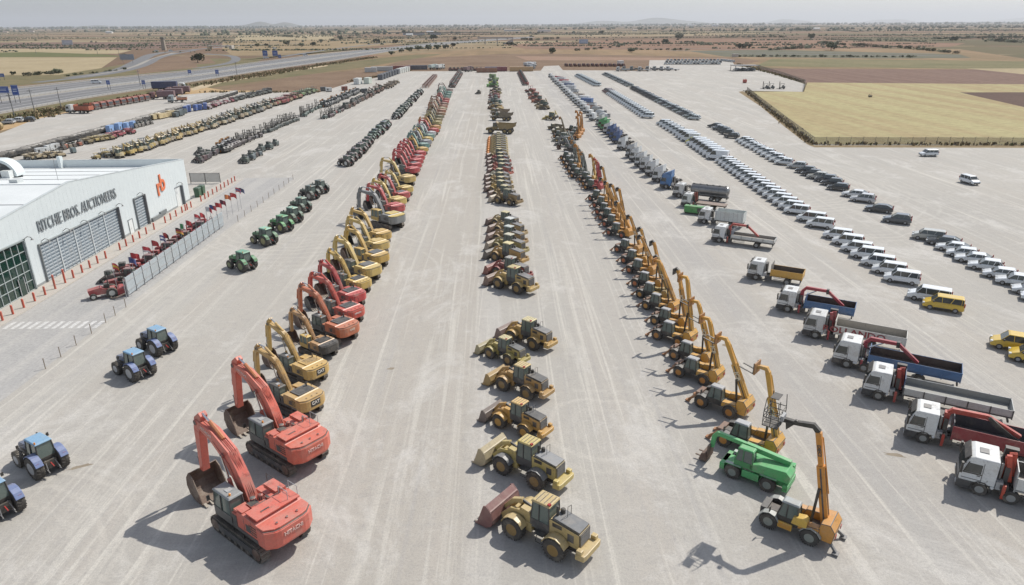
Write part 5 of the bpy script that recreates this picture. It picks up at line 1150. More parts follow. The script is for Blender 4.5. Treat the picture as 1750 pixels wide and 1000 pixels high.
# hedge lines: separate bushes
HL=[((40,130),(108,124),7,3.2,'scrub line between the tan field and the highway'),((110,131),(220,118),9,2.4,'scrub strip beside the slip road'),((860,84),(920,58),4,8,'overgrown bank right of the overpass'),((1310,86),(1390,82),8,6,'hedge beside the far road on the right'),((1395,74),(1530,83),15,7,'bushy bank above the far road on the right'),((1535,82),(1640,92),11,6,'bushy bank right of the far road'),((1600,67),(1750,64),16,8,'tree row across the pale field at far right'),((900,70),(960,66),5,9,'scrub on top of the red bank'),((1170,73),(1215,77),5,6,'scrub on the red slope'),((1230,63),(1340,64),12,7,'orchard rows on the right skyline'),((1080,85),(1180,86),9,4,'scrub strip behind the yard'),((980,88),(1060,80),6,4,'scrub by the small road behind the yard'),((1255,97),(1570,98),26,3.4,'young tree row behind the storage corner'),((1690,70),(1750,74),6,8,'bushy rise at the right edge'),((540,72),(640,62),7,7,'tree line above the highway split'),((470,62),(530,66),5,8,'tree line behind the dry slope')]
for a,b,n,h,ph in HL:
    a=Vector(g(*a));b=Vector(g(*b))
    for k in range(n):
        p=a.lerp(b,(k+.5)/n)+Vector((rnd.gauss(0,1),rnd.gauss(0,3))); hh=h*rnd.uniform(.7,1.2)
        o=obj('bush',SM[rnd.randrange(5)],None,None,(p.x,p.y,-.3*hh/1.3),rnd.uniform(0,6)); o.scale=(hh/1.15*rnd.uniform(1,1.5),hh/1.15,hh/1.4); tag(o,'bush, %s from the left in the %s'%(ORD[k],ph),'bush',ph)
# far-off scrub, orchards and woods that read as texture
def scatter(name,label,n,y0,y1,seed,szr,hx,clump=.004,thr=0):
    r=random.Random(seed); b=MB(); from mathutils import noise as mn
    c=0
    while c<n:
        y=y0*(y1/y0)**r.random(); x=r.uniform(-.82,.80)*y*1.0
        if mn.noise(Vector((x*clump*.6,y*clump,seed)))<thr+r.uniform(-.12,.12): continue
        c+=1; s=r.uniform(*szr)*(1 if y<3000 else 1.4); v=[]; k=6
        for j in range(k):
            a=2*PI*j/k+r.random(); v.append((x+math.cos(a)*s*r.uniform(.7,1.3),y+math.sin(a)*s*r.uniform(.7,1.3),-.1))
        for j in range(k):
            a=2*PI*j/k+.4; v.append((x+math.cos(a)*s*r.uniform(.5,.95),y+math.sin(a)*s*r.uniform(.5,.95),s*r.uniform(.6,1.1)))
        v.append((x,y,s*r.uniform(1.0,1.5)))
        b.add(v,[(j,(j+1)%k,(j+1)%k+k,j+k) for j in range(k)]+[(j+k,(j+1)%k+k,2*k) for j in range(k)],lf[r.randrange(3)])
    return tag(obj(name,fixn(b.mesh(name))),label,'scrub',None,'stuff')
scatter('scrub','dark scrub and small trees scattered over the plain',280,1250,3200,1,(1.4,3.2),1,.005,.14)
scatter('woodland','far woods and orchards merging towards the horizon',1100,2600,14000,2,(4,7.5),1,.0014,.10)
scatter('woodland','low dark tree belt just under the skyline',2400,9000,30000,3,(9,18),1,.0005,-.05)
def hedges(n,y0,y1,seed,sz):
    r=random.Random(seed); b=MB()
    for _ in range(n):
        y=y0*(y1/y0)**r.random(); x=r.uniform(-.8,.8)*y; L=r.uniform(.06,.28)*y; a=r.gauss(.05,.10) if r.random()<.85 else r.uniform(1.0,1.7); st=r.uniform(.8,2.2); s0=sz*r.uniform(.6,1.3)*(1+y/6000); q=0
        while q<L:
            q+=s0*st*r.uniform(.6,1.6)
            if r.random()<.25: continue
            s=s0*r.uniform(.5,1.2); X=x+q*math.cos(a)+r.gauss(0,s*.5); Y=y+q*math.sin(a)+r.gauss(0,s); v=[]
            for j in range(5): t_=2*PI*j/5+r.random(); v.append((X+math.cos(t_)*s*r.uniform(.8,1.4),Y+math.sin(t_)*s,-.1))
            for j in range(5): t_=2*PI*j/5+.4; v.append((X+math.cos(t_)*s*r.uniform(.5,.95),Y+math.sin(t_)*s*.7,s*r.uniform(.45,.85)))
            v.append((X,Y,s*r.uniform(.7,1.1)))
            b.add(v,[(j,(j+1)%5,(j+1)%5+5,j+5) for j in range(5)]+[(j+5,(j+1)%5+5,10) for j in range(5)],lf[r.randrange(3)])
    return tag(obj('scrub',fixn(b.mesh('scrub'))),'low hedge lines and scrub strips between the far fields','scrub',None,'stuff')
hedges(190,950,9000,11,1.7)
# village roofs far off
wr=random.Random(9)
for i,(px,py,w_,h_,c,l) in enumerate([(735,57,26,6,'#d8d6d0','long white shed far off on the left plain'),(700,61.5,20,4,'#cfc8b8','low pale barn far off left of the overpass'),(1180,44.5,90,16,'#dcdcd8','white industrial shed near the centre skyline'),(1222,45.2,60,14,'#c8ccd0','grey industrial shed near the centre skyline'),(187,57,30,6,'#e0ded8','white farm building far off at left'),(1085,53.5,20,6,'#d0c8b8','pale farm house beyond the red bank'),(876,53.5,80,6,'#c8ccd0','long pale greenhouse beyond the overpass'),(930,54,60,6,'#c8ccd0','shorter pale greenhouse beyond the overpass'),(1395,51,30,6,'#d8d4c8','white farm building among the right hand fields'),(25,52,24,6,'#d8cfc0','pale house in the village at far left'),(10,56,24,6,'#c9b8a4','brown house in the village at far left'),(55,55,22,6,'#d5cfc4','small white house in the village at far left')]):
    x,y=g(px,py); b=MB(); b.box(-w_/2,w_/2,-8,8,0,h_,c); b.prism([(-8.6,h_),(0,h_+3),(8.6,h_)],-w_/2-.5,w_/2+.5,'#9c8a7c' if 'house' in l else '#b9bdbf','x')
    r=empty('far_building',(x,y,0)); tag(r,l,'building'); obj('wall_and_roof',b,r)
    b=MB()
    for k in range(int(w_/6)): b.box(-w_/2+2+k*6,-w_/2+4+k*6,-8.05,-8,h_*.35,h_*.7,'darkgrey')
    obj('windows',b,r)
HAZE=0.00005
# ---------------------------------------------------------------- overpass, signs, highway things
def slab(px,py,px2,py2,w_,z,label):
    pass
a=Vector(g(845,75.5)); b_=Vector(g(877,75.5)); r=empty('overpass',(a.x,a.y,0)); tag(r,'concrete road bridge over the highway cutting','bridge'); L=b_.x-a.x
b=MB(); b.box(-L*.9,L,-5,5,9.2,10.6,'concrete'); obj('deck',b,r)
b=MB(); b.box(-L*.9,L,-5.2,-5,10.6,11.6,'lightgrey'); obj('parapet',b,r)
b=MB(); b.prism([(L*.45,0),(L,9.2),(L,0)],-5,5,'concrete'); obj('abutment',b,r)
for x in (-L*.5,L*.15): b=MB(); b.box(x-.8,x+.8,-4,4,0,9.2,'concrete'); obj('pier',b,r)
a=Vector(g(373,84.5)); r=empty('overpass',(a.x,a.y,0)); tag(r,'low concrete underpass beside the slip road loop','bridge'); b=MB(); b.box(-14,22,-5,5,4.2,5.4,'concrete'); obj('deck',b,r); b=MB(); b.box(-14,-10,-5,5,0,4.2,'#c9b48e'); b.box(18,22,-5,5,0,4.2,'concrete'); obj('abutment',b,r)
a=Vector(g(720,60)); r=empty('overpass',(a.x,a.y,0)); tag(r,'long low motorway bridge with grey walls on the left plain','bridge'); b=MB(); b.box(-190,230,-6,6,7,9,'darkgrey'); obj('deck',b,r)
for k,(x0,x1) in enumerate(((-60,10),(30,65),)): b=MB(); b.box(x0,x1,-4,4,0,7,'lightgrey'); obj('pier',b,r)
def signb(px,py,w_,h_,z,n,label,cat='sign',post=None,leg='darkgrey',mark=True,col='#1f4fa0'):
    x,y=g(px,py); r=empty('road_sign',(x,y,0)); tag(r,label,cat); b=MB()
    p=MB(); p.box(-w_/2,w_/2,-.08,.02,z,z+h_,col); pa=obj('board',p,r)
    if mark:
        m=MB(); m.box(-w_/2+.15,w_/2-.15,-.1,-.08,z+h_-.25,z+h_-.17,'#e8ecf0'); m.box(-w_/2+.15,w_/2-.15,-.1,-.08,z+.17,z+.25,'#e8ecf0')
        for k in range(2): m.box(-w_*.3,w_*.3,-.1,-.08,z+h_*(.36+.2*k),z+h_*(.42+.2*k),'#dfe5ee')
        obj('stripe',m,pa)
    for s in ((-1,1) if w_>1.5 else (0,)): b=MB(); b.box(s*w_*.35-.09,s*w_*.35+.09,.02,.2,0,z+h_,leg); obj('post',b,r)
    return r
signb(10,176,5.6,3,4.4,0,'wide blue motorway direction sign at the left edge'); signb(31,176,3,4.6,3.4,0,'tall blue motorway sign just right of the wide one')
signb(187,153,1.9,2.3,2.6,0,'blue exit sign by the highway, nearest of the countdown boards'); signb(247,152,1.9,2.3,2.4,0,'blue sign on the yard side of the highway above the red trucks')
signb(325,130,2.3,2.4,1.8,0,'blue sign in the far carriageway, left of a pair'); signb(372,131.5,2.3,2.7,2,0,'blue sign on the near side of the highway, right of a pair')
signb(454,100,5.2,5.4,2.5,0,'large blue direction sign, left of the group of three'); signb(471,100,5.6,5.4,2.5,0,'large blue direction sign, middle of the group of three'); signb(478.5,101,3,3.4,1,0,'small dark blue sign, right of the group of three')
signb(997,79,14,6,4,0,'pale blue billboard alone in the dry field',col='#9fb4cc'); signb(117,82,17,7,5,0,'pale grey billboard in the fields on the left',col='#b9bfc9'); signb(219,108,13,5,3,0,'grey gantry sign beside the slip road',col='#8d97a3',mark=False); signb(4,137,4,2.2,2.0,0,'small blue sign at the left edge above the verge')
# stone tower and mast
x,y=g(281,86); r=empty('water_tower',(x,y,0)); tag(r,'narrow brown tower standing beside the slip road','tower'); b=MB(); b.frust((-2.6,2.6,-2.6,2.6,0),(-2,2,-2,2,15),'#958a7a'); obj('shaft',b,r); b=MB(); b.box(-2.7,2.7,-2.7,2.7,15,17.5,'#6c6a62'); obj('head',b,r)
for k,(px,py,h) in enumerate([(710,62,34),(1006,65,0),(205,100,13),(62,92,13),(167,93,14),(506,84,16),(462,86,14),(990,72,12),(25,200,9),(59,190,9),(105,186,9),(240,146,9),(405,128,9)]):
    if not h: continue
    x,y=g(px,py); b=MB(); b.tube((0,0,0),(0,0,h),.22 if h<30 else .6,'midgrey',6,.12); b.box(-1.2,1.2,-.1,.1,h-1,h-.8,'midgrey')
    tag(obj('mast' if h>30 else 'utility_pole',b,None,None,(x,y,0)),'tall lattice mast on the skyline left of centre' if h>30 else 'thin grey pole on the left side, %s in order'%ORD[k]+' from the skyline mast','mast' if h>30 else 'pole')
# ---------------------------------------------------------------- foreground machines
HIT={'big':1,'cab':'#46494b','roof':'#8c9092','text':('HITACHI',.33,'#dcb4aa',None)}
EX='excavators parked in the left row'
at('excavator',498,902,R(141),'#d4604f','large red-orange excavator nearest the camera, bucket on the gravel','excavator',EX,HIT,1.1)
at('excavator',536,765,R(141),'#d4604a','large red-orange excavator behind the nearest one, yellow sticker on its tail','excavator',EX,HIT,1.07)
CATX={'cab':'#3a3d3e','hood':'#4a4c4e','text':('CAT',.52,'#e8e4d8','#1b1c1e'),'big':0}
at('excavator',537,687,R(143),'#c6a05a','yellow excavator with a grey hood and dark cab, third from the front','excavator',EX,CATX,.82)
at('excavator',546,634,R(143),'#cda757','yellow excavator with a pale yellow tail, fourth from the front','excavator',EX,dict(CATX,hood='paint',tip=(5.6,6.2)),.80)
at('excavator',566,594,R(141),'#b98a50','tan wheeled-cab excavator with a black rounded tail and yellow cab, fifth from the front','excavator',EX,{'cab':'#c9a24c','roof':'#d8b868','cw':'#2b2c2e','cwtop':'#3a3b3d','hood':'#2b2c2e'},.68)
at('excavator',600,563,R(143),'#c4693f','orange excavator with a dark grey hood, sixth from the front','excavator',EX,{'hood':'#4a4c4f','cab':'#3c4143','text':('CASE',.34,'#d8c8b8',None)},.86)
def exc(px,py,c,l,st={},sc=.8): at('excavator',px,py,R(141+rnd.uniform(-2,2)),c,l,'excavator',EX,dict(st,text=st.get('text') or rnd.choice([None,('KOMATSU',.3,'#3a3a3c',None)]) if False else st.get('text'),tip=rnd.choice([(5.6,5.7),(6.2,5.9),(6.8,5.7),(5.9,6.2)]),bucket=rnd.choice(['rust','black','darkgrey'])),sc)
G_={'hood':'#4c5156'}
exc(610,535,'#c8402f','red excavator next behind the orange one with the grey hood',dict(G_,text=('HITACHI',.3,'#e9dcd8',None)),.8)
exc(613,508,'#bf3236','crimson excavator with a grey hood, just before the yellow group',dict(G_),.8)
exc(624,486,'#cfae55','first yellow excavator of the group of five, dark bucket',dict(G_),.76); exc(641,463,'#d0b366','second yellow excavator of the group of five, widest dark hood',dict(G_),.86)
exc(655,441,'#c8a24a','third yellow excavator of the group of five',dict(G_,cab='#c8a24a'),.84); exc(656,420,'#ceb062','fourth yellow excavator of the group of five',{},.8); exc(660,403,'#c9a452','fifth yellow excavator of the group of five',{},.8)
exc(683,374,'#707478','big grey excavator with a yellow band and yellow cab',{'cab':'#c9a85a','cw':'#8b8d8c','cwtop':'#d2b865','hood':'#d2b865'},.98)
exc(684,356,'#b93238','red excavator beside the big grey one',{},.84); exc(688,344,'#d0b460','yellow excavator behind the red one beside the big grey excavator',{},.8); exc(694,334,'#b83a3c','red excavator between two yellow ones',dict(G_),.78); exc(700,324,'#cfb35e','yellow excavator just before the pair with tan booms',{},.76); exc(704,306,'#c8ab62','tan excavator with a long yellow tail before the red group',{},.88)
for k,(px,py) in enumerate([(712,291),(715,283),(718,276),(721,270),(723,263)]): exc(px,py,'#b72a35',['nearest','second','third','fourth','farthest'][k]+' of the five bright red excavators in one block',dict(G_) if k%2 else {},.78)
row=[(727,256,'#c9a24a'),(729,249,'#5c8a84'),(733,243,'#8c9098'),(736,238,'#c9ae5c'),(739,233,'#6a9088'),(742,228,'#b8bcc0'),(746,223,'#b83538'),(750,218,'#c08a44'),(752,210,'#a89a60'),(753,205,'#8a7a4c'),(755,200,'#6e6a4a'),(757,195,'#8a6a48'),(759,190,'#9a6448'),(760,186,'#b0a080'),(762,182,'#98604a'),(763,178,'#7e5a4a'),(765,174,'#b04844'),(766,170,'#a85048'),(767,166,'#6c8c80'),(769,162,'#5c8078'),(770,158,'#6a9a90'),(772,154,'#9c8a84')]
CN={'#c9a24a':'yellow','#5c8a84':'teal','#8c9098':'grey','#c9ae5c':'pale yellow','#6a9088':'teal','#b8bcc0':'light grey','#b83538':'red','#c08a44':'ochre'}
for k,(px,py,c) in enumerate(row): at('excavator',px,py,R(141+rnd.uniform(-4,4)),c,'%s excavator in the mixed block beyond the red group, %s from its near end'%(CN.get(c,'muted coloured'),ORD[k]),'excavator',EX,{'tip':rnd.choice([(5.4,5.2),(6.2,5.6),(6.8,5.2)])},.72+rnd.uniform(-.06,.1))
a=Vector(g(774,150));c=Vector(g(788,127))
for k in range(14):
    p=a.lerp(c,k/13); put('mini',p.x,p.y,R(140),['#6d5450','#7e8286','#94605a','#5a5450'][k%4],'small dark digger at the far tip of the left excavator row, %s in line'%ORD[k],'mini digger','small diggers at the far end of the excavator row',{},1.25,d=0)
# wheel loaders, central row
WL='wheel loaders parked in the central row'
YC='#c8ac68'
def wl(px,py,c,l,st={},sc=.9,hd=141): at('wheel_loader',px,py,R(hd+rnd.uniform(-1,1)),c,l,'wheel loader',WL,dict(st),sc)
wl(912,936,'#c6ad70','large sand-yellow wheel loader nearest the camera with a rust red bucket',{'bucket':'#7d5350','hood':'#5a6066','bw':1.6,'bs':1.2},.98,141)
wl(887,822,'#c9b468','pale yellow wheel loader with a cream bucket and grey hood, second in the central row',{'bucket':'#b4a684','hood':'#84888c','fender':'#6a6d70','bs':1.12},.93,141)
wl(875,740,'#c99a45','orange-yellow wheel loader with a brown bucket, third in the central row',{'bucket':'#6d625c','hood':'#3f4245','roof':'#d8b470','rim':'#b88a34'},.8,141)
wl(880,675,'#b58e4e','tan wheel loader with pallet-like yellow bucket, fourth in the central row',{'bucket':'#a88c56','hood':'#4a4c4e','roof':'#d0b880'},.84,141)
wl(853,618,'#a99a50','olive yellow wheel loader parked in front of a larger one',{'bucket':'#a39a78','roof':'#d5c795','hood':'#5a5e60'},.74,139)
wl(893,592,'#c09a50','sand-yellow wheel loader half hidden behind the olive one',{'bucket':'#7b6660','roof':'#dccf9e'},.86,141)
wl(868,498,'#bfa15c','yellow wheel loader at the near end of the second group',{'bucket':'#7c655a','roof':'#d4c186'},.93,141)
for px,py,c,l,st in [(864,477,'#8e3c3c','dark red wheel loader with a pale roof, second in the second group',{'bucket':'#8a5650','roof':'#b6b4ac'}),(860,450,'#b48f4c','yellow wheel loader with a dark bucket, third in the second group',{'bucket':'#5b5654','roof':'#d9cb96'}),(862,434,'#a0925a','olive wheel loader with a ribbed grey bucket, fourth in the second group',{'bucket':'#9c8f80','roof':'#c9c6b0'}),(862,419,'#a88a5c','brownish wheel loader, fifth in the second group',{'bucket':'#7a6460','roof':'#bfc6c0'}),(863,404,'#b09766','tan wheel loader with a white roof at the far end of the second group',{'bucket':'#7a6258','roof':'#d0d4d0'}),(861,350,'#8c744a','brown-yellow wheel loader standing alone with a dirty white bucket',{'bucket':'#b5aa9a','roof':'#7c7656'})]: wl(px,py,c,l,st,.86)
for k,(px,py,c) in enumerate([(850,332,'#c2a35c'),(850,325,'#8a7a54'),(849,317,'#b79a5c'),(848,310,'#c8c4b0'),(852,300,'#b0584a'),(852,293,'#a84c42'),(850,286,'#6e5a50'),(850,280,'#9c3e3a'),(848,273,'#b8a270')]):
    wl(px,py,c,'%s wheel loader in the third central group, %s from its near end'%(['ochre','olive','yellow','white','red','brick red','brown','crimson','sand'][k],ORD[k]),{'roof':'#c8bc90','bucket':'#6a5652'},.8)
for k,(px,py,c) in enumerate([(856,341,'#9a8048'),(857,390,'#b8a478'),(846,157,'#6c6658'),(846,162,'#8a7c50')]):
    wl(px,py,c,['brown wheel loader just behind the lone brown-yellow one','cream wheel loader before the gap with the lone brown one','dull wheel loader near the far end of the central row','khaki wheel loader near the far end of the central row'][k],{'roof':'#c8bc90','bucket':'#6a5652'},.8)
for k in range(8):
    a=Vector(g(851,267)).lerp(Vector(g(851,240)),k/7); put('wheel_loader',a.x,a.y,R(172),'#b9a878','small wheel loader with a bright orange bucket, %s of the stacked eight'%ORD[k],'wheel loader','loaders with orange buckets',{'bucket':'#d08232','bw':1.3},.72,d=0)
x,y=g(857,228); put('dump_truck',x,y,R(170),'#8a7546','large olive dump truck with its body over the rear, facing left','dump truck',None,{},1.05,d=0)
for k,(px,py,kd,c,sc) in enumerate([(858,206,'dump_truck','#6d6250',.9),(855,198,'dump_truck','#7a6a56',.8),(849,191,'roller','#b09a60',1.2),(848,187,'wheel_loader','#a88a54',.8),(848,183,'dozer','#58605c',1),(847,178,'wheel_loader','#4c6a66',.8),(846,174,'dozer','#5c6468',1),(845,170,'roller','#7c4440',1.2),(844,166,'roller','#8a4846',1.2),(844,149,'dozer','#4c8a3c',1.3),(845,144,'dozer','#98a840',1.1),(843,139,'roller','#5c7a48',1.5),(842,134,'generator','#6a8858',1.6),(818,161,'skid','#5c5852',1)]):
    x,y=g(px,py); put(kd,x,y,R(150 if kd!='dump_truck' else 168),c,['dark','brown','yellow','ochre','grey-green','teal','slate','maroon','brick red','bright green','yellow-green','mossy','pale green','lone small dark'][k]+' %s at the far end of the central row'%{'dump_truck':'dump truck','wheel_loader':'wheel loader','generator':'machine'}.get(kd,kd if kd!='skid' else 'skid loader'),{'dump_truck':'dump truck','wheel_loader':'wheel loader'}.get(kd,kd),None,{},sc,d=0)
# telehandlers, right row
TG='telehandlers with raised booms in the right row'
O_='#d8a238'; JC={'text':('JCB','#efe6cf',.55),'forks':1}
at('basket_handler',1346,915,R(141),'#cf8f2e','orange telehandler with a tall mast and black man basket, nearest in the right row','telehandler',TG,{'tpos':.8,'text':('DIECI','#3a3430',.34),'boom':'#d89030','fender':'#9fa39f','roof':'#9fa6a6','chassis':'#3c3836'},1.0,anc=(0,1.0,0))
at('rot_handler',1280,827,R(141),'#3fae63','bright green rotating telehandler with its boom lowered','telehandler',TG,{},.93,anc=(0,1.0,0))
def th(px,py,l,st={},sc=1.0,c=O_,anc=None,hd=137): at('telehandler',px,py,R(hd+rnd.uniform(-1.5,1.5)),c,l,'telehandler',TG,dict(st),sc,anc=anc)
RA=(.25,.57,2.5)
th(1268,721,'amber telehandler directly behind the green one, boom almost upright',dict(JC,ang=76,len=5.6,boom='paint'),1.02,anc=RA,hd=140)
th(1221,705,'amber telehandler with a wide gap on both sides, third behind the green one',dict(JC,ang=64,len=5.5),1.0,hd=136)
th(1180,651,'amber telehandler of a close pair, the nearer one',dict(JC,ang=74,len=5.2),.94); th(1170,621,'amber telehandler of a close pair, the farther one',dict(JC,ang=70,len=5.6),.92)
th(1140,586,'low telehandler with black chassis and a yellow rear tank, boom upright',dict(ang=80,len=6.2,chassis='#2a2a2a'),.95)
L8=[(1137,527,'#d2982f',75,6.2),(1121,502,'#d49a34',62,5.6),(1110,483,'#a98b3c',66,4.9),(1101,465,'#cf9434',72,5.6),(1090,443,'#c98d2c',58,5.0),(1080,427,'#d09a3c',70,4.6),(1068,409,'#c98f32',64,5.2)]
for k,(px,py,c,a,l_) in enumerate(L8): th(px,py,'orange-wheeled telehandler in the long middle block, %s from its near end'%ORD[k],dict(JC if k%2==0 else {},head='plain' if k!=1 else 'hook',ang=a,len=l_,forks=0,rim='#c06a34' if k>2 else '#c08a3c'),.9,c,RA)
L9=[(1053,381,'#cf8f2a'),(1045,367,'#cf9230'),(1038,356,'#cd9440'),(1032,347,'#cc9238'),(1027,336,'#c98c34'),(1019,325,'#c79038')]
for k,(px,py,c) in enumerate(L9): th(px,py,'telehandler with a yellow boom in the block of six, %s from its near end'%ORD[k],dict(head='plain',ang=56+6*((k*3)%4),len=5.2+.5*((k*3)%4)/2,rim='#b85a34'),.92,c,RA)
for k,(px,py,c,b_) in enumerate([(1010,307,'#b23a3c','red'),(1006,301,'#b23a44','second red'),(1000,294,'#c8a04a','tan')]): th(px,py,'%s telehandler between the block of six and the grey machines'%b_,dict(ang=76,len=4.8),.9,c,RA)
for k,(px,py,c) in enumerate([(986,288,'#5b6460'),(981,281,'#68706c'),(976,273,'#c0883a'),(971,266,'#56605c'),(967,259,'#4c5654')]): th(px,py,'dark telehandler in the grey cluster, %s from its near end'%ORD[k],dict(ang=74,len=4.6),.9,c,RA)
for k,(px,py,kd,c,sc,l) in enumerate([(975,258,'excavator','#6a6e72',.6,'grey excavator in the grey cluster of the right row'),(966,250,'backhoe','#60686a',1,'dark grey backhoe behind the grey cluster'),(961,243,'backhoe','#8d9088',1,'light grey backhoe behind the grey cluster'),(956,236,'telehandler','#7c7058',.9,'brown telehandler before the crane carriers'),(956,229,'dump_truck','#7a7458',.6,'olive truck-like machine with an orange boom behind it'),(949,222,'dump_truck','#6a6450',.6,'second olive truck-like machine at the bend of the row'),(941,205,'backhoe','#c2b06c',1,'yellow backhoe standing alone with its arm raised'),(930,187,'dozer','#7a6a4a',1.1,'tan dozer with a raised arm beside it'),(926,182,'backhoe','#8a7a58',1,'brown backhoe in the far group'),(921,176,'dozer','#94523c',1.1,'rust coloured dozer in the far group'),(915,170,'dozer','#8c4c3c',1.1,'red-brown dozer in the far group'),(911,164,'roller','#9c4e40',1.3,'red roller in the far group'),(906,158,'roller','#8e443a',1.3,'dark red roller at the far end of the far group')]):
    x,y=g(px,py); put(kd,x,y,R(141),c,l,{'dump_truck':'dump truck'}.get(kd,kd),None,{'ang':70} if kd=='telehandler' else {},sc,d=0)
for k,(px,py) in enumerate([(968,238),(972,233),(975,228),(968,226)]):
    x,y=g(px,py); put('telehandler',x+2,y,R(141),'#c8873a','machine with an upright orange boom by the crane carriers, %s of four'%ORD[k],'telehandler',None,{'ang':84,'len':5.5},.9,d=0)
a=Vector(g(899,146));c=Vector(g(889,126))
for k in range(10): p=a.lerp(c,k/9); put('skid',p.x,p.y,R(141),'#8e4446','small red machine at the far tip of the right row, %s in line'%ORD[k],'skid loader','small red machines at the far end',{},1.3,d=0)
# trucks
TK='trucks parked in the row right of the telehandlers'
WH='#dfe3e4'
def tk(px,py,c,l,st,sc=1,anc=None,hd=148.5): at('truck',px,py,R(hd+rnd.uniform(-.8,.8)),c,l,'truck',TK,st,sc,anc=anc)
tk(1670,845,WH,'white truck cab with an orange loader crane, cut off by the right edge',{'L':10.5,'ax':(-1.35,-3.2,-7.2,-8.6),'bed':'open','bedc':'#d7d9d6','h':1.0,'crane':('#c4472f','fold'),'post':'#9a9c9c','headc':'#c9cdcc'},1.06,(-1.35,1.05,0))
tk(1575,757,WH,'white truck with a long dark red bed and a black and red crane',{'L':12.2,'ax':(-1.35,-8.2,-9.6),'bed':'open','bedc':'#8f2733','h':1.15,'inner':'#3b4049','head':.35,'crane':('#b33a2c','low'),'headc':'#4c525c'},1.0)
tk(1499,684,WH,'white truck with grey drop sides and a blue headboard',{'L':11.6,'ax':(-1.35,-8.2),'bed':'open','bedc':'#b4b7b6','h':.75,'inner':'#8d8f8c','head':.9,'headc':'#4d6488','crane':('#a8352f','fold'),'post':'#3c4046'},1.0)
tk(1445,629,WH,'white truck with a blue bed and a dark red crane laid over it',{'L':11.4,'ax':(-1.35,-3.0,-8.0),'bed':'open','bedc':'#3c6796','h':.95,'inner':'#4e423c','head':.3,'crane':('#99283a','reach'),'hi':.12,'sleeper':1},.98)
tk(1392,579,'#cfd2d2','dirty white truck with a white lettered bed and folded red crane',{'L':10.4,'ax':(-1.35,-7.2),'bed':'open','bedc':'#d4d2cb','h':1.0,'inner':'#a8a399','head':.55,'crane':('#a02b38','fold'),'text':'ROLLANDO'},.97)
tk(1345,534,WH,'white truck with a short blue tipper bed and red crane',{'L':9.0,'ax':(-1.35,-6.2),'bed':'open','bedc':'#3f6b9a','h':.95,'inner':'#453c38','head':.25,'crane':('#a52a3c','reach')},.95)
tk(1291,479,WH,'white truck with an ochre yellow tipper bed',{'L':7.6,'ax':(-1.25,-5.6),'bed':'open','bedc':'#cfa043','h':.95,'inner':'#5a5048','head':.75,'headc':'#8a8680'},.93,(-1.25,1.05,0))
tk(1229,415,WH,'white truck with a long pale flat bed and a small red crane',{'L':10.4,'ax':(-1.3,-7.6),'bed':'open','bedc':'#cdd0ce','h':.6,'inner':'#9a958c','head':.7,'headc':'#5a6474','crane':('#b04a42','reach'),'post':'#8a8c8c'},.92)
tk(1204,383,WH,'white truck with a tall open white box body',{'L':8.6,'ax':(-1.2,-6.2),'bed':'box','bedc':'#cfd5d3','h':1.9,'opentop':1,'inner':'#9a9c98'},.9)
x,y=g(1190,366); put('generator',x,y,R(150),'#3c9a4c','small green machine between two white trucks','machine',None,{'L':4.4,'H':1.5},1.0,d=1)
tk(1174,354,WH,'white truck with a low brown flat bed beyond the green machine',{'L':9.5,'ax':(-1.2,-6.8),'bed':'flat','bedc':'#8a7668','crane':('#8c4a40','fold')},.88)
tk(1160,338,'#d5d8d8','white truck carrying a shiny steel tank',{'L':11.5,'ax':(-1.35,-8.2,-9.5),'bed':'tank'},.95)
tr=[(1138,323,'#3a78b4','blue'),(1124,312,WH,'white'),(1112,302,WH,'white'),(1102,294,WH,'white'),(1093,286,WH,'white'),(1084,277,WH,'white'),(1077,270,'#c8cccf','pale grey'),(1062,257,WH,'white'),(1053,246,'#31568c','blue'),(1048,240,'#2f5288','blue'),(1043,234,'#345c94','blue'),(1037,230,WH,'white'),(1032,225,'#3f9560','green'),(1028,221,'#45a066','green'),(1024,216,'#c8d0cc','pale green')]
for k,(px,py,c,n_) in enumerate(tr):
    tk(px,py,c,'%s tractor unit without trailer, %s behind the tank truck'%(n_,ORD[k]),{'L':6.6,'ax':(-1.35,-5.0),'bed':'none','hi':.35,'sleeper':1,'spoiler':1},.98)
fk=[(1012,207,'#c4c8c8','mixer'),(1007,201,'#bcc0c0','mixer'),(1001,194,'#a8aaa8','mixer'),(996,189,'#b09088','open'),(991,184,'#c0c4c8','open'),(986,180,'#4a6a9c','box'),(982,176,'#c8ccd0','box'),(978,172,'#c8c8c8','open'),(974,168,'#b8b0a8','open'),(970,164,'#c8ccd0','flat'),(966,160,'#b8bcc0','open'),(962,156,'#c0c4c8','box'),(959,152,'#5c6c8c','box'),(955,148,'#c8ccd0','box'),(951,145,'#a04048','box'),(947,141,'#c0c4c8','box'),(944,137,'#9c4450','open'),(940,133,'#8c3c48','flat')]
for k,(px,py,c,b_) in enumerate(fk): tk(px,py,WH,'truck with %s in the far truck row, %s from its near end'%({'mixer':'a concrete mixer drum','open':'an open bed','box':'a box body','flat':'a flat bed'}[b_],ORD[k]),{'L':8.4,'ax':(-1.35,-6.0),'bed':b_,'bedc':c,'h':1.1 if b_=='open' else 2.2},.95)
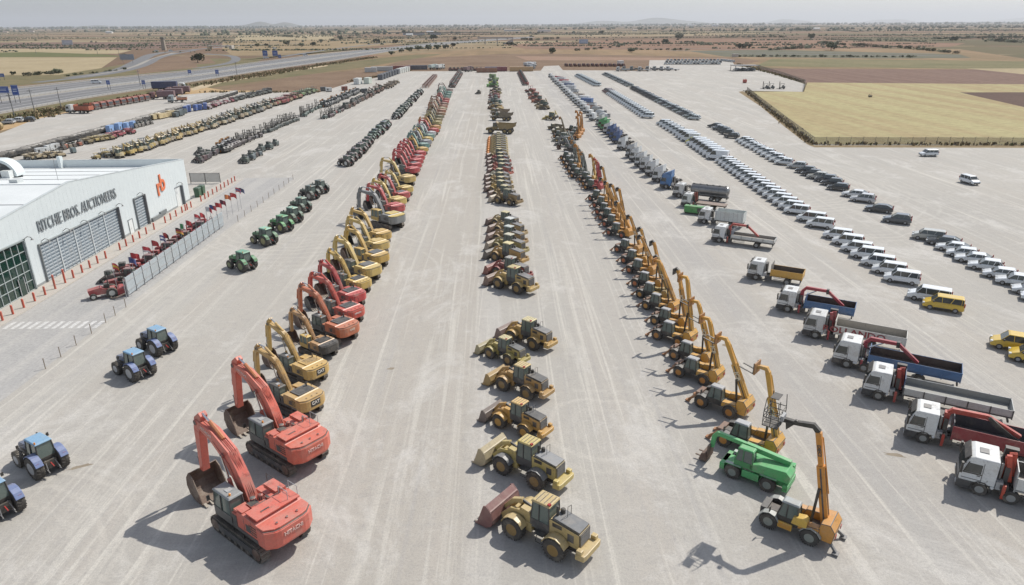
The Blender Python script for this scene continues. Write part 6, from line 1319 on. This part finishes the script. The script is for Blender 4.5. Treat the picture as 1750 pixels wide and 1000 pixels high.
# vans and cars
MPV={'L':4.4,'W':1.82,'H':1.82,'zb':1.1,'hood':.86,'ws':.62,'rs':.1}
SUV={'L':4.3,'W':1.84,'H':1.64,'zb':1.0,'hood':1.2,'ws':.75,'rs':.45}
PV={'L':5.6,'W':2.0,'H':2.5,'zb':1.3,'hood':.9,'ws':.8,'rs':.05,'panel':1}
HATCH={'L':4.05,'W':1.76,'H':1.48,'zb':.95,'hood':1.0,'ws':.75,'rs':.35}; SALOON={'L':4.6,'W':1.82,'H':1.46,'zb':.96,'hood':1.25,'ws':.8,'rs':.9}; MPVL=dict(MPV,L=4.75,H=1.86)
def pick(st):
    return rnd.choice([SUV,SUV,HATCH,SALOON]) if st is SUV else (rnd.choice([MPV,MPV,MPV,MPVL]) if st is MPV else st)
VG='vans parked in the inner car row'; CG='cars parked in the outer car row'
def car_at(px,py,c,l,st,sc=1,cat='van',grp=VG,hd=147,nm='van',anc=(1.35,.85,0)): at('car',px,py,R(hd+rnd.uniform(-2.2,2.2)),c,l,cat,grp,pick(st),sc*rnd.uniform(.97,1.03),anc=anc,name=nm)
car_at(1588,529,'#d8b53c','yellow van at the near end of the inner car row',MPV); car_at(1564,514,'#e4e8ea','white van parked right behind the yellow van',MPV)
for k,(px,py) in enumerate([(1520,483),(1499,468),(1480,455),(1462,442),(1445,431),(1430,419),(1414,408)]): car_at(px,py,'#e4e8ea','white van in the near block of seven, %s from its near end'%ORD[k],MPV)
car_at(1385,389,'#e4e8ea','white van of the pair standing between two blocks, nearer one',MPV); car_at(1370,379,'#e2e6e8','white van of the pair standing between two blocks, farther one',MPV)
a=Vector(g(1347,362));c=Vector(g(1228,277))
for k in range(17): p=a.lerp(c,k/16); put('car',p.x+.9,p.y-1.6,R(147+rnd.uniform(-1,1)),'#e2e7ea','white van in the long block of seventeen, %s from its near end'%ORD[k],'van',VG,MPV,name='van')
a=Vector(g(1215,271));c=Vector(g(1161,234))
for k in range(11): p=a.lerp(c,k/10); put('car',p.x+1.2,p.y-1.6,R(147),'#c9c455' if k==7 else '#dfe4e8','%s tall panel van in the block of eleven, %s from its near end'%('yellow' if k==7 else 'white',ORD[k]),'van',VG,PV if k not in (7,) else MPV,name='van')
a=Vector(g(1155,230));c=Vector(g(1127,213))
for k in range(6): p=a.lerp(c,k/5); put('car',p.x+1,p.y-1.5,R(147),'#dde4e8','white van in the short block beyond the panel vans, %s from its near end'%ORD[k],'van',VG,MPV,1.1,name='van')
a=Vector(g(1100,201));c=Vector(g(1033,157))
for k in range(22): p=a.lerp(c,k/21); put('car',p.x+1,p.y-1.5,R(147),'#dde4e8' if k<19 else '#8a7474','%s van in the far inner block, %s from its near end'%('white' if k<19 else 'dark red',ORD[k]),'van',VG,MPV,1.15,name='van')
a=Vector(g(1016,147));c=Vector(g(985,131))
for k in range(14): p=a.lerp(c,k/13); put('car',p.x+1,p.y-1.5,R(147),'#ccd6da','pale van in the farthest block of the inner car row, %s from its near end'%ORD[k],'van',VG,MPV,1.15,name='van')
OC=[(1756,516,'#e0e4e6','white'),(1738,503,'#e0e4e6','white'),(1711,487,'#e0e4e6','white'),(1687,475,'#e0e4e6','white'),(1663,461,'#dfe3e5','white'),(1643,449,'#dfe3e5','white'),(1624,439,'#dfe3e5','white'),(1609,429,'#dfe3e5','white'),(1593,419,'#50565c','dark grey'),(1568,410,'#b4b4ac','silver')]
for k,(px,py,c,n_) in enumerate(OC): car_at(px,py,c,'%s estate car in the near outer block, %s from the right edge'%(n_,ORD[k]),SUV if k<9 else dict(MPV,H=1.7,L=4.5),1.04,'car',CG,nm='car')
OC=[(1516,381,'#5a6066','grey hatchback standing alone in the outer row'),(1486,362,'#3a3f44','black estate standing alone in the outer row'),(1459,345,'#c4c6c8','silver estate of a pair, nearer one'),(1446,337,'#dcdfe0','white estate of a pair, farther one'),(1418,325,'#363b40','black car at the near end of the dark block'),(1408,317,'#3c4146','charcoal car, second in the dark block'),(1398,311,'#464b50','slate car, third in the dark block'),(1384,306,'#b4b4ac','beige car inside the dark block'),(1374,301,'#30353a','black car, fifth in the dark block'),(1364,296,'#363b40','black car at the far end of the dark block'),(1350,288,'#b4b8b8','silver car between the dark block and the white block')]
for px,py,c,l in OC: car_at(px,py,c,l,SUV,1.04,'car',CG,nm='car')
a=Vector(g(1330,280));c=Vector(g(1262,242))
for k in range(11): p=a.lerp(c,k/10); put('car',p.x+.9,p.y-1.3,R(147),'#dfe4e6','white estate car in the middle block of the outer row, %s from its near end'%ORD[k],'car',CG,pick(SUV),1.05,name='car')
for k,(px,py,c,n_) in enumerate([(1241,236,'#34393e','black'),(1233,230,'#3a4348','dark'),(1228,226,'#3c464c','charcoal'),(1223,223,'#48545a','slate'),(1218,221,'#c8ccd0','white'),(1213,218,'#3c444a','black')]): car_at(px,py,c,'%s car in the short block beyond the white estates, %s from its near end'%(n_,ORD[k]),SUV,1.04,'car',CG,nm='car')
a=Vector(g(1180,204));c=Vector(g(1079,152))
for k in range(36):
    p=a.lerp(c,k/35); col,n_=[('#c8d0d2','white'),('#4c5a58','dark green'),('#c0c8ca','pale'),('#4a4e52','dark'),('#6c6a6c','grey')][k%5 if k<20 else (3 if k%3 else 4)]
    put('car',p.x+1,p.y-1.3,R(147),col,'%s car in the long far outer block, %s from its near end'%(n_,ORD[k]),'car',CG,pick(SUV),1.08,name='car')
a=Vector(g(1072,148));c=Vector(g(1031,128))
for k in range(16): p=a.lerp(c,k/15); put('car',p.x+1,p.y-1.3,R(147),['#8a9494','#a8acac','#6c7070','#c0c4c4'][k%4],'%s car in the farthest block of the outer row, %s from its near end'%(['greenish','light','grey','silver'][k%4],ORD[k]),'car',CG,SUV,1.1,name='car')
car_at(1706,597,'#d8b53c','yellow van near the right edge, farther of two',MPV,hd=149,grp=None); car_at(1738,619,'#d8b53c','yellow van cut by the right edge, nearer of two',MPV,hd=149,grp=None)
x,y=g(1586,267); put('car',x,y,R(178),'#e2e7ea','white van standing alone in front of the straw field fence','van',None,MPV,name='van')
x,y=g(1656,314); put('car',x,y,R(-84),'#e2e7ea','white van facing the camera alone on the gravel','van',None,MPV,name='van')
# tractors
TRG='tractors parked in the left row'
BL={'fender':'#6478a6','roof':'#7ba6c6','rim':'#a9acb0'}
for px,py,l,s_ in [(83,806,'blue tractor with a pale blue roof, second from the left edge corner',1.0),(5,882,'blue tractor cut off by the left edge of the picture',1.0),(240,645,'blue tractor of a pair seen from behind, nearer one',.98),(278,603,'blue tractor of a pair seen from behind, farther one',.98)]:
    at('tractor',px+3,py,R(147),'#3c5478',l,'tractor',TRG,BL,s_,anc=(-1.15,0,0))
GR={'fender':'#3b7a58','roof':'#5d9c7a','rim':'#9c9a58'}
for k,(px,py,c,f) in enumerate([(424,462,'#2f8050',0),(461,419,'#37744e',0),(489,396,'#3a9050',0),(506,381,'#4a6a58',1),(521,363,'#3f5f52',1),(536,341,'#42524c',2),(552,331,'#465450',2)]):
    at('tractor',px,py,R(147),c,'%s tractor in the middle group behind the blue ones, %s from its near end'%(['green','green','bright green','grey-green','dark green','dark grey','charcoal'][k],ORD[k]),'tractor',TRG,dict(GR,fender=c,roof=['#6da489','#8fbfa4','#58a070','#94b8a4','#7a9c8c','#5a6864','#64706c'][k],rim=['#6e7a50','#8e8a5c','#8c8a50','#7e8060','#8c8c80','#9a9c98','#8c8e8c'][k]),.98,anc=(-1.15,0,0))
ALT={'roller':['roller','roller','dumper','mini'],'mini':['mini','mini','dumper','skid'],'skid':['skid','skid','forklift','mini'],'dumper':['dumper','dumper','generator','mini'],'forklift':['forklift']}
AC={'roller':'roller','mini':'mini digger','dumper':'dumper','skid':'small loader','generator':'generator','forklift':'forklift'}
def line(kind,a,b,n,hd,cols,label,cat,grp,st={},sc=1,jit=.4,d=0,name=None):
    a=Vector(g(*a));b=Vector(g(*b)); j=jit*(1.5 if kind in('roller','mini','dumper') else 1); sp=(b-a).length/max(1,n-1)
    for k in range(n):
        p=a.lerp(b,k/max(1,n-1)); c=cols[rnd.randrange(len(cols))] if n>3 else cols[k%len(cols)]
        q=.7 if kind!='attachment' else 1; ax=rnd.uniform(-j,j)*2.2*(q if kind!='tractor' else .3)
        put(kind,p.x+ax,p.y+rnd.uniform(-.22,.22)*sp,R(hd+rnd.uniform(-14,14)*(q if kind!='tractor' else .3)),c[0],(c[1]+' ' if c[1] else '')+label+', %s from the near end'%ORD[k],cat,grp,st,sc*(rnd.uniform(.78,1.08) if kind!='attachment' else rnd.uniform(1.1,1.25)),d=d,name=name)
line('tractor',(592,283),(628,247),7,146,[('#5a4a52','dark'),('#4a4e54','charcoal'),('#54525a','slate')],'tractor at the head of the long tractor line','tractor','tractors in the far line',{'roof':'#6a666c','fender':'#4a4448'},.95,d=1)
line('tractor',(633,241),(660,217),8,146,[('#4c5a6c','blue-grey'),('#5c4648','dark red'),('#3c6254','green'),('#4a7266','teal')],'tractor in the second part of the tractor line','tractor','tractors in the far line',{'fender':'paint'},.95)
line('tractor',(676,204),(697,182),9,135,[('#5c6e58','olive'),('#4e5c58','dark'),('#7c8288','grey')],'tractor in the third part of the tractor line','tractor','tractors in the far line',{},.95)
line('tractor',(700,178),(718,160),6,135,[('#6c7274','grey'),('#4c585c','dark')],'tractor in the last part of the tractor line','tractor','tractors in the far line',{},1.0)
for k,(px,py,px2,py2) in enumerate([(724,151,741,133),(729,151,744,133)]):
    a=Vector(g(px,py));c=Vector(g(px2,py2)); put('lattice',a.x,a.y,math.atan2(c.y-a.y,c.x-a.x),'#7c5a50','bundle of rusty lattice beams on the ground, %s one'%('left','right')[k],'beams',None,{'L':int((c-a).length)},1.1,d=0)
# red tractors and farm machines behind the flags
line('mower',(180,508),(205,492),2,200,[('#a83038','red'),('#9c2c38','crimson')],'farm machine in front of the flag row','farm machine','red farm machines',{},1.25,d=1)
line('skid',(196,480),(212,466),2,190,[('#5a4c50','dark'),('#8a4448','reddish')],'compact machine by the spanish coloured flag'.replace('spanish coloured','yellow and red'),'farm machine','red farm machines',{},1.05,d=1)
a=Vector((-51.3,90.5));b=Vector((-51.3,118.5))
for k in range(15):
    p=a.lerp(b,k/14); put('tractor',p.x,p.y,R(178+rnd.uniform(-4,4)),'#a8323c' if k%4 else '#6c3c44','%s tractor lined up behind the sheet fence, %s from the near end'%('red' if k%4 else 'dark red',ORD[k]),'tractor','red tractors behind the sheet fence',{'cab':0 if k%3 else 1,'rim':'#b8b4ac','fender':'#a8323c','roof':'#8a6a6c'},.72,d=1)
# left rows of small machines
dk=[('#4a454c','dark'),('#55525a','slate'),('#3e4044','black')]
line('skid',(341,279),(368,262),9,150,[('#5c444c','maroon'),('#504a52','dark'),('#5c5a60','grey')],'skid loader behind the warehouse','skid loader','skid loaders behind the warehouse',{},.95)
put('skid',*g(343,264),R(150),'#50565a','lone grey skid loader beside the maroon line','skid loader',None,{},1.0,d=0)
line('telehandler',(378,261),(400,250),6,150,dk,'compact telehandler in the dark machine line','telehandler','compact telehandlers in the dark line',{'ang':12,'len':3.5},.9)
line('forklift',(402,251),(438,235),11,150,dk+[('#6c7078','grey')],'forklift at the end of the dark machine line','forklift','forklifts in the dark line',{},1.1)
line('skid',(417,279),(440,266),6,150,[('#6c7a80','blue-grey'),('#4c5c58','dark green'),('#50484a','dark')],'small loader in the short line near the tractors','small loader','small loaders in the short line',{},1.0)
line('skid',(450,259),(470,249),4,150,[('#8c989c','pale'),('#5c6c6c','grey-green')],'small loader at the far end of the short line','small loader','small loaders in the short line',{},1.0)
line('forklift',(452,228),(505,207),17,150,[('#4c5a5c','dark grey'),('#485456','slate')],'forklift in the long forklift line','forklift','forklifts in the long line',{'mast':3.1},1.15)
line('forklift',(516,200),(543,186),7,150,[('#5c706c','grey-green')],'forklift in the gapped part of the forklift line','forklift','forklifts in the long line',{'mast':3.1},1.15)
line('forklift',(556,203),(583,190),9,150,[('#8a3c46','red'),('#64545c','dull'),('#586c6c','grey')],'forklift in the parallel line','forklift','forklifts in the parallel line',{'mast':2.6},1.15)
line('telehandler',(553,183),(612,158),20,150,[('#444a50','dark'),('#50585c','grey')],'compact machine in the far dark line','small loader','compact machines in the far dark line',{'ang':10,'len':3.4},1.0)
line('skid',(590,187),(636,163),18,150,[('#6c5048','brown'),('#4c4c50','dark'),('#5c5858','grey')],'compact machine in the far brown line','small loader','compact machines in the far brown line',{},1.3)
line('mini',(636,163),(652,154),7,150,[('#6a4a40','brown')],'small digger at the end of the far brown line','mini digger','small diggers after the brown line',{},1.35)
line('dumper',(660,152),(677,143),7,150,[('#7a6a58','dusty'),('#8a7a60','tan')],'dumper in the farthest short line','dumper','dumpers in the farthest short line',{},1.4)
yl=[('#b5a06c','yellow'),('#7c7a70','grey'),('#b89c58','tan'),('#5c6260','dark')]
line('roller',(170,272),(200,262),5,150,[('#5c625c','dark green'),('#b09a58','yellow')],'small roller leading the two-deep row','roller','rollers in the two-deep row',{},.85)
line('roller',(203,262),(256,246),13,150,[('#545c60','dark grey'),('#60686a','slate')],'roller in the near half of the two-deep row','roller','rollers in the two-deep row',{},.85)
line('mini',(204,270),(262,253),13,150,[('#c2b48e','sand'),('#6c7070','grey'),('#c4aa60','yellow')],'mini digger in the front rank of the two-deep row','mini digger','mini diggers in the two-deep row',{},1.1)
line('mini',(262,252),(352,222),26,150,[('#cbb27a','cream'),('#b5a06c','yellow'),('#a89c88','dusty')],'mini digger in the middle of the two-deep row','mini digger','mini diggers in the middle of the two-deep row',{},1.15)
line('roller',(262,243),(352,217),22,150,[('#c4a04e','bright'),('#ae9658','ochre'),('#b8a060','dusty')],'yellow-topped roller in the rear rank of the two-deep row','roller','yellow rollers in the rear rank',{'rim':'#b8983c'},.9)
line('mini',(356,222),(470,181),37,150,[('#c4b698','sand'),('#8e908e','grey'),('#a3937a','brown'),('#6e7470','dark')],'mini digger in the far half of the two-deep row','mini digger','mini diggers in the far half',{},1.3)
line('roller',(356,213),(470,176),30,150,[('#74787a','dark'),('#98927a','khaki'),('#84827a','grey')],'roller in the rear rank of the far half','roller','rollers in the far rear rank',{},.95)
line('dumper',(470,181),(512,167),14,150,[('#9c4448','red'),('#8a3c44','dark red'),('#a08a6c','sand')],'dumper near the far end of the two-deep row','dumper','dumpers near the far end',{},1.5)
line('dumper',(514,165),(534,158),7,150,[('#6c8c5c','green'),('#7c8a68','dull')],'green dumper at the very end of the two-deep row','dumper','green dumpers',{},1.5)
# far left row: black attachments behind, small machines in front
line('attachment',(-30,282),(100,247),39,150,[('#22262a','')],'dark digger bucket in the long dark line, near stretch','digger bucket','dark digger buckets, near stretch',{'w':1.1},1.35,jit=.2)
line('attachment',(103,246),(230,212),39,150,[('#22262a','')],'dark digger bucket in the long dark line, middle stretch','digger bucket','dark digger buckets, middle stretch',{'w':1.1},1.35,jit=.2)
line('attachment',(233,211),(352,176),39,150,[('#262a2e','')],'dark digger bucket in the long dark line, far stretch','digger bucket','dark digger buckets, far stretch',{'w':1.1},1.4,jit=.2)
line('attachment',(356,175),(402,161),22,150,[('#2a2e32','')],'dark digger bucket in the long dark line, last stretch','digger bucket','dark digger buckets, last stretch',{'w':1.1},1.4,jit=.2)
line('dumper',(48,273),(104,268),9,150,[('#b8a888','sand')],'sand coloured dumper behind the curved roof screen','dumper','sand coloured dumpers',{},.95)
line('generator',(70,263),(92,256),4,60,[('#d4d8d8','white')],'white box unit beside the dark buckets','generator','white box units',{'L':2.2},1.0)
line('generator',(100,265),(122,262),2,150,[('#64787c','blue-grey')],'blue-grey cabinet near the sand dumpers','generator','blue-grey cabinets',{'L':1.6},1.0)
line('skid',(108,256),(140,248),6,150,[('#b06a54','rusty'),('#6c6460','dark'),('#a09684','sand')],'small machine in front of the dark buckets, near group','small machine','small machines in front of the buckets',{},.9)
line('dumper',(148,246),(190,238),9,150,[('#b8a468','yellow'),('#9c8c64','tan')],'yellowish dumper in front of the dark buckets','dumper','yellowish dumpers',{},.95)
line('dumper',(190,237),(224,228),7,150,[('#9c3c4c','red'),('#b85c68','pink-red')],'red dumper below the blue cabinets','dumper','red dumpers below the cabinets',{},1.0)
line('generator',(190,227),(226,219),4,100,[('#7fa4d4','light blue'),('#8cacd8','pale blue')],'light blue rounded cabinet above the red dumpers','generator','light blue cabinets',{'L':3.0,'H':2.2},1.15)
line('skid',(232,219),(258,212),6,150,[('#8c8884','grey')],'grey machine right of the light blue cabinets','small machine','grey machines',{},.9)
line('generator',(262,205),(298,198),7,150,[('#d8c496','cream')],'cream generator in the cream block','generator','cream generators',{'L':2.6},1.2)
line('generator',(300,200),(316,194),5,150,[('#54646a','dark')],'dark generator right of the cream block','generator','dark generators',{'L':2.4},1.2)
line('generator',(316,193),(350,187),5,100,[('#3f64a8','blue')],'blue generator with a red base','generator','blue generators',{'L':3.2,'H':2.4},1.15)
line('roller',(352,187),(395,174),14,150,[('#a85c6c','pink-red'),('#8c4454','dark red'),('#b8a8a8','pale')],'small reddish compressor in the far left row','compressor','reddish compressors',{},.9)
line('dumper',(396,174),(458,159),18,150,[('#6c7470','grey'),('#4e5656','dark')],'grey machine at the far end of the left row','small machine','grey machines at the far end',{},1.2)
# trucks by the highway
tk(120,194,'#d8dcdc','white tipper truck with an orange body, nearest in the line by the highway',{'L':9,'ax':(-1.35,-5.2,-6.6),'bed':'open','h':1.4,'bedc':'#a9573c'},1.15,hd=172)
def tl(a,b,n,c,lab,st,hd=165,grp=None,sc=1.15):
    a=Vector(g(*a));b=Vector(g(*b))
    for k in range(n): p=a.lerp(b,k/max(1,n-1)); put('truck',p.x,p.y,R(hd),c,lab+(', %s from the near end'%ORD[k] if n>1 else ''),'truck',grp,st,sc,d=0)
tl((168,188),(254,173),9,'#a85644','orange-red tipper truck in the line beside the highway',{'L':7,'ax':(-1.35,-4.4,-5.6),'bed':'open','h':1.3,'bedc':'#a04c36'},-24,'orange-red tipper trucks',.98)
tl((256,170),(285,161),3,'#7a5054','dull red truck beyond the orange-red tippers',{'L':10,'ax':(-1.35,-6.0,-7.2),'bed':'box','bedc':'#6e5058'},190)
tl((288,176),(288,176),1,'#a8b4b8','blue-white truck with an orange bed parked apart in front of the tippers',{'L':7,'ax':(-1.35,-5.0),'bed':'open','bedc':'#c08060'},200)
tl((318,154),(318,154),1,'#c8ccd0','truck with a dark blue box trailer by the highway',{'L':13,'ax':(-1.35,-9.0,-10.2),'bed':'box','bedc':'#34406c','h':2.6},10,sc=1.3)
for k,(px,py,c,l) in enumerate([(14,212,'#c4c8cc','silver car parked at the left edge by the verge'),(30,209,'#d8dcde','white car parked second from the left edge'),(49,208,'#3c4046','black car parked third from the left edge')]): x,y=g(px,py); put('car',x,y,R(188),c,l,'car',None,SUV,1.1,name='car')
x,y=g(0,222); b=MB(); b.lathe((0,-1,1.4),[(.4,0),(1.4,0),(1.4,1.2),(.4,1.2)],'#a08a5c',14); tag(obj('cable_drum',b,None,None,(x,y,0)),'tan wooden cable drum cut by the left edge','drum')
for k,(px,py,c,l) in enumerate([(165,143,'#e4e6e8','white car driving on the far carriageway at left'),(470,84,'#dfe2e4','white van on the access road above the highway'),(455,100.5,'#dfe2e4','white car on the highway below the blue signs'),(522,96,'#e0e2e4','white truck-like van on the highway right of the signs'),(268,88.5,'#e0e0dc','white van on the slip road, left one'),(292,88,'#e0e0dc','white van on the slip road, right one')]): x,y=g(px,py); put('car',x,y,R(25),c,l,'car',None,MPV,1.3,d=0,name='car')
# back edge of the yard
def bx(kind,px,py,c,l,cat,hd=0,st={},sc=1): x,y=g(px,py); put(kind,x,y,R(hd),c,l,cat,None,st,sc,d=0)
for k,(px,py,c,l,L_) in enumerate([(634,123.5,'#cfd2d0','short white site container at the left end of the back edge',7),(653,121.5,'#c2c4c2','long pale site container behind the brown field',13),(685,120,'#8c4440','dark red shipping container on the back edge',12),(714,119,'#565c68','dark blue-grey shipping container on the back edge',12),(832,124,'#8a5a40','rusty container left of the blue one at the head of the central row',12),(846,122,'#3f4a70','dark blue container at the head of the central row',12),(858,122,'#7c3040','maroon container right of the dark blue one',6),(891,122,'#b89468','sandy flat container at the head of the right row',14)]): bx('container',px,py,c,l,'container',2,{'L':L_},1.25)
for k,(px,py,c,l) in enumerate([(612,144,'#e2e6e4','white site cabin left of a pair'),(629,143,'#ccd6cc','pale green site cabin right of a pair')]): bx('container',px,py,c,l,'cabin',80,{'L':4},1.35)
for k in range(7): bx('container',651+k*4.5,136.5-k*1.6,'#4c5664','dark cabin in the cabin line behind the brown field, %s from the near end'%ORD[k],'cabin',85,{'L':3},1.3)
for k in range(5): bx('container',682+k*3.6,125.5-k*.9,'#dde0dc','white cabin at the corner of the brown field, %s from the near end'%ORD[k],'cabin',85,{'L':3},1.3)
for px,py,c,l in [(746,118,'#c8d8d4','pale truck on the back edge, left of a pair'),(758,118,'#dce2e0','white truck on the back edge, right of a pair'),(806,122,'#6c5458','dark truck between the container groups'),(906,113.5,'#c8ccd0','white truck at the gap in the back edge, left'),(914,114,'#d0d4d8','white truck at the gap in the back edge, right'),(912,118,'#8c949c','grey truck parked in the gap of the back edge')]: bx('truck',px,py,c,l,'truck',60,{'L':7,'ax':(-1.35,-5),'bed':'box','h':1.6,'bedc':c},1.3)
for k in range(12): bx('lattice',866+0,118,'#6d4440','',None) if False else None
for k in range(9): bx('skid',770+k*6.5,121.3,'#7a4a48','low dark red machine along the back edge, %s from the left'%ORD[k],'small machine',20,{},1.3)
for k in range(14): bx('attachment',968+k*7.5,113.6+(k%2)*.3,'#7a4a40','rust red implement at the foot of the earth bank, %s from the left'%ORD[k],'implement',20,{},2.2)
bx('container',1060,112,'#e4e4e2','white cabin on top of the red implements','cabin',20,{'L':3},1.5)
for k,(px,py,c) in enumerate([(1053,122,'#c4c8ca'),(1063,121,'#60686c'),(1076,121,'#6c7478'),(1090,122,'#b4b8bc'),(1103,121,'#7c7c80'),(1115,121,'#98a0a4'),(1127,121,'#b8bcc0'),(1138,121,'#c8ccd0')]): bx('truck',px,py,c,'trailer or truck in the line along the back edge, %s from the left'%ORD[k],'truck',178,{'L':9,'ax':(-1.35,-6.5),'bed':'flat' if k%2 else 'open','bedc':c,'h':.6},1.1)
for r_ in range(3):
    for k in range(16): bx('car',1137+k*6.1+r_*2,110.5-r_*3.1,['#d4dcdf','#3c444c','#c8d0d4','#60686c','#d8dcdc'][(k*2+r_)%5],'parked car in the staff car park, %s rank, %s from the left'%(['front','middle','back'][r_],ORD[k]),'car',85,SUV,1.15)
for k in range(5): bx('car',1236+k*4,104.5+k*.5,['#c8ccd0','#a8b0b4'][k%2],'parked car by the storage canopy, %s from the left'%ORD[k],'car',100,SUV,1.15)
x,y=g(1272,121); r=empty('canopy',(x,y,0)); tag(r,'low grey open canopy with cars beneath at the right of the back edge','canopy'); b=MB(); b.box(-9,9,-6,6,3.6,4.0,'midgrey'); obj('roof',b,r)
for sx in (-8.5,0,8.5):
    for sy in (-5.5,5.5): b=MB(); b.box(sx-.15,sx+.15,sy-.15,sy+.15,0,3.6,'darkgrey'); obj('post',b,r)
for k in range(6): bx('car',1258+k*5.5,120+(k%2)*1.2,['#c8ccd0','#5c646c','#8c949c'][k%3],'car under the grey canopy, %s from the left'%ORD[k],'car',120,SUV,1.1)
bx('container',1256,97.5,'#c4c0b8','small hut beyond the canopy','hut',10,{'L':5},1.2)
bx('generator',1272.5,142,'#b8402c','small red box alone on the gravel','box',10,{'L':1.6},1.2)
for k,(px,c) in enumerate([(1308,'#4a5258'),(1318,'#5c6468'),(1336,'#4e565a')]): bx('forklift',px,152,c,'dark machine in the fenced corner, %s from the left'%ORD[k],'forklift',150,{},1.3)
bx('generator',1487,166,'#6a5a44','small dark box lying in the straw field','box',10,{'L':1.4,'H':.8},1.0)
for k,(px,py,c,l) in enumerate([(623,159,'#50565c','grey machine by the brown field, left'),(553,156,'#4c5258','dark generator on the yard edge'),(562,157,'#d8dad8','white box on the yard edge'),(589,155,'#8a4438','red machine on the yard edge'),(455,158,'#4a4648','black pump left of a pair on the yard edge'),(460,158,'#4a4648','black pump right of a pair on the yard edge')]): bx('generator',px,py,c,l,'generator',20,{'L':2.4},1.3)
# ---------------------------------------------------------------- haze
hz=bpy.data.materials.new('haze'); hz.use_nodes=True; t=hz.node_tree; t.nodes.remove(t.nodes['Principled BSDF']); v=t.nodes.new('ShaderNodeVolumePrincipled'); v.inputs['Density'].default_value=HAZE*1.15; v.inputs['Color'].default_value=(.93,.96,1,1); v.inputs['Anisotropy'].default_value=.2
t.links.new(v.outputs[0],t.nodes['Material Output'].inputs['Volume'])
MATS['haze']=hz; b=MB(); b.box(-45000,45000,-500,46000,-1.2,480,'haze'); o=tag(obj('haze',fixn(b.mesh('haze'))),None,None,None,'stuff')
